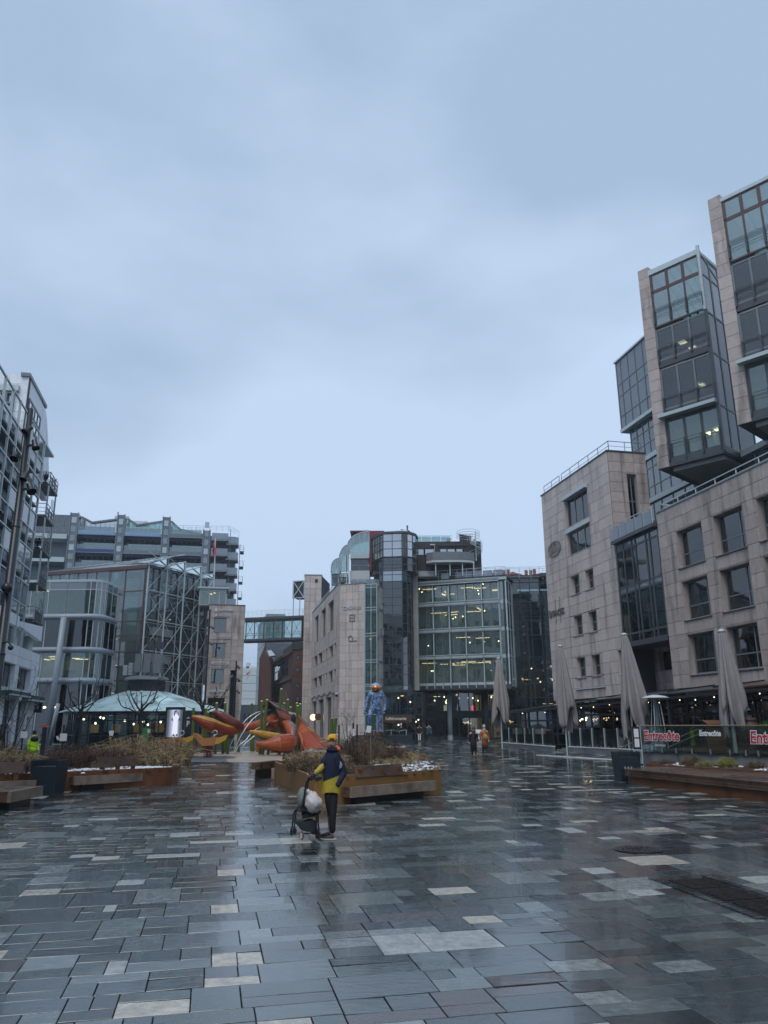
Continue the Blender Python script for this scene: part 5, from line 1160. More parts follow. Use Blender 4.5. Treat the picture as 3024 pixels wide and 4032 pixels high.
M['fred'] = mat('flag_red', (.45, .03, .04), .7); M['fblue'] = mat('flag_blue', (.02, .04, .20), .7); M['fwhite'] = mat('flag_white', (.7, .7, .7), .7)
f_ = Fr(P(845, 2200, 119.6)[:2], 90); 
for (x0, x1, y0, y1, m_) in ((839, 845, 2136, 2172, 'fred'), (842, 847, 2146, 2178, 'fwhite'), (843, 846, 2148, 2186, 'fblue'), (838, 842, 2165, 2194, 'fred'), (846, 852, 2158, 2180, 'fred')):
 MB().fb(f_, f_.s(x0, y0), f_.s(x1, y0), f_.z(x0, y1), f_.z(x0, y0), .0, .08).build('cloth', M[m_], fl)
# --- brick buildings down the side street
M['brick'] = mat('dark_red_brick', (.095, .058, .048), .8, var=.2, scale=9, tint=.12, bump=.3); M['brick2'] = mat('brown_brick', (.13, .062, .046), .8, var=.2, scale=9, tint=.12, bump=.3)
bb = thing('brick_warehouse', 'dark red brick warehouse with gable, arched windows and wide glazed strip', 'building', P(1100, 2880, 120).to_tuple()[:2] + (g6,))
q = P(1146, 2860, 123); BK = Fr((q.x, q.y), -14.5)
def bz(u, v): return BK.px(u, v)
e = BK.s(1068, 2700); zt = 14.6
zt = BK.z(1146, 2562)
w0, w1 = sorted((BK.s(1137, 2600), BK.s(1076, 2640))); wz0 = BK.z(1076, 2685); wz1 = BK.z(1076, 2626)
ops = [(w0, w1, wz0, wz1)]
aw_ = [(w0 + (w1 - w0) * (k + .15) / 5, w0 + (w1 - w0) * (k + .75) / 5, 2.5, 6.0) for k in range(5)]
cladding(BK, bb, 0, e, .5, zt, ops + aw_, 1.6, .55, M['brick'], back=.5, cap=200, stagger=.5, thick=.03, gap=.03, name='brick_course')
window(BK, bb, w0, w1, wz0, wz1, -.2, cols=[k / 7 for k in range(1, 7)], rows=(.55,), gm=M['gmirror'], fw=.16, fm=M['dsteel'])
for a, b, c, d in aw_: window(BK, bb, a, b, c, d, -.3, cols=(.5,), gm=M['gdark'], fm=M['dsteel']); MB().lathe(BK.w((a + b) / 2, d, .02), [((b - a) / 2 + .2, 0), ((b - a) / 2 + .2, .12)], 14, axis=BK.n).build('arch', M['brick2'], bb)
MB().fb(BK, 0, e, wz0 - .9, wz0 - .6, -.1, .25).fb(BK, 0, e, zt - .5, zt, -.2, .3).build('cornice', M['brick2'], bb)
for k in range(6): MB().blob(BK.w(e * .5 + k * 1.5, zt - 1.0, .1), .2, 6, 4).build('wall_vent', M['dsteel'], bb)
BKf = Fr((BK.w(0, 0).x, BK.w(0, 0).y), AX + 90)
s_r = BKf.s(1186, 2700)
ws = []
for v0, v1 in ((2580, 2597), (2628, 2644), (2692, 2706), (2742, 2760)): ws.append(tuple(sorted((BKf.s(1166, v0), BKf.s(1180, v0)))) + (BKf.z(1170, v1), BKf.z(1170, v0)))
lo, hi = sorted((0, s_r)); cladding(BKf, bb, lo, hi + 1, .5, zt, ws, 1.6, .55, M['brick2'], back=.4, cap=60, stagger=.5, thick=.03, gap=.03, name='brick_course')
for w_ in ws: window(BKf, bb, *w_, -.2, gm=M['gdark'], fm=M['dsteel'])
MB().fb(BKf, lo - .2, hi + 1, zt, zt + 1.2, -.4, .2).fb(BK, 0, e, zt, zt + .9, -.6, .1).build('parapet', M['dsteel'], bb)
q = P(1068, 2700, 134); GB = Fr((q.x, q.y), -14.5)
zl = GB.z(1060, 2585); e2 = GB.s(1021, 2700); zr = GB.z(1045, 2525)
gb = thing('brick_gable_building', 'older brick building with pointed gable and slate roof with skylights', 'building', GB.w(0, g6).to_tuple())
pts = [GB.w(3, .5), GB.w(21.5, .5), GB.w(21.9, 11.7), GB.w(12.45, 17.6), GB.w(4.8, 14), GB.w(3, 13.5)]
MB().slab(pts, GB.n * -.5).build('wall', M['brick'], gb)
mb = MB()
for k in range(9):
 s = e2 * (k + .5) / 9; mb.fb(GB, s - .25, s + .25, .5, zl - .5 + 3 * (1 - abs(s / e2 - .5)), 0, .25)
mb.build('pilaster', M['brick2'], gb)
for k in range(8):
 for z in (3.5, 8.0, 11.5): MB().fb(GB, e2 * (k + .75) / 9, e2 * (k + 1.15) / 9, z, z + 2.4, .02, .08).build('window', M['dsteel'], gb)
M['slate'] = mat('wet_slate_roof', (.10, .12, .14), .35, var=.3, scale=1)
rq = [P(1043, 2570, 134), P(1058, 2590, 134), P(1182, 2570, 134), P(1182, 2542, 134), P(1058, 2530, 134)]
MB().slab(rq, (0, .3, 0)).build('roof', M['slate'], gb)
it = [(1, (lambda mb, k=k, j=j: mb.slab([P(1056 + k * 14, 2526 - j * 9, 135), P(1068 + k * 14, 2526 - j * 9, 135), P(1070 + k * 14, 2518 - j * 9, 135), P(1058 + k * 14, 2518 - j * 9, 135)], (0, .1, 0))), .5) for k in range(9) for j in (0, 1)]
emit(gb, 'skylight_pane', it, M['groof'])
MB().slab([P(1050, 2548, 134.4), P(1182, 2544, 134.4), P(1182, 2512, 134.6), P(1056, 2508, 134.6)], (0, .3, 0)).build('lantern_base', M['slate'], gb)
M['snow'] = mat('thin_wet_snow', (.72, .76, .80), .5, var=.1)
MB().slab([P(1052, 2562, 133.5), P(1060, 2584, 133.5), P(1084, 2580, 133.5), P(1068, 2560, 133.5)], (0, .05, 0)).build('snow_patch', M['snow'], gb)
# --- far end of the street
M['farwhite'] = mat('far_pale_facade', (.52, .58, .60), .6); M['fargreen'] = mat('far_green_glass_facade', (.20, .27, .27), .4, var=.2)
fw = thing('far_white_building', 'pale hazy ferry hall at the far end of the side street', 'building', P(975, 2870, 250).to_tuple())
f_ = Fr(P(975, 2870, 250)[:2], 90)
a, b = f_.s(925, 2800), f_.s(1010, 2800); it = []
for j in range(7): it.append((1, (lambda mb, j=j: mb.fb(f_, a, b, 3 + j * 2.4, 3 + j * 2.4 + 2.3, -5, 0)), .5))
emit(fw, 'panel', it, M['farwhite'])
MB().fb(f_, a, b, -1, f_.z(975, 2775), 0, 1).build('dark_base', M['steel'], fw)
MB().fb(f_, f_.s(968, 2600), f_.s(980, 2600), 19.8, 21.5, -3, -1).fb(f_, a, b, 19.6, 20.3, -3, -1).build('roof_box', M['farwhite'], fw)
fg = thing('far_green_building', 'narrow green glass building edge between ferry hall and brick gable', 'building', P(1015, 2870, 170).to_tuple())
f2 = Fr(P(1030, 2870, 165)[:2], -14); a, b = 0, f2.s(1004, 2800); it = []
for j in range(8):
 z0 = .3 + j * 3.1; it.append((1, (lambda mb, z0=z0: mb.fb(f2, -2, b, z0, z0 + 3.0, -4, 0)), .5))
emit(fg, 'panel', it, M['fargreen'])
fl = thing('flag', 'small faded red flag far down the side street', 'flag', P(984, 2640, 240).to_tuple())
MB().tube([P(970, 2680, 240), P(987, 2638, 240)], .15, 5).build('pole', M['truss'], fl)
MB().slab([P(970, 2652, 240), P(986, 2640, 240), P(986, 2650, 240), P(971, 2660, 240)], (0, .1, 0)).build('cloth', M['fred'], fl)
sd = thing('far_brown_building', 'brown terrace building closing the view behind the playground', 'building', P(1000, 2850, 150).to_tuple()[:2] + (g6,))
f3 = Fr(P(960, 2870, 160)[:2], 80); MB().fb(f3, f3.s(900, 2860), f3.s(1025, 2860), .4, f3.z(1000, 2775), -4, 0).build('wall', M['steel'], sd)
for k in range(6): MB().fb(f3, -2 + k * .9, -1.5 + k * .9, 1, 4.5, 0, .05).build('window', M['dsteel'], sd)
# --- rest of the square, seen only in reflections, with one added block
def plain_block(fr, s0, s1, zt, dep, label, mt, seed):
 rg2 = random.Random(seed); r = thing('unseen_building', label, 'building', tuple(fr.w((s0 + s1) / 2, .2)))
 MB().fb(fr, s0, s1, -1, zt, -dep, 0).build('wall', mt, r); wn_, bl = MB(), MB(); z = 4.2
 MB().fb(fr, s0 + 1, s1 - 1, .1, 3.4, .01, .1).build('shop_glass', M['shopteal'], r)
 while z < zt - 2:
  s = s0 + 1
  while s < s1 - 2.5:
   wn_.fb(fr, s, s + 1.9, z, z + 1.8, .005, .06)
   if rg2.random() < .5: bl.fb(fr, s - .3, s + 2.2, z - .5, z + .45, .3, 1.2)
   s += 3.1
  z += 3.1
 o = wn_.build('windows', M['dsteel'], r); o['kind'] = 'stuff'; o = bl.build('balconies', M['truss'], r); o['kind'] = 'stuff'
plain_block(LF, -66, -24, 24, 12, 'pale apartment row continuing toward the water, outside the left picture edge', M['whitestone'], 1)
plain_block(RB, -70, -24.5, 17, 12, 'granite office row continuing toward the water, outside the right picture edge', M['stone'], 2)
plain_block(Fr((-6, -34), 90 + AX + 12, flip=None), -30, 26, 13, 12, 'unseen block added behind the viewer to darken window reflections', M['steel'], 3)  # added out of view so the frontal shop windows mirror something dark
# --- the square's furniture
def cr_spline(pts, n=6):
 pts = [Vector(p) for p in pts]; P_ = [pts[0] * 2 - pts[1]] + pts + [pts[-1] * 2 - pts[-2]]; out = []
 for i in range(1, len(P_) - 2):
  for k in range(n):
   t = k / n; a, b, c, d = P_[i - 1:i + 3]
   out.append(.5 * ((2 * b) + (c - a) * t + (2 * a - 5 * b + 4 * c - d) * t * t + (3 * b - a - 3 * c + d) * t ** 3))
 return out + [pts[-1]]
M['corten'] = mat('rusty_corten_steel', (.16, .060, .022), .55, var=.35, scale=2.2, stain=.4, streak=True, wet=.4)
M['ochre'] = mat('ochre_steel_edge', (.25, .135, .045), .5, var=.12, scale=1.5, stain=.25, streak=True, wet=.3)
M['soil'] = mat('wet_leafy_soil', (.045, .032, .022), .8, var=.5, scale=9, bump=.6, bscale=25)
M['twig'] = mat('dry_brown_twigs', (.13, .088, .052), .8, var=.3, tint=.95)
M['straw'] = mat('dry_straw_grass', (.25, .185, .10), .8, var=.3, tint=.95)
M['redtwig'] = mat('reddish_brown_twigs', (.085, .048, .036), .8, var=.3, tint=.8)
M['bark'] = mat('dark_wet_bark', (.022, .020, .020), .7, var=.3)
M['leaflitter'] = mat('brown_leaf_litter', (.085, .048, .028), .75, tint=.5)
M['green'] = mat('green_yellow_grass_blades', (.22, .22, .06), .6, tint=.4)
M['bench'] = mat('wet_weathered_timber', (.11, .066, .044), .45, var=.35, scale=3, tint=.15, stain=.5, wet=.5)
M['benchlight'] = mat('pale_weathered_timber', (.25, .19, .145), .55, var=.4, scale=4.5, tint=.12, stain=.75, wet=.3)
M['bincol'] = mat('dark_blue_grey_bin', (.016, .025, .036), .45, var=.1)
M['conc'] = mat('grey_concrete_wall', (.17, .185, .19), .6, var=.15, scale=2, stain=.3, streak=True, wet=.3)
M['paper'] = mat('white_notice_paper', (.72, .72, .74), .7, var=.02)
M['snowy'] = M['snow']
def offset_poly(poly, d):
 n = len(poly); out = []
 ar = sum(poly[i][0] * poly[(i + 1) % n][1] - poly[(i + 1) % n][0] * poly[i][1] for i in range(n)); sg = 1 if ar > 0 else -1
 for i in range(n):
  p0, p1, p2 = Vector(poly[i - 1]), Vector(poly[i]), Vector(poly[(i + 1) % n])
  e1 = (p1 - p0).normalized(); e2 = (p2 - p1).normalized()
  n1 = Vector((-e1.y, e1.x)) * sg; n2 = Vector((-e2.y, e2.x)) * sg; m = (n1 + n2)
  m = m / max(.35, m.dot(n1)) ; out.append((p1.x + m.x * d, p1.y + m.y * d))
 return out
def inside(p, poly):
 c = False; n = len(poly)
 for i in range(n):
  a, b = poly[i], poly[i - 1]
  if (a[1] > p[1]) != (b[1] > p[1]) and p[0] < (b[0] - a[0]) * (p[1] - a[1]) / (b[1] - a[1]) + a[0]: c = not c
 return c
def rand_in(poly, rg2):
 xs = [p[0] for p in poly]; ys = [p[1] for p in poly]
 while True:
  q = (rg2.uniform(min(xs), max(xs)), rg2.uniform(min(ys), max(ys)))
  if inside(q, poly): return q
def planter(poly, h, mt, label, z0=None, snow=10, litter=900, seed=1, snow_in=None):
 cx = sum(p[0] for p in poly) / len(poly); cy_ = sum(p[1] for p in poly) / len(poly); z0 = gz(cy_) if z0 is None else z0
 r = thing('planter', label, 'planter', (cx, cy_, z0)); n = len(poly); inn = offset_poly(poly, .05)
 top = z0 + h
 mb = MB()
 for i in range(n):
  a, b, c, d = poly[i], poly[(i + 1) % n], inn[(i + 1) % n], inn[i]
  za = gz(a[1]) - .02; zb = gz(b[1]) - .02
  mb.add([(a[0], a[1], za), (b[0], b[1], zb), (b[0], b[1], top), (a[0], a[1], top), (d[0], d[1], top), (c[0], c[1], top), (d[0], d[1], top - .2), (c[0], c[1], top - .2)],
    [(0, 1, 2, 3), (3, 2, 5, 4), (4, 5, 7, 6)])
 mb.build('edging', mt, r)
 rg2 = random.Random(seed); soil = MB(); m = 46
 xs = [p[0] for p in inn]; ys = [p[1] for p in inn]; x0, x1, y0, y1 = min(xs), max(xs), min(ys), max(ys)
 from mathutils import noise
 hf = lambda x, y: top - .07 + .10 * noise.noise(Vector((x * .9, y * .9, seed))) + .03 * noise.noise(Vector((x * 5, y * 5, seed)))
 grid = {}; vs = []; fs = []
 for i in range(m + 1):
  for j in range(m + 1):
   x = x0 + (x1 - x0) * i / m; y = y0 + (y1 - y0) * j / m; grid[i, j] = len(vs); vs.append((x, y, hf(x, y)))
 for i in range(m):
  for j in range(m):
   x = x0 + (x1 - x0) * (i + .5) / m; y = y0 + (y1 - y0) * (j + .5) / m
   if inside((x, y), inn): fs.append((grid[i, j], grid[i + 1, j], grid[i + 1, j + 1], grid[i, j + 1]))
 soil.add(vs, fs); base = MB(); base.prism([tuple(q) for q in inn], top - .3, top - .14); base.build('soil_bed', M['soil'], r); soil.build('soil', M['soil'], r)
 lt = MB()
 for k in range(litter):
  x, y = rand_in(inn, rg2); z = hf(x, y); a = rg2.uniform(0, 6.28); s = rg2.uniform(.03, .07); lt.k = rg2.random()
  u = Vector((math.cos(a), math.sin(a), rg2.uniform(-.4, .4))) * s; w = Vector((-math.sin(a), math.cos(a), rg2.uniform(-.4, .4))) * s * .6; c = Vector((x, y, z + rg2.uniform(.01, .07)))
  lt.add([c - u, c - w, c + u, c + w], [(0, 1, 2, 3)])
 o = lt.build('leaf_litter', M['leaflitter'], r); o['kind'] = 'stuff'
 sn = MB()
 for k in range(snow):
  x, y = rand_in(snow_in or inn, rg2)
  if not inside((x, y), inn): continue
  for q in range(rg2.randint(2, 6)):
   xx, yy = x + rg2.gauss(0, .16), y + rg2.gauss(0, .13); rr = rg2.uniform(.04, .15)
   if not inside((xx, yy), inn): continue
   nn = 7; c = [(xx + rr * rg2.uniform(.6, 1.2) * math.cos(6.283 * i / nn), yy + rr * rg2.uniform(.5, 1.1) * math.sin(6.283 * i / nn)) for i in range(nn)]
   zt = hf(xx, yy) + .035; sn.add([(px, py, zt - .04) for px, py in c] + [(xx + (px - xx) * .7, yy + (py - yy) * .7, zt) for px, py in c], [tuple(range(nn, 2 * nn))] + [(i, (i + 1) % nn, nn + (i + 1) % nn, nn + i) for i in range(nn)])
 if sn.v: o = sn.build('snow_patches', M['snowy'], r); o['kind'] = 'stuff'
 return r, hf, inn
def ribbon(mb, pts, w):
 pts = [Vector(p) for p in pts]; n = len(pts); base = len(mb.v)
 for i, p in enumerate(pts):
  d = (pts[min(i + 1, n - 1)] - pts[max(0, i - 1)]).normalized(); s = d.cross(Vector((.3, -.95, .1))).normalized() * w * (1 - .7 * i / (n - 1)); mb.v.append(tuple(p - s)); mb.v.append(tuple(p + s))
 for i in range(n - 1): a = base + 2 * i; mb.f.append((a, a + 1, a + 3, a + 2)); mb.t.append(mb.k); mb.m.append(mb.mi)
def bush(c, rx, ry, h, n, mt, label, seed, curl=1.0, up=.3, w=.006, cat='shrub', group=None, name='shrub'):
 """a mass of thin bending stems, arching from the base out to an uneven outline"""
 rg2 = random.Random(seed); mb = MB(); c = Vector(c)
 for k in range(n):
  a = rg2.uniform(0, 6.283); q = math.sqrt(rg2.random()); b = c + Vector((rx * q * math.cos(a), ry * q * math.sin(a), 0))
  hh = h * rg2.uniform(.45, 1.08) * (1.05 - .45 * q * q); a2 = a + rg2.gauss(0, .9); lean = rg2.uniform(.05, .45) * (h * .8)
  pts = [b, b + Vector((math.cos(a2) * lean * .3, math.sin(a2) * lean * .3, hh * .55))]
  t = pts[-1] + Vector((math.cos(a2) * lean * .7, math.sin(a2) * lean * .7, hh * .42)); pts.append(t)
  e = t + Vector((math.cos(a2 + rg2.gauss(0, .8)) * lean * curl, math.sin(a2) * lean * curl, -hh * .12 * curl + up * .1)); pts.append(e)
  mb.k = rg2.random(); ribbon(mb, pts, w * rg2.uniform(.7, 1.4))
  for j in range(4):                                            # side twigs
   p0 = pts[1].lerp(pts[2], rg2.random()); a3 = rg2.uniform(0, 6.283); l = rg2.uniform(.06, .20) * (.5 + h * .5)
   m_ = p0 + Vector((math.cos(a3) * l * .6, math.sin(a3) * l * .6, l * rg2.uniform(-.1, .7))); ribbon(mb, [p0, m_, m_ + Vector((math.cos(a3 + 1.2) * l * .6, math.sin(a3 + 1.2) * l * .6, l * rg2.uniform(-.5, .2)))], w * .75)
 o = mb.build(name, mt, None, off=c); tag(o, label, cat, group); return o
# --- centre planter
cpoly = [(-2.28, 23.6), (-2.22, 22.95), (-1.95, 22.45), (-1.55, 22.32), (-1.15, 22.6), (1.75, 25.48), (1.92, 29.0), (1.7, 32.5), (.6, 35.0), (-3.6, 35.0), (-4.25, 31.05)]
cp, chf, cin = planter(cpoly, .715, M['ochre'], 'large ochre steel edged planter with dry shrubs and snow patches, behind the man', z0=.225, snow=95, litter=5200, seed=3, snow_in=[(-.6, 24.4), (1.6, 25.9), (1.7, 32), (.2, 31), (-.6, 27.5)])
for k, (x, y) in enumerate(((1.3, 25.05), (-2.9, 26.2))):
 pass
def on_c(x, y): return (x, y, chf(x, y) - .02)
for k, (x, y, rx, ry, h, n, mt, lab) in enumerate((
 (-1.0, 30.6, .9, .8, 1.25, 640, 'twig', 'tall dry brown shrub around the dark stakes in the centre planter'),
 (-.1, 31.4, .8, .8, 1.05, 480, 'redtwig', 'dense reddish shrub just right of the dark stakes in the centre planter'),
 (-2.3, 29.2, .9, .9, .62, 520, 'straw', 'low straw coloured shrub at the left end of the centre planter'),
 (-2.6, 26.3, .7, .9, .48, 480, 'twig', 'low tangled brown shrub behind the left edge of the centre planter'),
 (.95, 31.6, .6, .6, .55, 330, 'straw', 'small straw tuft at the back right of the centre planter'),
 (-1.5, 25.0, .8, .9, .40, 420, 'twig', 'low dry shrub just behind the man in the centre planter'),
 (.4, 28.8, .9, .9, .32, 330, 'straw', 'thin low grass in the middle of the centre planter'),
 (-3.3, 31.8, .6, .8, .6, 300, 'straw', 'low straw shrub by the far bench of the centre planter'))):
 bush(on_c(x, y), rx, ry, h * .9, int(n * .6), M[mt], lab, 100 + k, w=.009, curl=1.3, group='shrubs in the centre planter')
def stem_tree(c, h, n, spread, label, seed, mt='bark', r0=.02, name='young_tree', cat='tree', levels=2, up=.5):
 rg2 = random.Random(seed); r = thing(name, label, cat, tuple(c)); c = Vector(c); tr = MB(); brs = MB()
 for k in range(n):
  a = rg2.uniform(0, 6.283); l = h * rg2.uniform(.6, 1); e = Vector((math.cos(a) * spread * rg2.random(), math.sin(a) * spread * rg2.random(), l))
  pts = cr_spline([c, c + e * .35 + Vector((rg2.gauss(0, .03), rg2.gauss(0, .03), 0)), c + e * .7, c + e], 3)
  tr.tube(pts, [r0 * (1 - .75 * i / (len(pts) - 1)) for i in range(len(pts))], 5)
  for j in range(5):
   i = rg2.randint(len(pts) // 3, len(pts) - 1); a2 = rg2.uniform(0, 6.283); ll = l * rg2.uniform(.12, .3)
   q = pts[i] + Vector((math.cos(a2) * ll * .6, math.sin(a2) * ll * .6, ll * up)); brs.tube([pts[i], pts[i].lerp(q, .5) + Vector((0, 0, .03)), q], [r0 * .35, r0 * .28, r0 * .15], 4)
   if levels > 1:
    for m in range(2): a3 = rg2.uniform(0, 6.283); brs.tube([pts[i].lerp(q, .6), pts[i].lerp(q, .6) + Vector((math.cos(a3) * ll * .3, math.sin(a3) * ll * .3, ll * .3))], r0 * .15, 3)
 tr.build('trunk', M[mt], r); brs.build('branches', M[mt], r); return r
stem_tree(on_c(-1.3, 29.5), 1.9, 6, .55, 'bare twiggy sapling rising beside the stakes in the centre planter', 5, r0=.014)
stem_tree(on_c(.3, 30.3), 1.7, 4, .9, 'bare sapling with one long slanting stem in the centre planter', 6, r0=.014)
for k, (u, v0, v1, Y, lab) in enumerate(((1335, 2855, 2930, 31, 'shortest dark stake, next to the forked green post'), (1391, 2846, 2990, 30, 'tallest dark stake at the middle of the centre planter'), (1406, 2852, 2985, 30.6, 'dark stake close to the right of the tallest one'), (1460, 2865, 3000, 29.5, 'thin pale stake with white paper near the statue'))):
 a = P(u, v0, Y); o = MB().tube([Vector((a.x, Y, chf(a.x, Y) - .1)), a], .032 if k < 3 else .018, 6).build('stake', M['bark'] if k < 3 else M['steel'], None, off=(a.x, Y, chf(a.x, Y) - .1)); tag(o, lab, 'stake', 'planting stakes')
def notice(u, v, Y, w, h, label, ring=False, tilt=0, name='paper_notice'):
 a = P(u, v, Y); r = thing(name, label, 'notice', tuple(a)); f = Fr((a.x, Y), 90 + 0); t = R(tilt)
 def q(x, z): return Vector((a.x + x * math.cos(t) - z * math.sin(t), Y, a.z + x * math.sin(t) + z * math.cos(t)))
 MB().slab([q(-w / 2, -h / 2), q(w / 2, -h / 2), q(w / 2, h / 2), q(-w / 2, h / 2)], (0, .012, 0)).build('paper', M['paper'], r)
 if ring:
  col = M['redneonprint']; MB().tube([q(w * .34 * math.cos(b), w * .34 * math.sin(b)) - Vector((0, .01, 0)) for b in [R(30 * i) for i in range(13)]], w * .035, 4).bar(q(-w * .22, w * .22) - Vector((0, .012, 0)), q(w * .22, -w * .22) - Vector((0, .012, 0)), w * .06).build('prohibition_ring', col, r)
 return r
M['redneonprint'] = mat('red_printed_ring', (.35, .05, .06), .6)
notice(1323, 2904, 31.2, .26, .27, 'white notice with red prohibition ring by the forked green post', ring=True)
notice(1362, 2896, 30.4, .06, .24, 'narrow slanting white paper strip among the twigs', tilt=20)
notice(1377, 2866, 30.0, .10, .22, 'white paper folded on the tallest dark stake', tilt=-8); notice(1390, 2884, 29.9, .12, .26, 'white paper hanging low on the tallest dark stake', tilt=5)
notice(1452, 2871, 29.4, .17, .24, 'white paper on the thin pale stake below the statue', tilt=-8)
# --- benches: seat beam, backrest, supports
def bench(a, b, depth, z0, hseat, label, back=None, end_dark=True, n_leg=3, light=True):
 a = Vector((a[0], a[1], 0)); b = Vector((b[0], b[1], 0)); d = (b - a).normalized(); n = Vector((-d.y, d.x, 0))
 if n.y < 0: n = -n
 L_ = (b - a).length; r = thing('bench', label, 'bench', (a.x, a.y, z0)); zt = z0 + hseat; hb = .27
 def blk(s0, s1, t0, t1, za, zb, name, mt):
  return MB().para(a + d * s0 + n * t0 + Vector((0, 0, za)), d * (s1 - s0), n * (t1 - t0), (0, 0, zb - za)).build(name, mt, r)
 blk(0, L_, 0, .09, zt - hb, zt, 'front_beam', M['benchlight'] if light else M['bench'])
 k = 4; w = (depth - .10) / k
 for i in range(k): blk(0, L_, .10 + i * w, .10 + (i + 1) * w - .02, zt - .06, zt - .005, 'slat', M['bench'])
 blk(.0, .1, .09, depth, zt - hb, zt - .07, 'end_beam', M['bench']); blk(L_ - .1, L_, .09, depth, zt - hb, zt - .07, 'end_beam', M['bench'])
 blk(.35, L_ - .35, .18, depth, z0 - .02, zt - hb, 'base', M['black'])
 if back:
  s0, s1, t, zb0, zb1, lean = back
  for s in [s0 + .2 + (s1 - s0 - .4) * i / (n_leg - 1) for i in range(n_leg)]: blk(s - .07, s + .07, t + .04, t + .10, zt - .05, zb1 - .08, 'back_support', M['corten'])
  mb = MB(); q = a + d * s0 + n * t; mb.slab([q + Vector((0, 0, zb0)), q + d * (s1 - s0) + Vector((0, 0, zb0)), q + d * (s1 - s0) + n * lean + Vector((0, 0, zb1)), q + n * lean + Vector((0, 0, zb1))], n * .06); mb.build('backrest', M['bench'], r)
 return r
bench((-.91, 22.2), (1.53, 24.62), .42, .20, .46, 'long weathered bench fixed to the front of the centre planter', back=(.55, 2.5, .42, .86, 1.16, .12))
bench((-10.16, 26.55), (-7.85, 29.05), .42, .245, .46, 'long stained bench in front of the left planter, backrest over snow', back=(.98, 2.55, .42, .93, 1.25, .08))
bench((-9.72, 21.2), (-9.72, 23.15), .95, .20, .47, 'bench cut by the picture edge left of the dark bin', light=True)
o = bench((-13.2, 23.6), (-10.9, 25.4), .35, .22, .46, 'bench with pale backrest behind the cut one at the picture edge', back=(.3, 2.6, .35, .90, 1.22, .06))
bench((-4.9, 31.5), (-4.35, 33.2), .35, .28, .62, 'dark bench end at the far left corner of the centre planter', light=False)
r = thing('bench', 'bench backrest standing on the far left edge of the centre planter', 'bench', (-3.9, 32.6, .9))
q0, q1 = P(1110, 2992, 32.0), P(1182, 2984, 33.4); MB().slab([q0, q1, q1 + Vector((.05, .1, .30)), q0 + Vector((.05, .1, .30))], (0, .06, 0)).build('backrest', M['bench'], r)
for t in (.2, .75): q = q0.lerp(q1, t); MB().bar(q + Vector((0, .1, -.35)), q + Vector((.03, .12, .2)), .07).build('back_support', M['bench'], r)
r = thing('low_planter_wall', 'small ochre planter wall with white top at the far end of the square', 'planter', (.2, 52.5, .47))
q0, q1 = P(1461, 2966, 52.5), P(1595, 2966, 52.5); MB().box(q0.x, q1.x, 52.5, 54.5, .44, .82).build('edging', M['ochre'], r); MB().box(q0.x - .02, q1.x + .02, 52.48, 54.52, .82, .87).build('snow_cap', M['snow'], r)
# --- left planter
lpoly = [(-16, 21.6), (-12.2, 24.75), (-10.6, 26.62), (-8.2, 28.6), (-7.7, 29.15), (-7.62, 29.8), (-7.9, 31.0), (-9.2, 36.5), (-21, 36.5), (-21, 23)]
lp, lhf, lin = planter(lpoly, .60, M['corten'], 'long rusty steel planter full of dry shrubs on the left', z0=.26, snow=150, litter=4200, seed=8, snow_in=[(-13.5, 24.2), (-10.4, 27.0), (-7.9, 29.2), (-8.2, 31.0), (-10.5, 29.6), (-14, 26.5)])
k = 0
for (x, y, rx, ry, h, n, mt, lab) in (
 (-13.4, 27.6, 1.2, 1.1, 1.35, 760, 'straw', 'broad dry shrub at the left picture edge beneath the awnings'),
 (-12.2, 26.6, .9, .8, .95, 480, 'twig', 'brown shrub directly behind the dark bin'),
 (-14.8, 30.0, 1.4, 1.2, 1.5, 640, 'twig', 'tall brown shrub behind the leftmost one, below the green awning'),
 (-11.9, 30.6, .9, .9, 1.30, 640, 'redtwig', 'dark reddish twiggy shrub in front of the red round sign'),
 (-10.9, 31.4, 1.0, 1.0, 1.15, 620, 'redtwig', 'reddish shrub by the stake with the square white notice'),
 (-10.1, 33.4, 1.2, 1.1, 1.75, 860, 'straw', 'tall pale curling grass shrub in front of the glass kiosk'),
 (-8.9, 33.0, .9, .9, 1.6, 740, 'straw', 'tall curling grass shrub left of the green post box'),
 (-8.6, 31.6, .7, .7, 1.05, 520, 'straw', 'curling grass shrub at the right tip of the left planter'),
 (-11.4, 34.6, 1.1, .9, 1.55, 560, 'straw', 'pale curling shrub at the back of the left planter'),
 (-10.0, 30.0, .9, .7, .55, 420, 'twig', 'low tangled shrub just above the left bench backrest'),
 (-8.5, 30.6, .5, .5, .75, 300, 'straw', 'small wispy shrub at the very end of the left planter')):
 bush((x, y, lhf(x, y) - .02), rx, ry, h * .66, int(n * .40), M[mt], lab, 200 + k, w=.014, curl=1.7, group='shrubs in the left planter'); k += 1
stem_tree((-15.2, 31.0, .8), 4.6, 5, 2.6, 'bare fine branched tree at the left picture edge before the stone windows', 12, r0=.035)
stem_tree((-14.2, 30.2, .8), 3.9, 5, 2.2, 'second bare sapling reaching over the green awning', 13, r0=.022)
for (u, v0, v1, Y, lab) in ((93, 2874, 2970, 30.5, 'dark stake with white notice near the stone columns'), (253, 2855, 3000, 31, 'tall dark stake with square notice left of the kiosk'), (6, 2852, 2940, 31, 'dark stake at the left picture edge'), (17, 2878, 2940, 30.6, 'shorter brown stake next to the one at the picture edge')):
 a = P(u, v0, Y); o = MB().tube([Vector((a.x, Y, .75)), a], .04, 6).build('stake', M['bark'], None, off=(a.x, Y, .75)); tag(o, lab, 'stake', 'planting stakes')
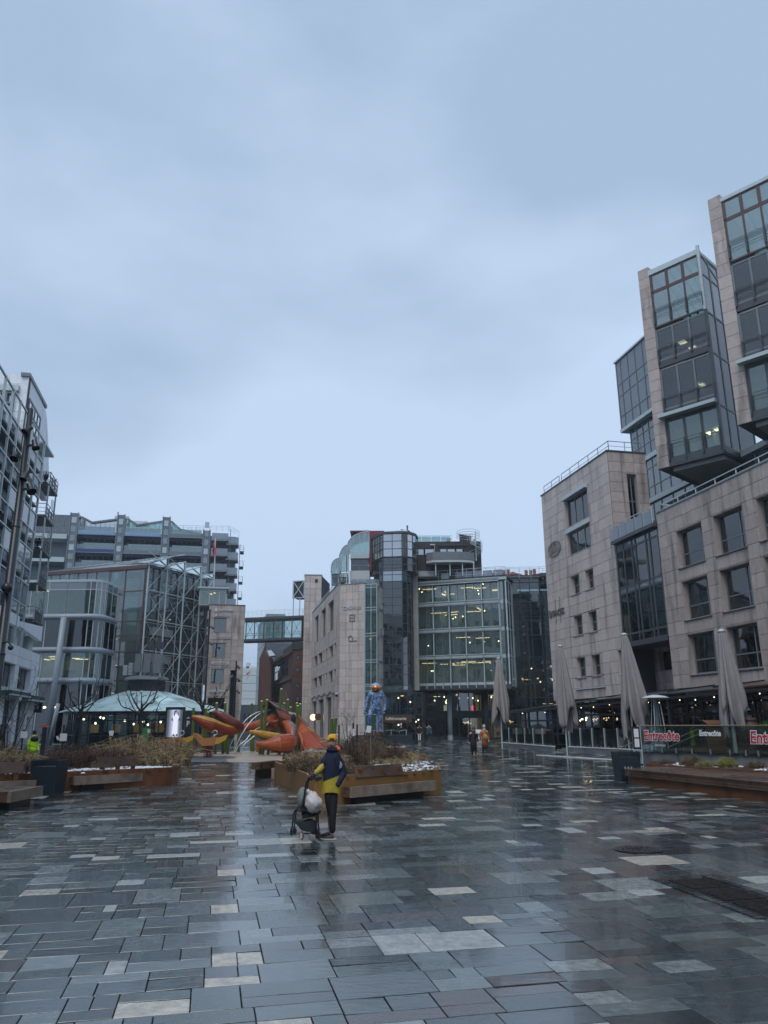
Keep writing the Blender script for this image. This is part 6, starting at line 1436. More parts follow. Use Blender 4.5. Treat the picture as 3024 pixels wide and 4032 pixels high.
notice(94, 2893, 30.3, .26, .25, 'square white notice on the stake near the stone columns', ring=False); notice(249, 2903, 30.8, .27, .28, 'square white notice with ring on the tall stake left of the kiosk', ring=False)
notice(441, 2887, 33.0, .12, .20, 'small curled white paper deep in the tall grass', tilt=-10); notice(434, 2888, 33.1, .09, .20, 'second small white paper next to the curled one', tilt=12); notice(227, 2906, 31.5, .08, .16, 'tiny white paper left of the square notice', tilt=25)
notice(35, 2850, 45, .25, .30, 'small white shop door notice under the left awning', tilt=3)
# --- bins
def bin_(c, w, h, label, rot, cut=True):
 r = thing('litter_bin', label, 'bin', tuple(c), rot)
 tp_ = w * .54; bt = w * .47; hh = h * .82
 def ring(s, z): return [(-s, -s * .8, z), (s, -s * .8, z), (s, s * .8, z), (-s, s * .8, z)]
 MB().add(ring(bt, 0) + ring(tp_ * .98, hh), [(0, 3, 2, 1), (4, 5, 6, 7)] + [(i, (i + 1) % 4, 4 + (i + 1) % 4, 4 + i) for i in range(4)]).build('body', M['bincol'], r, local=True)
 for sx in (-1, 1): MB().box(sx * tp_ - (.07 if sx > 0 else 0), sx * tp_ + (.07 if sx < 0 else 0), -tp_ * .8, tp_ * .8, hh, h).build('side_panel', M['bincol'], r, local=True)
 MB().box(-tp_ + .07, tp_ - .07, tp_ * .8 - .03, tp_ * .8, hh, h).box(-tp_ + .07, tp_ - .07, -tp_ * .8, -tp_ * .8 + .03, h - .03, h).build('rim', M['bincol'], r, local=True)
 mb = MB()
 for i in range(9): mb.box(-tp_ * .55 + i * tp_ * .13, -tp_ * .55 + i * tp_ * .13 + .015, -tp_ * .8 + .0, -tp_ * .8 + .02, hh + .01, h - .03)
 mb.build('grille', M['bincol'], r, local=True)
 MB().box(-bt * .9, bt * .9, -bt * .7, bt * .7, -.0, .03).build('plinth', M['black'], r, local=True)
 return r
bin_((-10.72, 25.85, .22), .84, 1.04, 'dark blue grey litter bin between the left benches', R(-4))
rb_ = bin_((8.87, 29.75, .26), .78, 1.03, 'dark litter bin at the end of the long terrace bench', R(8))
MB().box(.4, .48, -.36, -.28, .55, .62).build('lock', M['black'], rb_, local=True)
# --- right hand bench deck and planter
fr_ = [(8.60, 29.15), (8.62, 28.6), (8.78, 27.9), (9.15, 26.9), (10.42, 22.2), (11.9, 16.5), (13.5, 10.5)]
bk_ = [(17.5, 12.5), (15.4, 18.5), (13.6, 23.8), (12.4, 26.2), (10.5, 30.2), (9.2, 30.0)]
rbk = thing('long_bench', 'long curved timber bench deck on a rusty steel base along the restaurant terrace', 'bench', (8.6, 29.1, .25))
def edge_wall(pts, z0, z1, th, name, mt, root):
 for a, b in zip(pts[:-1], pts[1:]):
  a = Vector((a[0], a[1], 0)); b = Vector((b[0], b[1], 0)); d = (b - a).normalized(); n = Vector((d.y, -d.x, 0)); n = n if n.x < 0 else -n
  MB().para(a + n * 0 + Vector((0, 0, z0)), b - a, -n * th, (0, 0, z1 - z0)).build(name, mt, root)
ex = [(p[0] + .05, p[1]) for p in fr_]
edge_wall([(p[0] + .10, p[1]) for p in fr_], .15, .52, .06, 'base_plate', M['corten'], rbk)
for j in range(3): edge_wall([(p[0] + .0 + .01 * j, p[1]) for p in fr_], .50 + j * .068, .556 + j * .068, .12, 'fascia_slat', M['bench'], rbk)
NB = 7
for j in range(NB):
 t0, t1 = j / NB, (j + .93) / NB
 def lerp_(i, t): 
  f = fr_[i]; bkp = bk_[::-1][i] if i < len(bk_) else bk_[0]; return (f[0] + (bkp[0] - f[0]) * t, f[1] + (bkp[1] - f[1]) * t)
 for i in range(len(fr_) - 2):
  a, b, c, d = lerp_(i, t0), lerp_(i + 1, t0), lerp_(i + 1, t1), lerp_(i, t1)
  MB().prism([a, b, c, d], .70, .735).build('deck_board', M['bench'], rbk)
for k, (u, v) in enumerate(((2462, 3033), (2475, 3034), (2487, 3031))):
 a = P(u, v, 28.9); MB().lathe((a.x, a.y, .735), [(.022, 0), (.022, .05), (.035, .05), (.035, .065)], 8).build('bollard_stud', M['letterw'], rbk)
bed = [(10.6, 30.15), (12.45, 26.25), (13.65, 23.85), (15.5, 18.5), (18.5, 20), (16.5, 24), (13.65, 29.3), (11.2, 33.6), (10.3, 32)]
rp, rhf, rin = planter(bed, .53, M['corten'], 'rusty steel planting bed with grass tufts between bench deck and terrace wall', z0=.25, snow=70, litter=1300, seed=12)
for k, (x, y, h, n, mt, lab) in enumerate(((12.5, 29.6, .38, 260, 'green', 'yellow green grass tuft in the middle of the terrace bed'), (13.6, 27.8, .30, 200, 'green', 'yellow green tuft near the right picture edge of the terrace bed'), (11.7, 30.9, .42, 200, 'twig', 'dark dried flower stems left of the grass tufts'), (11.9, 30.1, .25, 150, 'green', 'small pale tuft left of the biggest grass tuft'), (13.1, 28.6, .30, 140, 'twig', 'dark dried stems between two grass tufts'), (14.2, 26.6, .28, 160, 'green', 'grass tuft at the end of the terrace bed'), (11.0, 31.6, .28, 90, 'redtwig', 'sparse dead stem bunch at the left end of the terrace bed'))):
 bush((x, y, rhf(x, y) - .02), .26, .26, h, n, M[mt], lab, 300 + k, curl=1.6, w=.006, name='grass_tuft', cat='plant', group='plants in the terrace bed')
# --- restaurant terrace: wall, glass, lettering
TA = Vector((11.0, 34.3, 0)); TFr = Fr((TA.x, TA.y), math.degrees(math.atan2(2.6, -4.7)))
tw = thing('terrace_wall', 'grey concrete terrace wall with bolted glass balustrade along the steak restaurant', 'wall', (11.0, 34.3, .3))
for s in range(0, 9): MB().fb(TFr, s * 1.8 + .006, s * 1.8 + 1.794, .25, 1.17, -.18, 0).build('wall_panel', M['conc'], tw)
MB().fb(TFr, 0, 16.2, 1.17, 1.20, -.2, .015).build('coping', M['snow'] if 0 else M['conc'], tw)
MB().fb(Fr((TA.x, TA.y), math.degrees(math.atan2(2.6, -4.7)) - 90), -.2 if 0 else 0, 3, .25, 1.17, -.18, 0).build('wall_panel', M['conc'], tw)
M['gterr'] = glass('terrace_glass', (.62, .72, .71), base=.10, milk=.05, milkcol=(.3, .4, .42))
gs = [0.02, TFr.s(2690, 2900), TFr.s(2912, 2900), TFr.s(3024, 2900) + .35, 9.3, 11.5, 13.7]
for a, b in zip(gs[:-1], gs[1:]):
 MB().fb(TFr, a + .015, b - .015, 1.14, 2.18, .06, .075).build('glass_panel', M['gterr'], tw)
 for q in range(3):
  for z in (1.22,): s = a + (b - a) * (q + .5) / 3; MB().fb(TFr, s - .035, s + .035, z - .1, z + .1, .0, .1).build('glass_clamp', M['steel'], tw)
M['brass'] = mat('brass_handrail', (.45, .33, .17), .3, metal=.6)
MB().tube([TFr.w(0, 2.2, .07), TFr.w(16, 2.2, .07)], .022, 6).build('handrail', M['brass'], tw)
MB().tube([TFr.w(-.1, .25, .1), TFr.w(-.1, 2.22, .1)], .03, 8).build('end_post', M['truss'], tw)
M['entred'] = mat('red_restaurant_letters', (.50, .02, .035), .4); M['entwhite'] = mat('white_restaurant_letters', (.75, .77, .78), .4)
def entre(sc0, z, size, label, both=True):
 lg = thing('restaurant_lettering', label, 'sign', tuple(TFr.w(sc0, z)))
 text('Entrecôte', TFr, sc0, z, size, M['entwhite'], lg, dep=.085, shear=.12, bold=.028 * size / .4 if both else .012, sx=.86, depth=.002, name='white_outline' if both else 'letters')
 if both: text('Entrecôte', TFr, sc0, z, size, M['entred'], lg, dep=.094, shear=.12, bold=.010, sx=.86, depth=.002, name='letters')
 return lg
sA = TFr.s(2541, 2905); wA = TFr.s(2661, 2905) - sA
l1 = entre(sA, TFr.z(2600, 2914), wA / 3.0, 'red script letters with white outline reading Entrecôte on the first glass panel')
text('AKER BRYGGE', TFr, TFr.s(2583, 2935), TFr.z(2600, 2938), .10, M['entwhite'], l1, dep=.085, sx=.9, depth=.002)
sB = TFr.s(2758, 2890); wB = TFr.s(2832, 2890) - sB
entre(sB, TFr.z(2790, 2897), wB / 3.0, 'smaller plain white script letters reading Entrecôte on the second glass panel', both=False)
sC = TFr.s(2958, 2905); entre(sC, TFr.z(2990, 2926), wA / 3.0 * 1.12, 'red script letters with white outline cut by the picture edge')
mn = thing('menu_case', 'black framed menu case with two white sheets on the terrace corner', 'menu board', tuple(TFr.w(-.5, 1.2, .1)))
f_ = Fr(P(2506, 2950, 33.6)[:2], 96); s0, s1 = f_.s(2491, 2900), f_.s(2521, 2900); z1, z0 = f_.z(2506, 2861), f_.z(2506, 2951)
MB().fb(f_, s0, s1, z0, z1, -.06, .0).build('case', M['black'], mn)
for a, b in ((.10, .47), (.53, .9)): MB().fb(f_, s0 + .06, s1 - .06, z0 + (z1 - z0) * a, z0 + (z1 - z0) * b, .002, .008).build('menu_sheet', M['paper'], mn)
MB().tube([f_.w(s1 + .02, .3, -.05), f_.w(s1 + .02, z1, -.05)], .025, 6).build('post', M['truss'], mn)
sr = thing('step_handrail', 'pale steel handrail beside the terrace steps', 'handrail', tuple(P(2450, 2950, 35)))
for dz in (0, .28):
 a = P(2432, 2938 + dz * 60, 35) ; MB().tube([P(2432, 2940, 35) - Vector((0, 0, dz)), P(2452, 2940, 35) - Vector((0, 0, dz)), P(2487, 2925, 34.2) - Vector((0, 0, dz))], .022, 6).build('rail', M['brass'], sr)
MB().tube([P(2432, 2938, 35), P(2432, 2962, 35)], .022, 6).build('post', M['brass'], sr)
sr = thing('inner_step_handrail', 'pair of sloping pale rails behind the first and second glass panels', 'handrail', tuple(P(2650, 2920, 37)))
for (a, b, c) in (((2533, 2927), (2620, 2880), None), ((2621, 2925), (2745, 2873), (2770, 2872)), ((2625, 2945), (2745, 2893), (2770, 2891))):
 pts = [P(a[0], a[1], 35), P(b[0], b[1], 35)] + ([P(c[0], c[1], 35)] if c else []); MB().tube(pts, .022, 6).build('rail', M['brass'], sr)
tf2 = struct('terrace_floor'); q = [TFr.w(.1, 0, -.2), TFr.w(16, 0, -.2), RB.w(-24, 0, -.2), RB.w(-1.0, 0, -.2)]
MB().prism([(p.x, p.y) for p in q], .9, 1.08).build('deck', M['bench'], tf2)
hs = thing('patio_heater', 'pyramid patio heater with pale round cap behind the terrace glass', 'heater', tuple(P(2575, 2870, 37)))
tp2 = P(2575, 2741, 37); cb = Vector((tp2.x + .25, 37, 1.08))
MB().lathe((cb.x - .2, cb.y, tp2.z - .08), [(.62, 0), (.45, .08), (.1, .14)], 18).build('cap', M['desk'], hs, smooth=False)
for sx, sy in ((-1, -1), (1, -1), (1, 1), (-1, 1)): MB().bar((cb.x - .2 + sx * .30, cb.y + sy * .30, 1.1), (cb.x - .2 + sx * .13, cb.y + sy * .13, tp2.z - .1), .03).build('leg', M['truss'], hs)
MB().lathe((cb.x - .2, cb.y, 1.1), [(.3, 0), (.3, .7), (.08, .75), (.08, tp2.z - 1.25)], 12).build('burner', M['gmilk'], hs)
hd = thing('host_desk', 'rust brown host desk with shelves behind the second glass panel', 'desk', tuple(P(2830, 2930, 33)))
q = P(2822, 2848, 33); MB().box(q.x - .28, q.x + .28, 33, 33.5, 1.08, q.z - .05).build('body', M['corten'], hd); MB().slab([(q.x - .4, 32.95, q.z - .05), (q.x + .4, 32.95, q.z - .05), (q.x + .34, 33.6, q.z + .1), (q.x - .34, 33.6, q.z + .1)], (0, 0, .03)).build('top', M['corten'], hd)
for z in (1.5, 1.85): MB().box(q.x + .3, q.x + .9, 33.05, 33.4, z, z + .03).build('shelf', M['bench'], hd)
pb = thing('planter_barrel', 'dark wooden barrel standing on the terrace by the last umbrella', 'barrel', tuple(P(2955, 2855, 30)))
q = P(2955, 2862, 31.5); MB().lathe((q.x, q.y, q.z - .45), [(.24, 0), (.31, .4), (.24, .8)], 14).build('staves', M['bench'], pb); 
for z in (.12, .4, .68): MB().lathe((q.x, q.y, q.z - .45 + z), [(.30, 0), (.30, .04)], 14).build('hoop', M['black'], pb)
bush((q.x + 1.3, q.y + .6, 1.5), .45, .3, .9, 300, mat('green_leafy_plant', (.03, .10, .02), .6, tint=.4), 'leafy green plant inside the terrace near the picture edge', 411, w=.018, name='potted_plant', cat='plant')
an = thing('restaurant_awning', 'long dark sloping awning roof with string lights along the restaurants', 'awning', tuple(RB.w(0, 3.9, 1.5)))
def awz(s): return 3.92 - .011 * (s + 12) - (.02 * max(0, s - 4))
for a in range(-24, 20, 4):
 b = a + 3.9
 MB().slab([RB.w(a, awz(a) + .35, .1), RB.w(b, awz(b) + .35, .1), RB.w(b, awz(b) - .05, 3.2), RB.w(a, awz(a) - .05, 3.2)], (0, 0, .05)).build('roof_sheet', M['dsteel'] if a > -10 else M['bench'], an)
 MB().bar(RB.w(a, awz(a) + .1, 3.0), RB.w(a, awz(a) + .45, .1), .07).build('rafter', M['black'], an)
MB().bar(RB.w(-24, awz(-24) - .12, 3.1), RB.w(19, awz(19) - .12, 3.1), .16, .12).build('front_beam', M['black'], an)
for i in range(34): MB().blob(RB.w(-23 + i * 1.22 + random.uniform(-.4, .4), awz(-23 + i * 1.22) - .25 - .08 * (i % 3), 2.9 - random.uniform(0, 1.2)), .024, 5, 3).build('string_lamp', M['lampw'], an)
for s in (-14, -9, -4, 1, 6, 11, 16): MB().fb(RB, s - .06, s + .06, .4, awz(s), 2.95, 3.07).build('post', M['shopteal'], an)
wgd = thing('glass_winter_garden', 'dark framed glass enclosure with lit chandeliers next to the glass hall', 'conservatory', tuple(RB.w(14, .5, 3)))
curtain(RB, wgd, [7.2, 8.9, 10.6, 12.3, 14.0, 15.7, 17.4], [.55, 1.6, 2.5, 3.25], M['glass'], M['shopteal'], mw=.13, md=.12, dep=2.9, gname='glass_pane')
WGe2 = Fr(RB.w(17.4, 0, 2.9).to_tuple()[:2], AX + 90); 
for k in range(5):
 q = RB.w(9 + k * 1.8, 2.55, 1.6); lamp = MB()
 for j in range(7): lamp.blob(q + Vector((random.uniform(-.25, .25), random.uniform(-.2, .2), random.uniform(-.1, .15))), .05, 5, 3)
 lamp.build('chandelier_bulbs', M['lampw'], wgd)
# --- far low terrace walls with glass
def low_terrace(a, b, h, hg, label, posts):
 a = Vector((*a, 0)); b = Vector((*b, 0)); f = Fr((a.x, a.y), math.degrees(math.atan2(b.x - a.x, b.y - a.y))); L_ = (b - a).length
 r = thing('terrace_wall', label, 'wall', (a.x, a.y, gz(a.y))); z = gz(a.y)
 MB().fb(f, 0, L_, z - .25, z + h, -.25, 0).build('wall_panel', M['conc'], r); MB().fb(f, -.02, L_, z + h, z + h + .05, -.28, .03).build('coping', M['snow'], r)
 for i in range(posts):
  s0 = L_ * i / posts; s1 = L_ * (i + 1) / posts
  MB().fb(f, s0 + .05, s1 - .05, z + h + .08, z + h + hg, -.1, -.08).build('glass_panel', M['gterr'], r)
  MB().fb(f, s0 - .03, s0 + .03, z + h, z + h + hg + .05, -.14, -.06).build('glass_post', M['truss'], r)
  for t in (.3, .7): MB().fb(f, s0 + (s1 - s0) * t - .04, s0 + (s1 - s0) * t + .04, z + h, z + h + .15, -.13, -.05).build('glass_clamp', M['steel'], r)
 return r
low_terrace((12.0, 52.6), (13.8, 47.9), .33, 1.15, 'low grey wall with glass balustrade right of the second umbrella', 4)
low_terrace((9.6, 66.5), (11.3, 54.6), .18, 1.15, 'low wall with snow and glass balustrade behind the first umbrella', 6)
low_terrace((13.8, 47.9), (14.6, 42.0), .38, 1.15, 'low grey wall with glass leading toward the menu case', 4)
st2 = thing('terrace_steps', 'short flight of grey steps between the low terrace walls', 'steps', (11.6, 53.6, .5))
for k in range(3): MB().box(11.2 + k * .35, 12.6, 52.9, 54.2, .4 + k * .11, .5 + k * .11).build('step', M['conc'], st2)
ks = thing('kerb_strip', 'pale granite kerb line in the paving before the low terrace', 'kerb', (10, 46.5, .4))
MB().slab([G(2112, 2973), G(2438, 2992.5), G(2438, 2995.5), G(2112, 2974.6)], (0, 0, .03)).build('kerb_stone', M['benchlight'] if 0 else M['desk'], ks)
# --- closed umbrellas
M['canvas'] = mat('grey_beige_canvas', (.31, .285, .28), .8, var=.12, scale=3, stain=.35, streak=True)
M['canvas2'] = mat('mauve_grey_canvas', (.285, .262, .27), .8, var=.12, scale=3, stain=.3, streak=True)
def umbrella(x, y, z0, ztop, zlow, rb, label, seed, mt, pole_r=.045, skew=(0, 0)):
 rg2 = random.Random(seed); r = thing('closed_umbrella', label, 'umbrella', (x, y, z0), group='closed umbrellas on the square')
 n, m = 64, 22; vs = []; fs = []; H = ztop - zlow; ph = rg2.uniform(0, 6); lob = 9
 for i in range(m + 1):
  t = i / m
  for j in range(n):
   a = 6.2832 * j / n; sh = math.sin(lob * a + ph + .9 * math.sin(2 * a)); low = .5 + .5 * math.sin(3 * a + ph * 2) ; low = low ** 1.5
   zz = ztop - (H - low * H * .27 + .25) * t
   rr = (.11 + (rb * .90 - .11) * (t ** .8)) * (1 + (.14 + .20 * t) * sh + .07 * math.sin(17 * a + seed) * t) * (1 - .12 * max(0, t - .85) / .15)
   vs.append((x + rr * math.cos(a) + skew[0] * t, y + rr * math.sin(a) + skew[1] * t, zz))
 for i in range(m):
  for j in range(n): a = i * n + j; b = i * n + (j + 1) % n; fs.append((a, a + n, b + n, b))
 mb = MB(); mb.add(vs, fs); o = mb.build('canopy', mt, r, smooth=True)
 sol = None
 MB().lathe((x, y, ztop - .05), [(.15, 0), (.16, .04), (.06, .12)], 14).build('cap', M['lsteel'], r)
 MB().tube([(x, y, z0), (x, y, ztop)], pole_r, 10).build('pole', M['truss'], r)
 for k in range(5):
  a = 6.28 * k / 5 + ph; MB().tube([(x + .1 * math.cos(a), y + .1 * math.sin(a), ztop - 1.2), (x + .75 * rb * math.cos(a), y + .75 * rb * math.sin(a), zlow - .05)], .02, 5).build('rib', M['dsteel'], r)
 mb = MB(); f = []; 
 for j in range(12):
  a = ph + j * .22; f.append((x + .62 * rb * math.cos(a) * (1 + .12 * (j % 2)), y + .62 * rb * math.sin(a) * (1 + .12 * (j % 2))))
 for a, b in zip(f[:-1], f[1:]): mb.add([(a[0], a[1], zlow + 1.2), (b[0], b[1], zlow + 1.2), (b[0], b[1], zlow - .35 - .1 * (f.index(b) % 3)), (a[0], a[1], zlow - .35 - .1 * (f.index(a) % 3))], [(0, 1, 2, 3)])
 mb.build('hanging_flap', mt, r)
 MB().lathe((x, y, z0), [(.22, 0), (.22, .03), (.06, .05)], 12).build('base', M['steel'], r)
 return r
umbrella(8.39, 57.6, .52, 6.95, 2.45, .62, 'closed beige umbrella in front of the glass office box, furthest of the four', 1, M['canvas'])
umbrella(10.82, 47.9, .43, 6.9, 2.25, .60, 'closed mauve umbrella in front of the pale granite wall', 2, M['canvas2'], skew=(.15, 0))
umbrella(11.75, 38.0, .45, 6.5, 2.05, .62, 'closed umbrella behind the menu case and dark bin', 3, M['canvas2'], skew=(.25, 0))
umbrella(13.75, 31.6, 1.08, 5.92, 2.25, .50, 'closed umbrella inside the terrace glass, nearest of the four', 4, M['canvas2'], pole_r=.075, skew=(.12, 0))
for nm in bpy.data.objects:
 if nm.name.startswith('closed_umbrella'):
  for ch in nm.children:
   if ch.name.startswith('canopy'):
    m_ = ch.modifiers.new('thick', 'SOLIDIFY'); m_.thickness = .012
# --- spotlight masts
M['mast'] = mat('dark_blue_mast', (.012, .017, .022), .35, var=.1)
def spot(c, aim, r, L_, root):
 c = Vector(c); aim = Vector(aim).normalized()
 MB().lathe(c - aim * L_ * .5, [(r * .62, 0), (r * .72, L_ * .5), (r * .8, L_ * .55), (r, L_), (r * .85, L_), (r * .8, L_ * .86)], 14, axis=aim).build('spotlight', M['mast'], root)
def mast(x, y, z0, z1, r0, r1, label, spots, sr_=.2, sl=.42):
 r = thing('spotlight_mast', label, 'lamp post', (x, y, z0))
 zz = [z0 + (z1 - z0) * t for t in (0, .33, .34, .66, .67, 1)]; rr = [r0, r0 * .94, r0 * .86, r0 * .8, r1 * 1.1, r1]
 MB().tube([(x, y, z) for z in zz], rr, 14).build('pole', M['mast'], r, smooth=False)
 for (dx, dz, ax_, ay, az) in spots:
  c = Vector((x + dx, y - .05, dz)); spot(c, (ax_, ay, az), sr_, sl, r)
  MB().bar(Vector((x, y, dz)), c, .05).bar(Vector((x + dx * .3, y, dz - .12)), Vector((x + dx * .3, y, dz + .12)), .05).build('bracket', M['mast'], r)
 return r
YM = 19.0
tpm = P(122, 1610, YM); mx = tpm.x; r_m = thing('spotlight_mast', 'tall dark tapered mast with five spotlights at the left picture edge', 'lamp post', (mx, YM, .17))
MB().tube([(mx, YM, .17), (mx, YM, 4.0), (mx, YM, 4.01), (mx, YM, 7.2), (mx, YM, 7.21), (mx, YM, tpm.z)], [.125, .12, .108, .100, .088, .070], 18).build('pole', M['mast'], r_m, smooth=True)
MB().lathe((mx, YM, tpm.z), [(.07, 0), (.02, .03)], 12).build('cap', M['mast'], r_m)
for (u, v, aim, rr, ll) in ((110, 1692, (-.4, -.5, -.75), .105, .24), (138, 1750, (.35, -.2, -.9), .105, .26), (62, 1797, (-.1, -.5, -.85), .115, .22), (100, 1872, (-.2, -.3, -.9), .105, .26), (120, 1922, (.45, -.3, -.85), .125, .27)):
 c = P(u, v, YM - .08); spot(c, aim, rr, ll, r_m); b = Vector((mx, YM, c.z - .02)); MB().bar(b, c, .04).build('bracket', M['mast'], r_m)
c = P(27, 2315, YM - .2); MB().blob(c, .13, 12, 8).build('camera_dome', M['black'], r_m, smooth=True)
c = P(42, 2550, YM - .15); MB().blob(c, .065, 10, 6).build('camera_dome', M['black'], r_m, smooth=True); MB().tube([Vector((mx + .02, YM - .05, c.z + .12)), c + Vector((-.08, 0, .14)), c + Vector((0, 0, .06))], .02, 6).build('camera_arm', M['black'], r_m)
for z in (4.0, 7.2): MB().lathe((mx, YM, z - .01), [(.128 if z < 5 else .105, 0), (.128 if z < 5 else .105, .03)], 16).build('joint_ring', M['black'], r_m)
q = G(930, 2905); ym = 68; a = P(931, 2603, ym); b = P(915, 2870, ym)
mast(a.x, ym, .59, a.z, .11, .07, 'thin dark mast with small spotlights beside the granite sign tower', [(.22, a.z - .5, .5, -.3, -.8), (-.3, a.z - 1.3, -.4, -.3, -.8), (.28, a.z - 1.6, .4, -.4, -.8), (-.35, a.z - 2.0, -.5, -.3, -.8), (.3, a.z - 2.6, .5, -.3, -.8)], .12, .3)
a = P(661 + 165, 2330, 80); a = P(827, 2400, 82); mast(a.x, 82, .59, a.z, .12, .09, 'slim mast at the corner between atrium and granite sign tower', [(.35, a.z - 1.9, .6, -.3, -.7), (.3, a.z - 3.6, .6, -.3, -.7)], .14, .36)
for (ut, vt, ym, lab) in ((2073, 2450, 80, 'slim mast with three spotlights in front of the glass hall'), (2148, 2590, 80, 'second slim mast right of the first one by the glass hall')):
 a = P(ut, vt, ym); mast(a.x, ym, .59, a.z, .13, .09, lab, [(-.35, a.z - .5, -.5, -.3, -.8), (-.32, a.z - 1.3, -.5, -.3, -.8), (-.35, a.z - 3.2, -.5, -.3, -.8)], .14, .38)
# --- bare pruned trees
def pruned_tree(x, y, z0, h, spread, label, seed, r0=.12):
 rg2 = random.Random(seed); r = thing('bare_tree', label, 'tree', (x, y, z0)); tr = MB(); br = MB(); c = Vector((x, y, z0)); zt = h * .5
 tr.tube([c, c + Vector((.02, 0, zt * .5)), c + Vector((0, 0, zt)), c + Vector((.03, 0, h * .72))], [r0, r0 * .8, r0 * .75, r0 * .5], 8)
 tr.build('trunk', M['bark'], r)
 for k in range(9):
  a = 6.283 * k / 9 + rg2.uniform(-.2, .2); z = zt * rg2.uniform(.85, 1.35); s = c + Vector((0, 0, z)); ll = spread * rg2.uniform(.6, 1)
  pts = cr_spline([s, s + Vector((math.cos(a) * ll * .45, math.sin(a) * ll * .45, .15 * h * rg2.uniform(.1, .8))), s + Vector((math.cos(a) * ll * .8, math.sin(a) * ll * .8, h * .22 * rg2.uniform(.5, 1.2))), s + Vector((math.cos(a) * ll, math.sin(a) * ll, h * .36 * rg2.uniform(.7, 1.2)))], 3)
  br.tube(pts, [r0 * .42 * (1 - .6 * i / (len(pts) - 1)) for i in range(len(pts))], 6)
  for j in (4, 6, 9):
   p0 = pts[min(j, len(pts) - 1)]; a2 = a + rg2.uniform(-1.4, 1.4); l2 = ll * rg2.uniform(.2, .45); e = p0 + Vector((math.cos(a2) * l2, math.sin(a2) * l2, l2 * rg2.uniform(.2, .9)))
   br.tube([p0, p0.lerp(e, .5) + Vector((0, 0, .04)), e], [r0 * .2, r0 * .17, r0 * .12], 5); br.blob(e, r0 * .24, 6, 4)
  br.blob(pts[-1], r0 * .3, 6, 4)
 br.build('branches', M['bark'], r); return r
for (u, vb, vt, Y, lab, sd_, sp_) in ((322, 2930, 2670, 50, 'bare pruned tree with stubby limbs in front of the rounded glass office', 21, 1.5), (556, 2930, 2690, 50, 'bare pruned tree standing before the kiosk roof', 22, 1.75), (800, 2900, 2690, 66, 'bare pruned tree below the lowest letters of the sign tower', 23, 2.3)):
 a = P(u, vt, Y); b = P(u, vb, Y); pruned_tree((a.x + b.x) / 2, Y, gz(Y), a.z - gz(Y), sp_, lab, sd_, .12 if Y < 60 else .15)
# --- glass kiosk with tent roof
kc = P(568, 2800, 72); kx, ky = kc.x, 72.0
kk = thing('glass_kiosk', 'octagonal glass kiosk with pale frosted tent roof and dark plant box on top', 'kiosk', (kx, ky, g6))
def oc(rad, z, k, ph=6): a = R(45 * k + ph); return Vector((kx + rad * math.cos(a), ky + rad * math.sin(a), z))
ze = 3.42; zt = P(568, 2722, 70.5).z; Re, Rt = 7.45, 1.7
M['kroof'] = mat('frosted_mint_roof_glass', (.48, .66, .68), .22, var=.10, scale=.6, tint=.26, stain=.55, spec=.6)
for k in range(8):
 for j in range(3):
  for m_ in range(2):
   t0, t1 = j / 3, (j + 1) / 3; r0_, r1_ = Re + (Rt - Re) * t0, Re + (Rt - Re) * t1; z0_, z1_ = ze + (zt - ze) * t0, ze + (zt - ze) * t1
   s0_, s1_ = m_ / 2, (m_ + 1) / 2
   a = oc(r0_, z0_, k).lerp(oc(r0_, z0_, k + 1), s0_); b = oc(r0_, z0_, k).lerp(oc(r0_, z0_, k + 1), s1_); c = oc(r1_, z1_, k).lerp(oc(r1_, z1_, k + 1), s1_); d = oc(r1_, z1_, k).lerp(oc(r1_, z1_, k + 1), s0_)
   cc = (a + b + c + d) / 4; ins = [p.lerp(cc, .012) for p in (a, b, c, d)]
   mb = MB(); mb.k = random.random(); mb.slab(ins, (0, 0, .04)); mb.build('roof_pane', M['kroof'], kk)
 MB().bar(oc(Re, ze + .05, k), oc(Rt, zt + .05, k), .09).build('hip_bar', M['lsteel'], kk)
 f_ = [oc(6.6, .6, k), oc(6.6, .6, k + 1)]
 ang = math.degrees(math.atan2(f_[1].x - f_[0].x, f_[1].y - f_[0].y)); fo = Fr(f_[0][:2], ang, flip=False); ln = (f_[1] - f_[0]).length
 if fo.n.dot(f_[0] - Vector((kx, ky, .6))) < 0: fo.n = -fo.n
 if (f_[0] + f_[1]).y / 2 < ky + 4: curtain(fo, kk, [ln * i / 4 for i in range(5)], [.6, 1.5, 2.7, 3.4], M['glass'], M['shopteal'], mw=.08, md=.08, dep=0, gname='wall_pane')
 MB().bar(oc(6.9, ze - .1, k), oc(6.9, ze - .1, k + 1), .12).build('eaves_beam', M['shopteal'], kk)
 MB().slab([oc(Rt, zt, k), oc(Rt, zt, k + 1), oc(Rt, zt + 1.05, k + 1), oc(Rt, zt + 1.05, k)], (0, 0, .01)).build('lantern_wall', M['dsteel'], kk)
MB().lathe((kx, ky, zt + 1.0), [(1.75, 0), (2.05, .05), (2.0, .22), (1.5, .40)], 8).build('lantern_cap', M['steel'], kk)
MB().lathe((kx, ky, .6), [(5.6, 0), (5.6, 1.1), (5.5, 1.1)], 8).build('counter', M['dark'], kk)
for k in range(11): MB().blob((kx + random.uniform(-5, 5), ky - random.uniform(1, 4), random.uniform(2.2, 3.0)), .10, 6, 4).build('pendant_lamp', M['lampw'], kk)
for k in range(5): MB().box(kx - 4 + k * 1.9, kx - 3.3 + k * 1.9, ky - 2, ky - 1.9, 1.6, 2.4).build('added_glow_panel', M['shopglow'], kk)  # panels glow through their own colour, not from a lamp
mb = MB(); 
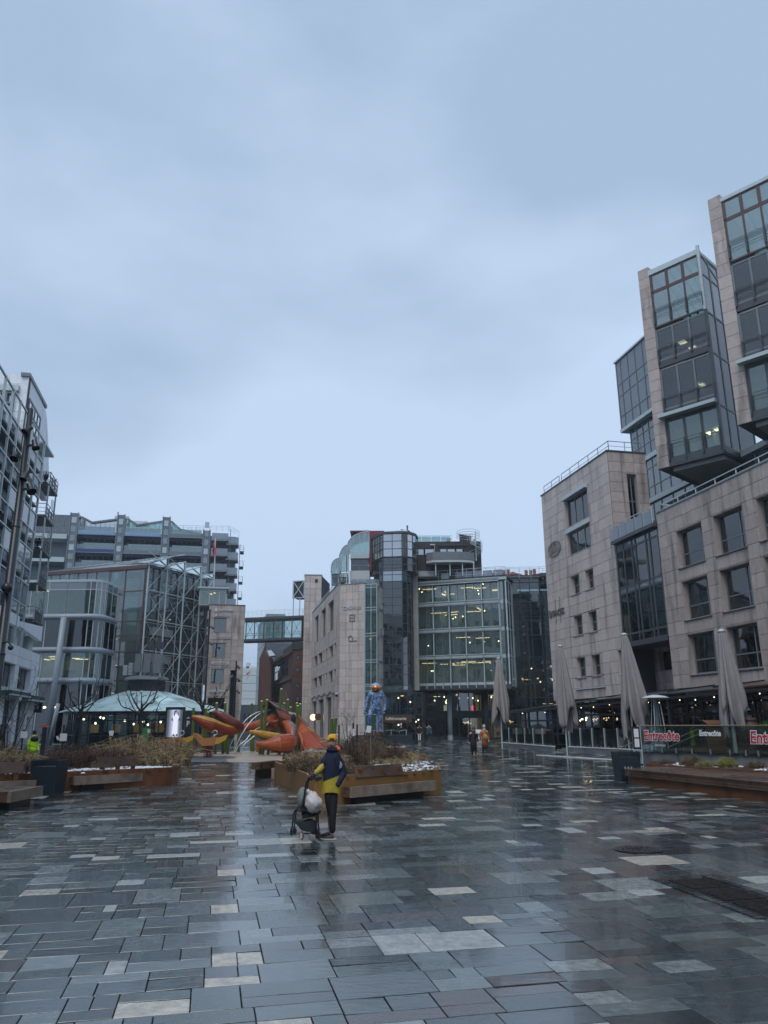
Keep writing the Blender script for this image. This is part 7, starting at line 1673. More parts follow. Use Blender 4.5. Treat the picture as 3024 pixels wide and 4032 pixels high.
for k in range(26):
 a = k * .8; mb.tube([(kx + 2.0 * math.cos(a) * random.uniform(.3, 1), ky + 1.5 * math.sin(a), zt + 1.2), (kx + 1.9 * math.cos(a + .4), ky - 1.2, zt + random.uniform(1.5, 2.1))], .07, 5)
zt2 = zt + 1.42
an_ = thing('antenna_cluster', 'cluster of dark grey mobile antennas and cooling louvres on the kiosk roof', 'antenna', (kx, ky, zt2))
f_ = Fr((kx, ky - 1.4), 90)
for (u0, u1, v0, v1) in ((533, 556, 2575, 2646), (567, 594, 2575, 2648), (606, 634, 2575, 2650)):
 MB().fb(f_, f_.s(u0, 2600), f_.s(u1, 2600), f_.z(u0, v1), f_.z(u0, v0), -.15, .1).build('antenna_panel', M['steel'], an_)
for (u0, u1, v0, v1) in ((577, 597, 2522, 2551), (614, 633, 2520, 2553), (636, 643, 2527, 2556), (598, 609, 2536, 2560)):
 MB().fb(f_, f_.s(u0, 2540), f_.s(u1, 2540), f_.z(u0, v1), f_.z(u0, v0), -.25, .0).build('small_antenna', M['dsteel'], an_)
for u in (580, 603, 620, 545): MB().bar(f_.w(f_.s(u, 2600), zt2, -.2), f_.w(f_.s(u, 2600), f_.z(u, 2550), -.2), .06).build('antenna_pole', M['dsteel'], an_)
for u0, u1, vt in ((484, 500, 2617), (505, 522, 2606), (524, 534, 2612), (556, 566, 2608), (590, 604, 2612), (634, 640, 2606)):
 for j in range(9):
  z = zt2 + .04 + j * (f_.z(u0, vt) - zt2) / 9.5; MB().fb(f_, f_.s(u0, 2620), f_.s(u1, 2620), z, z + .06, -.5, -.1).build('louvre', M['truss'] if u0 < 520 else M['steel'], an_)
# --- advertising screen, P pillar, post box, bins by the kiosk
sc = thing('advertising_screen', 'lit digital advertising screen showing a woman in a long pale dress', 'screen', tuple(P(680, 2920, 61)))
f_ = Fr(P(680, 2800, 61)[:2], 90); s0, s1 = f_.s(645, 2850), f_.s(724, 2850); s0 += .08; z1 = f_.z(680, 2784); z0 = f_.z(680, 2911)
MB().fb(f_, s0, s1, z0, z1, -.3, 0).build('frame', M['black'], sc); MB().fb(f_, s0 + .05, s1 - .05, .55, z0, -.25, -.02).build('plinth', M['steel'], sc)
m, t = newmat('lit_screen_picture'); out = N(t, 'ShaderNodeOutputMaterial'); em = N(t, 'ShaderNodeEmission'); tcn = N(t, 'ShaderNodeTexCoord'); sx_ = N(t, 'ShaderNodeSeparateXYZ'); L(t, tcn.outputs['Generated'], sx_.inputs[0])
ma = N(t, 'ShaderNodeMath', operation='SUBTRACT'); ma.inputs[1].default_value = .5; mb2 = N(t, 'ShaderNodeMath', operation='ABSOLUTE'); L(t, sx_.outputs['X'], ma.inputs[0]); L(t, ma.outputs[0], mb2.inputs[0])
rp2 = N(t, 'ShaderNodeValToRGB'); e_ = rp2.color_ramp.elements; e_[0].position = .12; e_[0].color = (.42, .44, .62, 1); e_[1].position = .40; e_[1].color = (.07, .09, .10, 1); L(t, mb2.outputs[0], rp2.inputs[0]); L(t, rp2.outputs[0], em.inputs[0]); em.inputs[1].default_value = 1.0; L(t, em.outputs[0], out.inputs[0]); M['screen'] = m
q0, q1, y0_, y1_ = s0 + .14, s1 - .14, z0 + .15, z1 - .2
MB().fb(f_, q0, q1, y0_, y1_, .002, .006).build('display', M['screen'], sc)
M['sc_w'] = emat('screen_white_dress', (.80, .84, 1.0), .8); M['sc_k'] = emat('screen_dark_print', (.03, .03, .10), .6); M['sc_s'] = emat('screen_skin_print', (.42, .40, .55), .7)
W2, H2 = q1 - q0, y1_ - y0_
def scp(pts, mt, name, d=.007):
 MB().slab([f_.w(q0 + W2 * x, y0_ + H2 * y, d) for x, y in pts], f_.n * .001).build(name, mt, sc)
cx_ = .57
scp([(cx_ - .20, .08), (cx_ + .17, .08), (cx_ + .15, .5), (cx_ + .13, .66), (cx_ - .13, .66), (cx_ - .16, .5)], M['sc_w'], 'dress_picture')
scp([(cx_ - .17, .64), (cx_ + .17, .64), (cx_ + .20, .78), (cx_ + .10, .84), (cx_ - .10, .84), (cx_ - .2, .78)], M['sc_w'], 'dress_picture', .009)
scp([(cx_ + .09 * math.cos(R(a)), .90 + .05 * math.sin(R(a))) for a in range(0, 360, 30)], M['sc_s'], 'face_picture', .012)
scp([(cx_ - .13, .78), (cx_ - .07, .78), (cx_ - .05, .92), (cx_ + .08, .95), (cx_ + .13, .80), (cx_ + .18, .77), (cx_ + .14, .93), (cx_, .99), (cx_ - .12, .94)], M['sc_k'], 'hair_picture', .014)
for x in (-.27, .22): scp([(cx_ + x, .60), (cx_ + x + .09, .60), (cx_ + x + .07, .70), (cx_ + x, .68)], M['sc_k'], 'glove_picture', .012)
for x in (-.12, .08): scp([(cx_ + x, .05), (cx_ + x + .14, .06), (cx_ + x + .04, .12), (cx_ + x, .12)], M['sc_k'], 'shoe_picture', .012)
pp = thing('parking_pillar', 'dark pillar with a white letter P and roof mark beside the advertising screen', 'sign', tuple(P(740, 2930, 63)))
f_ = Fr(P(740, 2850, 63)[:2], 90); MB().fb(f_, f_.s(729, 2850), f_.s(750, 2850), .55, f_.z(740, 2797), -.4, 0).build('pillar', M['bincol'], pp)
text('P', f_, f_.s(734, 2850), f_.z(734, 2861), .62, M['paper'], pp, dep=.01, sx=.8, bold=.01); MB().bar(f_.w(f_.s(736, 2830), f_.z(736, 2830), .03), f_.w(f_.s(742, 2824), f_.z(742, 2824), .03), .05).bar(f_.w(f_.s(742, 2824), f_.z(742, 2824), .03), f_.w(f_.s(746, 2829), f_.z(746, 2829), .03), .05).build('roof_mark', M['paper'], pp)
MB().fb(Fr(P(762, 2850, 64)[:2], 90), 0, .4, .55, 3.3, -.3, 0).build('x', M['shopteal'], pp).name = 'glass_screen_frame'
gb_ = thing('green_post_box', 'green recycling cabinet in front of the kiosk glass', 'cabinet', tuple(P(570, 2920, 58)))
f_ = Fr(P(570, 2900, 58)[:2], 90); M['greenbox'] = mat('green_cabinet', (.03, .22, .05), .5)
MB().fb(f_, f_.s(560, 2900), f_.s(579, 2900), .5, f_.z(570, 2866), -.5, 0).build('body', M['greenbox'], gb_); MB().fb(f_, f_.s(579, 2900), f_.s(586, 2900), f_.z(570, 2885), f_.z(570, 2872), -.3, -.01).build('label', M['paper'], gb_)
wb2 = thing('wooden_tub', 'round slatted timber tub behind the first green posts', 'tub', tuple(P(772, 2925, 64)))
c = P(772, 2922, 64)
for k in range(12): a = R(30 * k); MB().lathe((c.x + .5 * math.cos(a), c.y + .5 * math.sin(a), .6), [(.12, 0), (.14, 1.0)], 6).build('slat', M['benchlight'], wb2)
rs = thing('round_red_sign', 'round red and pink hanging sign on a dark post behind the shrubs', 'sign', tuple(P(178, 2900, 44)))
c = P(177, 2861, 44); MB().lathe(c, [(.05, .04), (.30, .03), (.30, -.03), (.05, -.04)], 18).build('disc', mat('pink_red_disc', (.55, .12, .12), .5), rs); MB().box(c.x - .12, c.x + .12, 43.9, 44.1, c.z - .02, c.z + .09).build('red_block', M['fred'], rs); MB().tube([(c.x, 44, .4), (c.x, 44, c.z)], .12, 8).build('post', M['black'], rs)
# --- paving details
mc = thing('manhole_cover', 'round cast iron manhole cover in the paving on the right', 'manhole cover', (4.5, 14.86, .135))
z = gz(14.86) + .004
MB().lathe((4.5, 14.86, z), [(.42, 0), (.42, .006)], 28).build('frame_ring', M['black'], mc)
M['iron'] = mat('wet_cast_iron', (.028, .022, .022), .35, metal=.4, var=.3, bump=.5, wet=.5)
MB().lathe((4.5, 14.86, z), [(.36, .0), (.36, .012)], 28).build('lid', M['iron'], mc)
mb = MB()
for k in range(6):
 for j in range(8): a = R(45 * j + 20 * k); rr = .05 + .05 * k; mb.box(4.5 + rr * math.cos(a) - .015, 4.5 + rr * math.cos(a) + .015, 14.86 + rr * math.sin(a) - .015, 14.86 + rr * math.sin(a) + .015, z + .012, z + .018)
mb.build('studs', M['iron'], mc)
gr = thing('drain_grating', 'row of three square iron gratings with cobbled edge set in the paving', 'drain', (4.2, 11.5, .1))
def on_ab(a0, b0, dz=0): q = Vector((4.02, 12.25, 0)) + A_ * -a0 + B_ * b0; q.z = gz(q.y) + dz; return q
for k in range(3):
 a0 = .08 + k * .72
 MB().slab([on_ab(a0, 0, .003), on_ab(a0, .68, .003), on_ab(a0 + .68, .68, .003), on_ab(a0 + .68, 0, .003)], (0, 0, .006)).build('frame', M['black'], gr)
 for j in range(11):
  a1 = a0 + .04 + j * .056; MB().slab([on_ab(a1, .04, .009), on_ab(a1, .64, .009), on_ab(a1 + .03, .64, .009), on_ab(a1 + .03, .04, .009)], (0, 0, .012)).build('bar', M['iron'], gr)
it = []
for k in range(22):
 for b0 in (-.16, .72):
  a0 = -.1 + k * .11; it.append((1, (lambda mb, a0=a0, b0=b0: mb.slab([on_ab(a0, b0, .003), on_ab(a0, b0 + .12, .003), on_ab(a0 + .09, b0 + .12, .003), on_ab(a0 + .09, b0, .003)], (0, 0, .012))), random.random() * .5))
emit(gr, 'edge_cobble', it, M['paving'])
# --- playground
pg = struct('playground_surface')
M['sandrub'] = mat('sand_coloured_rubber', (.36, .285, .22), .55, var=.10, scale=2, stain=.2, wet=.5); M['darkrub'] = mat('dark_grey_rubber', (.07, .085, .10), .5, var=.15, scale=2, wet=.5)
def gpoly(pts, dz, th, name, mt):
 q = [G(u, v) + Vector((0, 0, dz)) for u, v in pts]; MB().slab([p - Vector((0, 0, .02)) for p in q], (0, 0, th + .02)).build(name, mt, pg)
gpoly([(640, 2972), (720, 2966), (1000, 2957), (1330, 2955), (1380, 2985), (1150, 2996), (1000, 3002), (880, 3000), (700, 2994), (640, 2990)], .004, .008, 'sand_surface', M['sandrub'])
gpoly([(655, 2981), (760, 2977), (900, 2978), (930, 2981), (925, 2986), (890, 2990), (895, 2999), (840, 3003), (740, 3001), (700, 2996), (655, 2990)], .014, .006, 'dark_surface', M['darkrub'])
def S(x, y, Y): return P(720 + x * .3617, 2700 + y * .3617, Y)
m, t = newmat('stained_playground_planks'); out = N(t, 'ShaderNodeOutputMaterial'); b = N(t, 'ShaderNodeBsdfPrincipled'); L(t, b.outputs[0], out.inputs[0]); at = N(t, 'ShaderNodeAttribute', attribute_name='tint')
rp3 = N(t, 'ShaderNodeValToRGB'); rp3.color_ramp.interpolation = 'CONSTANT'; e = rp3.color_ramp.elements
els = [(0, (.34, .055, .016)), (.30, (.46, .10, .025)), (.48, (.17, .032, .018)), (.60, (.18, .11, .10)), (.70, (.11, .06, .055)), (.80, (.50, .25, .02)), (.87, (.03, .06, .20)), (.92, (.02, .28, .30)), (.96, (.45, .14, .03))]
while len(e) < len(els): e.new(.5)
for q, (p_, c) in zip(e, els): q.position = p_; q.color = (*c, 1)
L(t, at.outputs['Fac'], rp3.inputs[0]); tcn = N(t, 'ShaderNodeTexCoord'); no = N(t, 'ShaderNodeTexNoise'); no.inputs['Scale'].default_value = 5; L(t, tcn.outputs['Object'], no.inputs[0])
mr = N(t, 'ShaderNodeMapRange'); mr.inputs[3].default_value = .5; mr.inputs[4].default_value = 1.25; L(t, no.outputs['Fac'], mr.inputs[0]); vm = N(t, 'ShaderNodeVectorMath', operation='SCALE'); L(t, rp3.outputs[0], vm.inputs[0]); L(t, mr.outputs[0], vm.inputs['Scale']); L(t, vm.outputs[0], b.inputs['Base Color']); b.inputs['Roughness'].default_value = .38
M['crab'] = m
crab = thing('crab_play_sculpture', 'big orange timber crab climbing sculpture with claws, slide and roofed head', 'play structure', tuple(S(1050, 700, 54)))
def hull(path, rad, name, tints, n=16, squash=1.0, smooth=4, fat=1.22):
 """planked body: one raised plank per strip round the path"""
 pts = cr_spline(path, smooth); rs = []; rad = [q * (fat if 'claw' in name or 'arm' in name else 1) for q in rad]
 for i in range(len(path) - 1):
  for k in range(smooth): t_ = k / smooth; rs.append(rad[i] * (1 - t_) + rad[i + 1] * t_)
 rs.append(rad[-1]); mb = MB(); rings = []
 for i, q in enumerate(pts):
  d = (pts[min(i + 1, len(pts) - 1)] - pts[max(0, i - 1)]).normalized(); y = Vector((0, 0, 1)) - d * d.z; y = y.normalized() if y.length > .05 else Vector((0, 1, 0)); x = d.cross(y); rings.append((q, x, y, rs[i]))
 for j in range(n):
  a0, a1 = 2 * math.pi * (j + .04) / n, 2 * math.pi * (j + .96) / n; mb.k = tints(j / n)
  up = (j % 2) * .012
  for i in range(len(rings) - 1):
   vs = []
   for (q, x, y, r_), a in ((rings[i], a0), (rings[i], a1), (rings[i + 1], a1), (rings[i + 1], a0)): vs.append(q + (x * math.cos(a) + y * math.sin(a) * squash) * (r_ + up))
   mb.add(vs, [(0, 1, 2, 3)])
 mb.tube([r_[0] for r_ in rings], [max(.01, r_[3] - .02) for r_ in rings], n)
 return mb.build(name, M['crab'], crab)
rg3 = random.Random(3)
def T_(topc, lowc, spec=()):
 def f(x):
  top = .15 < x < .42
  for (a, b, c) in spec:
   if a < x < b: return c
  return (topc if top else lowc) + rg3.uniform(0, .05) if rg3.random() > .12 else rg3.choice([.1, .35, .5])
 return f
hull([S(100, 342, 51), S(185, 370, 51), S(300, 425, 51.2), S(430, 470, 52), S(520, 480, 52.5), S(620, 465, 53)], [.10, .24, .36, .30, .30, .22], 'left_lower_claw', T_(.62, .02, ((.02, .16, .82), (.42, .5, .82))))
hull([S(325, 290, 52.4), S(400, 315, 52.3), S(470, 370, 52.4), S(560, 420, 52.6), S(640, 450, 53)], [.10, .21, .30, .30, .2], 'left_upper_claw', T_(.62, .50))
hull([S(600, 460, 53), S(700, 450, 53.2), S(800, 435, 53.6), S(900, 410, 54), S(980, 390, 54.5)], [.22, .22, .26, .32, .45], 'left_arm', T_(.62, .35))
hull([S(800, 632, 49.8), S(925, 640, 49.8), S(1040, 630, 50), S(1150, 615, 50.4), S(1205, 570, 51.2)], [.11, .24, .46, .44, .18], 'right_lower_claw', T_(.62, .32, ((.0, .14, .02), (.30, .40, .88))), n=20)
hull([S(728, 500, 50.6), S(830, 520, 50.6), S(930, 550, 50.8), S(1030, 570, 51), S(1100, 590, 51)], [.08, .17, .24, .26, .24], 'right_upper_claw', T_(.84, .84, ((.25, .35, .90), (.4, .5, .02))), n=14)
hull([S(1105, 405, 53), S(1160, 440, 52.4), S(1195, 500, 51.6), S(1200, 580, 51.2)], [.14, .28, .32, .22], 'right_arm', T_(.62, .32, ((.4, .46, .93),)))
def shell(pts, th, name, mt, tint=.05):
 mb = MB(); mb.k = tint; mb.slab(pts, th); return mb.build(name, mt, crab)
Yh = 54.5
def planks(a, b, c, d, n, name, tints, th=Vector((0, .05, .02))):
 """planks from edge ab to edge dc"""
 mb = MB()
 for i in range(n):
  t0, t1 = (i + .03) / n, (i + .97) / n; mb.k = tints(i / n); mb.slab([a.lerp(d, t0), b.lerp(c, t0), b.lerp(c, t1), a.lerp(d, t1)], th)
 return mb.build(name, M['crab'], crab)
planks(S(925, 165, 53.6), S(1065, 235, 54.4), S(1150, 292, 54.6), S(1020, 240, 52.6), 7, 'roof_right', T_(.62, .62), Vector((0, 0, .05)))
planks(S(925, 165, 53.6), S(1075, 215, 55.8), S(1145, 272, 55.5), S(1075, 225, 54.6), 6, 'roof_back', T_(.62, .64), Vector((0, 0, .05)))
planks(S(925, 165, 53.6), S(1040, 200, 55.8), S(960, 240, 56.4), S(868, 232, 54.4), 5, 'roof_left', T_(.72, .72), Vector((0, 0, .05)))
planks(S(1010, 240, 52.6), S(1150, 300, 54.4), S(1200, 410, 54.2), S(1040, 330, 52.8), 8, 'cheek', T_(.33, .02), Vector((0, .06, 0)))
planks(S(1040, 330, 52.9), S(1200, 410, 54.2), S(1230, 470, 54.0), S(1060, 400, 53.2), 5, 'jaw_side', T_(.33, .02), Vector((0, .06, 0)))
planks(S(1150, 290, 54.4), S(1270, 318, 55.2), S(1290, 400, 54.6), S(1190, 410, 54.1), 6, 'neck_side', T_(.62, .33), Vector((0, .06, 0)))
shell([S(870, 235, 55.2), S(930, 190, 55.2), S(1030, 250, 55.2), S(1040, 400, 55), S(930, 400, 55), S(900, 330, 55.2)], (0, .08, 0), 'mouth', M['black'])
hull([S(935, 385, 53.6), S(985, 395, 53.2), S(1040, 380, 53.2)], [.08, .14, .1], 'lip', T_(.35, .05), n=10)
hull([S(950, 430, 54.4), S(1060, 440, 54.2), S(1160, 470, 54)], [.2, .42, .36], 'belly', T_(.33, .04))
mb = MB(); mb.blob(S(1203, 362, 53.95), (.17, .05, .36), 12, 8); mb.build('eye_opening', M['black'], crab, smooth=True)
mb = MB(); mb.slab([S(1150, 280, 54.2), S(1230, 300, 54.2), S(1228, 325, 54.2), S(1155, 300, 54.2)], (0, .06, 0)); mb.build('pale_plank', M['desk'], crab)
planks(S(1240, 330, 54.2), S(1300, 360, 55.6), S(1590, 668, 52.8), S(1540, 680, 51.4), 22, 'slide_top', T_(.62, .05, ((.35, .5, .84), (.8, .86, .84))), Vector((0, 0, .06)))
planks(S(1225, 400, 54.0), S(1240, 335, 54.2), S(1540, 678, 51.4), S(1330, 690, 52.0), 20, 'slide_side', T_(.35, .03), Vector((0, .05, 0)))
planks(S(1210, 440, 54.0), S(1225, 400, 54.0), S(1330, 690, 52), S(1320, 690, 52), 3, 'slide_edge', T_(.33, .02), Vector((0, .05, 0)))
for (a, b, c) in (((1240, 480, 53.4), (1300, 600, 52.6), (1300, 706, 52.4)), ((1165, 640, 51), (1165, 716, 51), (1165, 718, 51)), ((985, 690, 50), (985, 728, 50), (985, 730, 50)), ((820, 640, 52), (822, 716, 52), (822, 718, 52))):
 hull([S(*a), S(*b), S(*c)], [.13, .17, .14], 'leg', T_(.33, .33), n=8, smooth=2)
for (x0, x1, y) in ((1325, 1345, 600),): pass
M['chrome'] = mat('pale_steel_tube', (.62, .66, .66), .25, metal=.5)
cr_ = thing('climbing_rails', 'two pairs of curved pale steel rails rising into the crab mouth', 'climbing frame', tuple(S(480, 745, 52.5)))
for path in ([(475, 745, 52.5), (560, 560, 52.7), (680, 380, 53), (800, 295, 53.3), (900, 272, 53.8), (960, 262, 54.6)], [(545, 747, 52.2), (620, 570, 52.4), (730, 400, 52.8), (830, 310, 53.2), (900, 280, 53.6)],
    [(568, 742, 52.3), (610, 650, 52.3), (680, 600, 52.4), (760, 500, 52.7), (860, 440, 53.2), (885, 400, 53.6)], [(630, 742, 52.0), (670, 640, 52.1), (770, 555, 52.4), (860, 470, 52.8), (920, 420, 53.2), (950, 372, 53.8)]):
 MB().tube(cr_spline([S(*p) for p in path], 5), .032, 8).build('rail', M['chrome'], cr_, smooth=True)
M['greenpost'] = mat('moss_green_painted_post', (.085, .125, .022), .5, var=.25, scale=3, stain=.4, streak=True); M['limetop'] = mat('lime_post_top', (.50, .62, .16), .5)
posts_ = [((90, 742), (118, 240), 52.5), ((205, 720), (255, 245), 54), ((232, 700), (275, 290), 54.8), ((350, 738), (370, 190), 52.6), ((435, 730), (434, 470), 53), ((455, 722), (460, 188), 54.5), ((488, 735), (505, 328), 52.4), ((607, 720), (607, 500), 55), ((745, 715), (752, 192), 56.5), ((766, 712), (766, 560), 56), ((838, 742), (858, 170), 51.6),
   ((870, 746), (916, 155), 51.4), ((925, 746), (925, 670), 51.4), ((1037, 490), (1073, 38), 53.5), ((1046, 738), (1046, 700), 51.5), ((1225, 712), (1250, 220), 53.5), ((1268, 690), (1278, 200), 55.6), ((1142, 300), (1143, 152), 57), ((1103, 300), (1102, 192), 57.5), ((1172, 300), (1172, 235), 57), ((1240, 300), (1241, 190), 56)]
pl_ = ['leftmost green play post, in front of the kiosk edge', 'thick green post behind the left claw tip', 'short green post just right of the thick one behind the left claw', 'green post crossing the tip of the upper left claw', 'short dark green post under the upper left claw', 'green post rising behind the upper left claw', 'green post in front of where the left claws meet the arm', 'short green post under the left arm', 'distant green post between crab arm and side street', 'short green stub beside the distant post', 'left one of two tall posts before the crab mouth', 'right one of two tall posts before the crab mouth', 'low green stub under the front claw', 'tallest green post, rising through the crab head', 'green stub behind the front claw', 'green post crossing the crab eye', 'green post right of the one crossing the eye', 'green post top behind the roof, before the brick wall', 'lower green post top left of the one before the brick wall', 'lowest green post top behind the crab roof', 'thin green post top touching the post at the crab eye']
for k, (b_, t_, Y) in enumerate(posts_):
 tp = S(*t_, Y); bt = S(*b_, Y)
 bt.z = gz(Y) if b_[1] > 600 or b_[1] < 500 else bt.z
 if b_[1] == 490: bt = S(1037, 490, Y); bt.z = gz(Y)
 r = thing('green_post', pl_[k], 'post', tuple(bt), group='green play posts around the crab'); m_ = bt.lerp(tp, .5) + Vector((random.uniform(-.05, .05), 0, 0))
 MB().tube([bt, m_, tp], [.105, .10, .085], 9).build('shaft', M['greenpost'], r); MB().tube([tp, tp + (tp - m_).normalized() * .02 + Vector((0, -.01, .0))], [.086, .075], 9).build('top', M['limetop'], r)
for (u, vt, vb, Y, lab) in ((1307, 2829, 2900, 34.6, 'left stem of the forked lime topped green post behind the man'), (1322, 2827, 2880, 34.6, 'right stem of the forked lime topped green post behind the man')):
 a = P(u, vt, Y); r = thing('green_post', lab, 'post', (a.x, Y, .3)); MB().tube([(a.x if u < 1315 else a.x - .1, Y, .31), (a.x - (.0 if u < 1315 else .05), Y, a.z - .6), a], [.08, .075, .065], 9).build('shaft', M['greenpost'], r); MB().tube([a, a + Vector((0, 0, .015))], [.066, .06], 9).build('top', M['limetop'], r)
# --- spring riders
M['rider'] = mat('orange_stained_wood', (.42, .17, .055), .4, var=.2, scale=4); M['riderfin'] = mat('yellow_orange_wood_fin', (.52, .30, .05), .4); M['springred'] = mat('dark_red_spring', (.20, .025, .03), .4)
def rider(c, label, dip, seed):
 r = thing('spring_rider', label, 'spring rider', tuple(c)); c = Vector(c)
 for dx, dy in ((-.16, 0), (.16, 0), (.0, .16)):
  MB().tube([c + Vector((dx + .13 * math.cos(k * .7), dy + .13 * math.sin(k * .7), .02 + k * .0125)) for k in range(50)], .022, 5).build('spring', M['springred'], r)
 if dip: prof = [(-.98, 1.42), (-.75, 1.40), (-.35, 1.10), (.25, 1.16), (.55, 1.18), (.45, .72), (-.30, .66), (-.55, .85)]
 else: prof = [(-1.0, .86), (-.72, 1.05), (-.3, 1.14), (.15, 1.16), (.55, 1.16), (.42, .76), (-.22, .66), (-.3, .9), (-.6, .93)]
 for y in (-.16, .12): MB().slab([c + Vector((x, y, z)) for x, z in prof], (0, .04, 0)).build('side_board', M['rider'], r)
 MB().slab([c + Vector((x, -.12, z - .02)) for x, z in prof[1:5]] + [c + Vector((x, -.12, z - .10)) for x, z in prof[1:5]][::-1], (0, .24, 0)).build('seat', M['rider'], r)
 for y in (-.19, .16): MB().slab([c + Vector((x, y, z)) for x, z in ((.38, .78), (.55, 1.12), (1.12, 1.30), (.98, 1.0), (.6, .78))], (0, .035, 0)).build('fin', M['riderfin'], r)
 MB().tube([c + Vector((.28 + .02, 0, 1.1))] + [c + Vector((.36 + .14 * math.cos(a), 0, 1.42 + .14 * math.sin(a))) for a in [R(-120 + 30 * k) for k in range(11)]], .025, 7).build('handle', M['chrome'], r)
rider(G(686, 2984), 'orange wooden spring rider with drooping tail, left of the two', False, 1); rider(G(818, 2983), 'orange wooden spring rider with raised tail, right of the two', True, 2)
# --- statue and podium
def skin(name, verts, edges, rad, mt, parent=None, sub=2, root=0, off=None):
 me = bpy.data.meshes.new(name); me.from_pydata([tuple(v) for v in verts], edges, []); o = bpy.data.objects.new(name, me); COL.objects.link(o)
 s = o.modifiers.new('s', 'SKIN'); s.use_smooth_shade = True
 for i, v in enumerate(me.skin_vertices[0].data):
  r_ = rad[i]; v.radius = (r_, r_) if not isinstance(r_, tuple) else r_; v.use_root = (i == root)
 u = o.modifiers.new('u', 'SUBSURF'); u.levels = sub; u.render_levels = sub
 dg = bpy.context.evaluated_depsgraph_get(); m2 = bpy.data.meshes.new_from_object(o.evaluated_get(dg)); bpy.data.objects.remove(o)
 m2.materials.clear()
 for q in (mt if isinstance(mt, (list, tuple)) else [mt]): m2.materials.append(q)
 m2.polygons.foreach_set('use_smooth', [True] * len(m2.polygons))
 o = bpy.data.objects.new(name, m2); COL.objects.link(o)
 if parent: o.parent = parent
 return o
def human(base, H, label, pose, cols, rotz=0, fat=1.0, name='person', cat='person', group=None, coat=None, mats=None, hair=None):
 """pose: dict of joint -> (x, y, z) in units of height; x to the figure's left as seen from behind"""
 r = thing(name, label, cat, tuple(base), rotz, group); J = {k: Vector(v) * H for k, v in pose.items()}; q = H
 names = ['pel', 'waist', 'chest', 'neck', 'headb', 'head', 'shl', 'ell', 'wrl', 'hal', 'shr', 'elr', 'wrr', 'har', 'hpl', 'knl', 'anl', 'tol', 'hpr', 'knr', 'anr', 'tor']
 E_ = [('pel', 'waist'), ('waist', 'chest'), ('chest', 'neck'), ('neck', 'headb'), ('headb', 'head'), ('chest', 'shl'), ('shl', 'ell'), ('ell', 'wrl'), ('wrl', 'hal'), ('chest', 'shr'), ('shr', 'elr'), ('elr', 'wrr'), ('wrr', 'har'), ('pel', 'hpl'), ('hpl', 'knl'), ('knl', 'anl'), ('anl', 'tol'), ('pel', 'hpr'), ('hpr', 'knr'), ('knr', 'anr'), ('anr', 'tor')]
 rd = dict(pel=(.085, .065), waist=(.075, .058), chest=(.09, .062), neck=.032, headb=.045, head=.055, shl=.042, ell=.028, wrl=.020, hal=.022, shr=.042, elr=.028, wrr=.020, har=.022, hpl=.055, knl=.036, anl=.025, tol=.02, hpr=.055, knr=.036, anr=.025, tor=.02)
 ix = {n: i for i, n in enumerate(names)}; rr = [rd[n] if isinstance(rd[n], tuple) else (rd[n], rd[n]) for n in names]
 body = skin('body', [J[n] for n in names], [(ix[a], ix[b]) for a, b in E_], [(a * q * fat, b * q * fat) for a, b in rr], cols, r)
 return r, body, J
def std_pose(step=0.0, arm=0.0, lean=0.0):
 s = step
 return dict(pel=(0, 0, .52), waist=(0, 0, .60), chest=(0, lean * .5, .75), neck=(0, lean, .835), headb=(0, lean, .875), head=(0, lean, .935), shl=(-.11, lean, .80), ell=(-.135, .02 - arm * .06, .63), wrl=(-.135, -.02 - arm * .12 * -1, .49), hal=(-.135, -.03 + arm * .12, .44), shr=(.11, lean, .80), elr=(.135, .02 + arm * .06, .63), wrr=(.135, -.02 - arm * .12, .49), har=(.135, -.03 - arm * .12, .44),
    hpl=(-.05, 0, .49), knl=(-.05, .02 + s * .06, .28), anl=(-.05, s * .14, .05 + abs(min(0, s)) * .05), tol=(-.05, s * .14 + .08, .02), hpr=(.05, 0, .49), knr=(.05, .02 - s * .06, .28), anr=(.05, -s * .14, .05 + max(0, s) * .05), tor=(.05, -s * .14 + .08, .02))
pz = thing('statue_podium', 'dark stepped podium with rope barrier under the astronaut statue', 'podium', tuple(P(1460, 2915, 76)))
f_ = Fr((0, 76), 90); a0, a1 = f_.s(1395, 2890), f_.s(1625, 2890); zt_ = f_.z(1480, 2895)
MB().fb(f_, a0, a1, .55, zt_, -3.5, 0).build('base', M['bincol'], pz); b0, b1 = f_.s(1432, 2890), f_.s(1512, 2890); zt3 = f_.z(1480, 2887)
for k in range(5): s = b0 + (b1 - b0) * k / 5; MB().fb(f_, s, s + (b1 - b0) / 5 - .01, zt_, zt3 + .08, -1.6, -.2).build('plinth_plank', M['ochre'] if k % 2 else M['corten'], pz)
for u in (1440, 1472, 1540, 1600): MB().tube([f_.w(f_.s(u, 2890), zt_, -.1), f_.w(f_.s(u, 2890), zt_ + .5, -.1)], .03, 6).build('rope_post', M['truss'], pz)
for u0, u1 in ((1440, 1472), (1472, 1540), (1540, 1600)):
 q0, q1 = f_.w(f_.s(u0, 2890), zt_ + .48, -.1), f_.w(f_.s(u1, 2890), zt_ + .48, -.1); MB().tube([q0, q0.lerp(q1, .5) - Vector((0, 0, .12)), q1], .018, 5).build('rope', M['truss'], pz)
m, t = newmat('blue_white_mottled_suit'); out = N(t, 'ShaderNodeOutputMaterial'); b = N(t, 'ShaderNodeBsdfPrincipled'); L(t, b.outputs[0], out.inputs[0]); tcn = N(t, 'ShaderNodeTexCoord'); no = N(t, 'ShaderNodeTexNoise'); no.inputs['Scale'].default_value = 5.5; no.inputs['Detail'].default_value = 3; no.inputs['Distortion'].default_value = 1.2
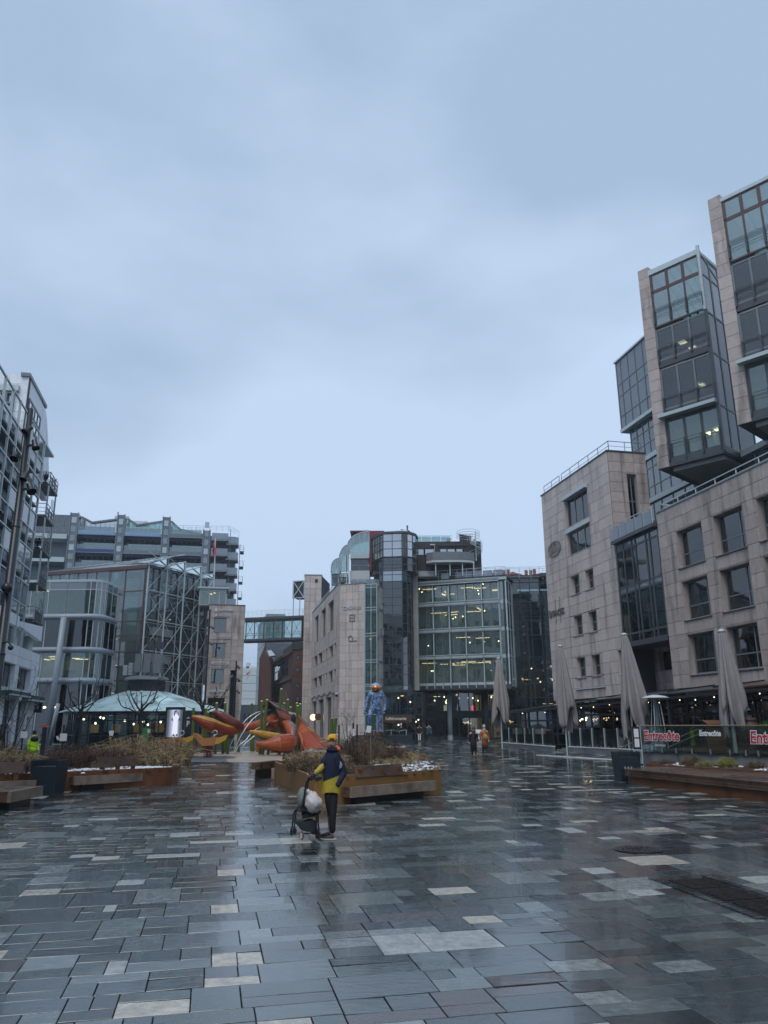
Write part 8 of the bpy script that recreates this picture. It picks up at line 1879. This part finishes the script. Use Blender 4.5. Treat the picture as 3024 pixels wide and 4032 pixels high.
L(t, tcn.outputs['Object'], no.inputs[0]); rp4 = N(t, 'ShaderNodeValToRGB'); rp4.color_ramp.elements[0].position = .44; rp4.color_ramp.elements[0].color = (.02, .045, .13, 1); rp4.color_ramp.elements[1].position = .58; rp4.color_ramp.elements[1].color = (.22, .34, .56, 1); L(t, no.outputs['Fac'], rp4.inputs[0]); L(t, rp4.outputs[0], b.inputs['Base Color']); b.inputs['Roughness'].default_value = .35; M['suit'] = m
sb = P(1480, 2886, 75.2); st_h = P(1480, 2691, 75.2).z - zt3 - .08; Hs = st_h / 1.0
pose = dict(pel=(0, 0, .50), waist=(.0, 0, .59), chest=(.0, 0, .74), neck=(.0, 0, .83), headb=(.0, 0, .86), head=(.0, 0, .92), shl=(-.12, 0, .79), ell=(-.19, -.02, .62), wrl=(-.225, -.06, .48), hal=(-.225, -.09, .42), shr=(.13, 0, .79), elr=(.20, -.02, .62), wrr=(.185, -.05, .47), har=(.165, -.08, .41), hpl=(-.075, 0, .47), knl=(-.14, -.11, .33), anl=(-.115, -.02, .10), tol=(-.115, -.10, .06), hpr=(.065, 0, .47), knr=(.09, 0, .25), anr=(.085, 0, .04), tor=(.085, -.09, .015))
ar, body, J = human((sb.x, 75.2, zt3 + .08), Hs, 'giant blue and white mottled astronaut statue with orange mirror visor, one knee raised', pose, M['suit'], fat=1.38, name='astronaut_statue', cat='statue')
body.scale = (1, 1, 1)
mb = MB(); mb.blob(J['head'] + Vector((0, 0, 0)), (.105 * Hs, .10 * Hs, .095 * Hs), 20, 14); mb.build('helmet', M['desk'] if 0 else mat('pale_blue_helmet', (.24, .34, .52), .3), ar, smooth=True, local=True)
M['visor'] = mat('orange_mirror_visor', (.75, .20, .03), .12, metal=.85); mb = MB(); mb.blob(J['head'] + Vector((0, -.035 * Hs, -.018 * Hs)), (.088 * Hs, .085 * Hs, .072 * Hs), 20, 14); mb.build('visor', M['visor'], ar, smooth=True, local=True)
for s in (-1, 1): MB().lathe(J['head'] + Vector((s * .10 * Hs, -.01, 0)), [(.025 * Hs, -.02 * Hs), (.03 * Hs, 0), (.02 * Hs, .02 * Hs)], 10, axis=(1, 0, 0)).build('ear_lamp', M['riderfin'], ar, smooth=True, local=True)
MB().lathe(J['neck'] + Vector((0, 0, -.005 * Hs)), [(.075 * Hs, 0), (.08 * Hs, .01 * Hs), (.07 * Hs, .02 * Hs)], 16).build('neck_ring', M['black'], ar, smooth=True, local=True)
for s in ('hal', 'har'):
 for k in range(4): p0 = J[s] + Vector(((k - 1.5) * .014 * Hs, 0, -.005 * Hs)); MB().tube([p0, p0 + Vector((0, -.005 * Hs, -.03 * Hs)), p0 + Vector((0, .008 * Hs, -.05 * Hs))], [.010 * Hs, .009 * Hs, .006 * Hs], 6).build('finger', M['suit'], ar, smooth=True, local=True)
for s, sx in (('anl', -1), ('anr', 1)): MB().blob(J[s] + Vector((0, -.03 * Hs, -.015 * Hs)), (.04 * Hs, .07 * Hs, .03 * Hs), 12, 8).build('boot', M['suit'], ar, smooth=True, local=True)
# --- people
C_ = lambda n, c, r_=.8, **k: mat(n, c, r_, var=k.get('var', .12), scale=k.get('scale', 8))
M['skin'] = C_('skin', (.50, .29, .20), .55, var=.05); M['navy'] = C_('navy_jacket_cloth', (.004, .010, .034), .8); M['yellow'] = C_('yellow_jacket_cloth', (.42, .32, .025), .6, var=.2); M['trouser'] = C_('black_trousers', (.008, .008, .011)); M['hatyel'] = C_('mustard_knit_hat', (.62, .34, .03), .9); M['orange'] = C_('orange_hood_lining', (.85, .14, .02), .7)
M['shoe'] = C_('dark_grey_shoe', (.03, .033, .036), .6); M['glove'] = C_('black_glove', (.010, .010, .014), .7); M['hairdark'] = C_('dark_beard_hair', (.018, .012, .010), .8); M['darkcoat'] = C_('black_padded_coat', (.010, .011, .020), .65); M['camel'] = C_('camel_brown_coat', (.33, .12, .035), .85, var=.1); M['cream2'] = C_('cream_wool', (.55, .50, .42), .95); M['hivis'] = mat('hi_vis_yellow_jacket', (.50, .85, .02), .6, var=.2, scale=5); M['teal'] = C_('teal_blue_parka', (.015, .06, .10)); M['whitec'] = C_('white_apron_cloth', (.70, .72, .72)); M['jeans'] = C_('dark_blue_jeans', (.02, .035, .07)); M['greyhat'] = C_('grey_knit_hat', (.07, .08, .09), .9); M['bagtan'] = C_('tan_leather_bag', (.42, .26, .13), .6)
def ring_coat(r, rings, mt, name, n=20, fold=.0):
 mb = MB(); k = len(rings)
 for (cx, cy_, z, rx, ry) in rings:
  for j in range(n):
   a = 6.2832 * j / n; f = 1 + fold * math.sin(5 * a + z * 3); mb.v.append((cx + rx * f * math.cos(a), cy_ + ry * f * math.sin(a), z))
 for i in range(k - 1):
  for j in range(n): a = i * n + j; b = i * n + (j + 1) % n; mb.f.append((a, b, b + n, a + n)); mb.t.append(.5); mb.m.append(0)
 mb.f.append(tuple(range(n))[::-1]); mb.f.append(tuple(range((k - 1) * n, k * n))); mb.t += [.5, .5]; mb.m += [0, 0]
 return mb.build(name, mt, r, smooth=True, local=True)
def sleeve(r, pts, rad, mt, name='sleeve'): return skin(name, pts, [(i, i + 1) for i in range(len(pts) - 1)], rad, mt, r)
def dress(r, J, H, coat, legs, hat, shoes, coatlen=.48, hood=None, coat_w=1.0):
 q = H; c = J['chest']; p = J['pel']
 ring_coat(r, [(p.x, p.y, coatlen * q, .105 * q * coat_w, .082 * q), (p.x, p.y, .52 * q, .102 * q * coat_w, .08 * q), (p.x, p.y, .62 * q, .092 * q * coat_w, .072 * q), (c.x, c.y, .75 * q, .108 * q, .078 * q), (c.x, c.y, .81 * q, .098 * q, .062 * q), (c.x, c.y, .85 * q, .045 * q, .045 * q)], coat, 'coat', fold=.03)
 for s in ('l', 'r'):
  sleeve(r, [J['sh' + s] + Vector((0, 0, -.01 * q)), J['el' + s], J['wr' + s]], [.046 * q, .038 * q, .030 * q], coat)
  skin('trouser_leg', [J['hp' + s], J['kn' + s], J['an' + s] + Vector((0, 0, .01 * q))], [(0, 1), (1, 2)], [.058 * q, .042 * q, .032 * q], legs, r)
  a = J['an' + s]; t_ = J['to' + s]; m_ = a.lerp(t_, .5); MB().blob((m_.x, m_.y, max(.022 * q, m_.z * .6)), (.026 * q, .06 * q, .022 * q), 10, 6).build('shoe', shoes, r, smooth=True, local=True)
 h = J['head']; MB().blob(h + Vector((0, 0, .015 * q)), (.052 * q, .060 * q, .062 * q), 14, 10).build('hat', hat, r, smooth=True, local=True)
 if hood: MB().blob(J['neck'] + Vector((0, .0, .018 * q)), (.062 * q, .058 * q, .03 * q), 12, 6).build('collar', hood, r, smooth=True, local=True)
def walker(pt, H, label, step, coat, legs, hat, shoes, coatlen, rot=0, arm=.3, hood=None, cw=1.0):
 r, b, J = human(tuple(pt), H, label, std_pose(step, arm), [M['skin']], rot); dress(r, J, H, coat, legs, hat, shoes, coatlen, hood, cw); return r, J
r, J = walker(G(1867, 2983), 1.72, 'person in long black padded coat and grey hat walking away', .5, M['darkcoat'], M['trouser'], M['greyhat'], M['trouser'], .22, hood=M['darkcoat'], cw=1.02)
r, J = walker(G(1910, 2977), 1.80, 'person in camel brown coat and cream hat walking away with tan backpack', .25, M['camel'], M['jeans'], M['cream2'], M['trouser'], .27, hood=M['cream2'])
mb = MB(); mb.blob(Vector((.05, -.16, 1.08)), (.15, .08, .17), 12, 8); mb.build('backpack', M['bagtan'], r, smooth=True, local=True); MB().box(-.09, .18, -.25, -.15, 1.06, 1.19).build('backpack_flap', M['bagtan'], r, local=True); MB().tube([(-.08, -.13, 1.45), (.05, -.17, 1.2)], .012, 5).build('strap', M['cream2'], r, local=True)
for s in ('wrl', 'wrr'): MB().blob(J[s], .055, 10, 6).build('cuff', M['cream2'], r, smooth=True, local=True)
wk = P(48, 2876, 37.5); base_z = gz(37.5); r, J = walker((wk.x, 37.5, base_z), 1.80, 'worker in bright yellow hi vis overall and dark cap behind the shrubs', .4, M['hivis'], M['hivis'], M['trouser'], M['trouser'], .42, rot=R(70), hood=M['darkcoat']) if 0 else walker((P(137, 2876, 37.5).x, 37.5, base_z), 1.76, 'worker in bright yellow hi vis overall and dark cap behind the shrubs', .5, M['hivis'], M['hivis'], M['trouser'], M['trouser'], .44, rot=R(50), hood=M['hivis'])
MB().blob((.0, -.08, 1.38), (.2, .12, .14), 10, 6).build('dark_shoulder_yoke', M['darkcoat'], r, smooth=True, local=True)
walker(G(1580, 2919), 1.76, 'person in white cap and white shoes striding past the statue', 1.1, M['darkcoat'], M['jeans'], M['whitec'], M['whitec'], .46, rot=R(-90), arm=.7)
walker(G(1652, 2920), 1.70, 'person in dark jacket with white cloth round the legs beside a chalk board', .1, M['darkcoat'], M['whitec'], M['trouser'], M['trouser'], .47, cw=.95)
walker(G(1672, 2915), 1.72, 'person in dark clothes standing behind the one with white cloth', .1, M['trouser'], M['trouser'], M['greyhat'], M['trouser'], .40)
walker(G(1690, 2918), 1.70, 'person in teal parka with fur hood standing at the arcade', .2, M['teal'], M['jeans'], M['hairdark'], M['trouser'], .36, hood=M['cream2'], cw=1.1)
cb_ = thing('chalk_board', 'small wooden framed chalk board beside the arcade entrance', 'sign', tuple(G(1640, 2914)))
q = G(1640, 2914); MB().box(q.x - .28, q.x + .28, q.y, q.y + .05, q.z + .05, q.z + .8).build('board', M['black'], cb_); MB().box(q.x - .32, q.x - .28, q.y - .02, q.y + .05, q.z, q.z + .84).box(q.x + .28, q.x + .32, q.y - .02, q.y + .05, q.z, q.z + .84).box(q.x - .28, q.x + .28, q.y - .02, q.y + .05, q.z + .8, q.z + .84).build('frame', M['benchlight'], cb_)
cb_ = thing('chalk_board', 'white pavement sign board between the two people walking away', 'sign', tuple(G(1885, 2915)))
q = G(1886, 2915); MB().slab([(q.x - .3, q.y, q.z + .1), (q.x + .3, q.y, q.z + .1), (q.x + .28, q.y + .25, q.z + 1.1), (q.x - .28, q.y + .25, q.z + 1.1)], (0, .04, 0)).build('board', M['paper'], cb_); MB().box(q.x - .2, q.x + .2, q.y - .02, q.y, q.z + .5, q.z + .7).build('printed_block', M['steel'], cb_)
# --- the man with the stroller (x to the right of the picture, y away, z up)
mg = G(1305, 3304); KM = 972.0
def Lm(X, Yp, d=0.0): return Vector(((X - 830) / KM, d, (2062 - Yp) / KM))
man = thing('person', 'smiling man in mustard hat and navy yellow jacket holding the stroller', 'person', tuple(mg))
hd = Lm(815, 300, -.02)
bv = [Lm(810, 1190, 0), Lm(820, 900, 0), Lm(830, 620, 0), Lm(825, 470, 0), Lm(815, 400, 0), Lm(815, 300, -.02), Lm(720, 560, -.03), Lm(600, 800, -.12), Lm(505, 870, -.20), Lm(450, 930, -.22), Lm(955, 580, .03), Lm(1045, 860, .05), Lm(940, 1060, -.06), Lm(895, 1130, -.10),
  Lm(770, 1230, -.03), Lm(800, 1620, -.03), Lm(800, 1960, .0), Lm(855, 1230, .05), Lm(850, 1620, .03), Lm(860, 1990, -.06)]
be = [(0, 1), (1, 2), (2, 3), (3, 4), (4, 5), (2, 6), (6, 7), (7, 8), (8, 9), (2, 10), (10, 11), (11, 12), (12, 13), (0, 14), (14, 15), (15, 16), (0, 17), (17, 18), (18, 19)]
br_ = [(.13, .10), (.12, .09), (.14, .10), .055, .065, .088, .03, .025, .022, .022, .03, .025, .022, .022, .07, .03, .025, .07, .03, .025]
skin('body', bv, be, br_, M['skin'], man)
MB().blob(hd + Vector((0, 0, -.005)), (.082, .098, .125), 20, 16).build('head', M['skin'], man, smooth=True, local=True)
MB().blob(hd + Vector((-.006, -.096, -.005)), (.014, .022, .03), 10, 8).build('nose', M['skin'], man, smooth=True, local=True)
for s in (-1, 1):
 MB().blob(hd + Vector((s * .082, .005, -.005)), (.014, .022, .032), 8, 6).build('ear', M['skin'], man, smooth=True, local=True)
 MB().blob(hd + Vector((-.004 + s * .032, -.088, .022)), (.014, .008, .007), 8, 6).build('eye', M['hairdark'], man, smooth=True, local=True)
 MB().blob(hd + Vector((-.004 + s * .033, -.088, .043)), (.022, .010, .006), 8, 6).build('eyebrow', M['hairdark'], man, smooth=True, local=True)
MB().blob(hd + Vector((-.004, -.078, -.105)), (.034, .032, .035), 10, 8).build('goatee', M['hairdark'], man, smooth=True, local=True); MB().tube([hd + Vector((-.036, -.088, -.062)), hd + Vector((-.004, -.101, -.042)), hd + Vector((.028, -.088, -.062))], .007, 6).build('moustache', M['hairdark'], man, smooth=True, local=True)
MB().tube([hd + Vector((-.026, -.092, -.058)), hd + Vector((-.004, -.099, -.064)), hd + Vector((.018, -.092, -.058))], .006, 6).build('lips', mat('lips', (.36, .12, .10), .5), man, smooth=True, local=True)
mb = MB(); mb.blob(hd + Vector((.004, .006, .075)), (.106, .115, .098), 22, 14); mb.lathe(hd + Vector((.003, .002, .035)), [(.100, 0), (.109, .012), (.108, .05), (.104, .058)], 22); mb.build('hat', M['hatyel'], man, smooth=True, local=True)
MB().box(hd.x - .032, hd.x + .048, hd.y - .118, hd.y - .098, hd.z + .048, hd.z + .090).build('hat_patch', M['black'], man, local=True); MB().box(hd.x - .016, hd.x + .034, hd.y - .121, hd.y - .118, hd.z + .056, hd.z + .074).build('patch_print', M['greyhat'], man, local=True)
jr = [(803, 1222, .205, .15), (805, 1100, .200, .15), (808, 960, .192, .145), (812, 820, .186, .145), (822, 680, .188, .14), (832, 560, .176, .125), (832, 490, .145, .105), (825, 440, .092, .092)]
mb = MB(); n = 36
for (X, Yp, rx, ry) in jr:
 c = Lm(X, Yp)
 for j in range(n): a = 6.2832 * j / n; f = 1 + .018 * math.sin(6 * a + Yp * .02) + .012 * math.sin(11 * a + Yp * .05); mb.v.append((c.x + rx * f * math.cos(a), c.y + ry * f * math.sin(a), c.z + (.012 * math.sin(3 * a) if Yp > 1200 else 0)))
sub_ = []
k = len(jr)
for i in range(k - 1):
 for j in range(n): a = i * n + j; b = i * n + (j + 1) % n; mb.f.append((a, b, b + n, a + n)); mb.t.append(.5); mb.m.append(0)
jk = mb.build('jacket', [M['navy'], M['yellow']], man, smooth=True, local=True)
sm_ = jk.modifiers.new('s', 'SUBSURF'); sm_.levels = 3; sm_.render_levels = 3
dg = bpy.context.evaluated_depsgraph_get(); m2 = bpy.data.meshes.new_from_object(jk.evaluated_get(dg)); jk.modifiers.clear(); jk.data = m2
zl_ = Lm(0, 965).z
for pl in m2.polygons:
 c = pl.center; pl.use_smooth = True; pl.material_index = 1 if c.z < zl_ + (c.x + .02) * .36 and c.z < Lm(0, 880).z else 0
 if c.x < -.178 and c.z < Lm(0, 640).z: pl.material_index = 1
sleeve(man, [Lm(725, 560, -.02), Lm(680, 640, -.04), Lm(655, 715, -.07)], [.082, .078, .07], M['navy'], 'right_upper_sleeve'); sleeve(man, [Lm(658, 705, -.07), Lm(600, 800, -.12), Lm(540, 838, -.16), Lm(498, 868, -.19)], [.070, .066, .056, .048], M['yellow'], 'right_sleeve')
ls = sleeve(man, [Lm(955, 570, .02), Lm(1000, 720, .03), Lm(1040, 880, .03), Lm(975, 1010, -.06), Lm(915, 1110, -.10)], [.082, .080, .078, .068, .058], M['navy'], 'left_sleeve')
MB().lathe(Lm(828, 440) + Vector((.0, -.005, -.02)), [(.125, 0), (.118, .04), (.100, .075), (.090, .08)], 20).build('collar', M['navy'], man, smooth=True, local=True)
MB().blob(Lm(925, 425, .03), (.075, .075, .058), 12, 8).build('orange_hood', M['orange'], man, smooth=True, local=True); MB().slab([Lm(845, 450, -.12), Lm(905, 455, -.10), Lm(980, 385, .0), Lm(905, 340, -.02)], (0, .03, 0)).build('hood_lining', M['orange'], man, local=True); MB().blob(Lm(965, 400, .07), (.06, .07, .055), 12, 8).build('hood', M['navy'], man, smooth=True, local=True)
bc = Lm(968, 715, -.066); bq = lambda x, z: bc + Vector((x, 0, z))
MB().tube([bq(.052 * math.cos(a), .060 * math.sin(a)) for a in [R(18 * i) for i in range(21)]], .0055, 6).build('badge_ring', M['whitec'], man, local=True)
MB().bar(bq(-.026, -.03), bq(-.018, .032), .010).bar(bq(-.020, .030), bq(.020, -.030), .010).bar(bq(.018, -.03), bq(.026, .032), .010).build('badge_letter', M['whitec'], man, local=True)
MB().tube([Lm(900, 500, -.09), Lm(870, 600, -.125), Lm(885, 720, -.12)], .014, 6).build('rucksack_strap', M['darkcoat'], man, smooth=True, local=True); MB().blob(Lm(1060, 850, .12), (.055, .10, .12), 10, 8).build('rucksack', M['darkcoat'], man, smooth=True, local=True)
for (nm, pts, rad) in (('trouser_leg', [Lm(775, 1200, -.02), Lm(790, 1420, -.02), Lm(815, 1640, .02), Lm(820, 1950, .04)], [.115, .095, .075, .056]), ('trouser_leg', [Lm(850, 1200, .0), Lm(855, 1420, -.03), Lm(850, 1640, -.06), Lm(850, 1960, -.06)], [.110, .098, .078, .062])): sleeve(man, pts, rad, M['trouser'], nm)
for (x, y_, d) in ((725, 1985, .06), (790, 2020, -.10)):
 c = Lm(x, y_, d); sh_ = skin('shoe', [Lm(x + 95, y_ - 10, d) , Lm(x + 30, y_ - 5, d), Lm(x - 55, y_ + 10, d), Lm(x - 110, y_ + 12, d)], [(0, 1), (1, 2), (2, 3)], [(.058, .05), (.062, .05), (.046, .036), (.034, .024)], M['shoe'], man)
 MB().prism([(c.x + .15 * math.cos(a) * (1.05) - .0, d + .052 * math.sin(a)) for a in [R(20 * i) for i in range(18)]], max(.002, c.z - .062), max(.002, c.z - .062) + .026).build('sole', M['greyhat'] if d > 0 else M['cream2'], man, local=True)
hc = Lm(440, 925, -.22)
skin('glove', [Lm(515, 868, -.19), Lm(470, 905, -.22), Lm(435, 935, -.22)], [(0, 1), (1, 2)], [(.042, .045), (.048, .036), (.046, .03)], M['glove'], man)
for i in range(4):
 p0 = Lm(425 - i * 3, 925, -.26 + i * .026); MB().tube([p0, p0 + Vector((-.035, -.002, -.02)), p0 + Vector((-.045, 0, -.055)), p0 + Vector((-.02, 0, -.075 + i * .004))], [.014, .0135, .012, .010], 7).build('finger', M['glove'], man, smooth=True, local=True)
MB().tube([Lm(465, 925, -.25), Lm(470, 960, -.27), Lm(440, 985, -.26)], [.016, .014, .011], 7).build('thumb', M['glove'], man, smooth=True, local=True)
stl = thing('stroller', 'black folding stroller with grey green hood, basket and front wheels', 'stroller', tuple(mg + Vector((-.5, 0, 0))))
def Ls(X, Yp, d): return Lm(X, Yp, d) + Vector((.5, 0, 0))
def tb(pts, r_, name, mt=None, n=8): return MB().tube(cr_spline([Ls(*p) for p in pts], 4) if len(pts) > 2 else [Ls(*p) for p in pts], r_, n).build(name, mt or M['glove'], stl, smooth=True, local=True)
for d in (-.24, .16):
 tb([(605, 950, d), (520, 948, d), (420, 955, d), (365, 1000, d), (335, 1120, d), (320, 1260, d), (290, 1400, d), (300, 1560, d)], .017, 'push_bar'); tb([(300, 1500, d), (430, 1580, d), (540, 1600, d), (560, 1800, d), (585, 1950, d)], .015, 'rear_leg')
 tb([(330, 1560, d), (180, 1510, d), (130, 1570, d), (110, 1720, d), (98, 1900, d)], .015, 'front_leg'); tb([(120, 1700, d), (300, 1850, d), (460, 1900, d), (540, 1880, d)], .010, 'basket_rail')
tb([(605, 950, -.24), (612, 950, -.04), (605, 950, .16)], .019, 'handle_grip'); tb([(420, 1575, -.24), (620, 1560, -.04), (420, 1575, .16)], .018, 'cross_bar'); tb([(330, 1935, -.2), (560, 1925, -.2)], .012, 'axle')
def wheel(X, Yp, d, r_, hub, ang=0):
 c = Ls(X, Yp, d); c.z = max(c.z, r_); ax_ = Vector((math.sin(R(ang)), math.cos(R(ang)), 0)); w = MB(); w.tube([c + (Vector((ax_.y, -ax_.x, 0)) * math.cos(a) + Vector((0, 0, 1)) * math.sin(a)) * (r_ - .012) for a in [R(24 * i) for i in range(16)]], .014, 7)
 o = w.build('wheel', M['black'], stl, smooth=True, local=True); h_ = MB().lathe(c - ax_ * .012, [(r_ * .75, 0), (r_ * .75, .024)], 16, axis=ax_).build('hub', hub, o, smooth=False, local=True)
wheel(98, 1900, -.24, .075, M['glove'], 60); wheel(110, 1930, .16, .075, M['glove'], 60); wheel(292, 1960, -.30, .078, M['cream2'], 60); wheel(480, 1930, .18, .075, M['glove'], 20); wheel(590, 1950, -.24, .09, M['glove'], 50)
M['hoodg'] = C_('grey_green_stroller_fabric', (.16, .19, .18), .8); mb = MB(); mb.blob(Ls(275, 1330, -.04), (.12, .21, .22), 16, 12); mb.build('hood', M['hoodg'], stl, smooth=True, local=True)
mb = MB(); mb.slab([Ls(255, 1350, -.22), Ls(330, 1320, -.22), Ls(400, 1570, -.22), Ls(270, 1600, -.22)], (0, .36, 0)); mb.build('seat_back', M['glove'], stl, local=True); mb = MB(); mb.slab([Ls(265, 1560, -.22), Ls(600, 1560, -.22), Ls(590, 1620, -.22), Ls(290, 1680, -.22)], (0, .36, 0)); mb.build('seat', M['glove'], stl, local=True)
mb = MB(); mb.slab([Ls(150, 1720, -.22), Ls(545, 1740, -.22), Ls(530, 1870, -.22), Ls(400, 1910, -.22), Ls(270, 1870, -.22)], (0, .36, 0)); mb.build('basket', mat('dark_mesh_basket', (.02, .022, .028), .8), stl, local=True); MB().blob(Ls(400, 1760, -.06), (.13, .12, .07), 12, 8, .1).build('packed_cloth', M['greyhat'], stl, smooth=True, local=True)
MB().bar(Ls(585, 960, -.24), Ls(572, 1125, -.24), .022, .006).build('hanging_strap', M['glove'], stl, local=True)
from mathutils import noise
M['bagw'] = mat('whitish_plastic_bag', (.55, .50, .50), .45, var=.08, scale=6)
bg_ = MB(); n, m_ = 30, 22; c = Vector((0, 0, 0))
for i in range(m_ + 1):
 th = math.pi * i / m_
 for j in range(n):
  ph = 6.2832 * j / n; d_ = Vector((math.sin(th) * math.cos(ph), math.sin(th) * math.sin(ph), math.cos(th))); f = 1 + .16 * noise.noise(d_ * 2.3) + .06 * noise.noise(d_ * 7); sq = 1 - .28 * max(0, d_.z); bg_.v.append((.168 * f * sq * d_.x - .04 * max(0, d_.z), .16 * f * sq * d_.y, .20 * f * d_.z))
for i in range(m_):
 for j in range(n): a = i * n + j; b = i * n + (j + 1) % n; bg_.f.append((a, a + n, b + n, b)); bg_.t.append(.5); bg_.m.append(0)
wb = thing('plastic_bag', 'full whitish plastic bag hanging from the stroller handle over the seat', 'bag', tuple(mg + Lm(505, 1370, -.30)))
bg_.build('bag_body', M['bagw'], wb, smooth=True, local=True)
o3 = Lm(505, 1370, -.30); MB().tube([Lm(400, 1190, -.3) - o3, Lm(380, 1100, -.26) - o3, Lm(390, 1050, -.24) - o3, Lm(410, 1110, -.26) - o3, Lm(420, 1190, -.3) - o3], .006, 5).build('bag_loop', M['glove'], wb, local=True); MB().blob(Lm(400, 1185, -.3) - o3, (.035, .04, .05), 8, 6, .15).build('bag_ear', M['bagw'], wb, smooth=True, local=True)
# --- damp winter air
m, t = newmat('haze_air'); out = N(t, 'ShaderNodeOutputMaterial'); pv = N(t, 'ShaderNodeVolumePrincipled'); pv.inputs['Color'].default_value = (.86, .92, 1, 1); pv.inputs['Density'].default_value = .0005; pv.inputs['Anisotropy'].default_value = .2
L(t, pv.outputs[0], out.inputs['Volume'])
hz = MB().box(-520, 520, -90, 910, -3, 60).build('haze', m); hz['kind'] = 'stuff'
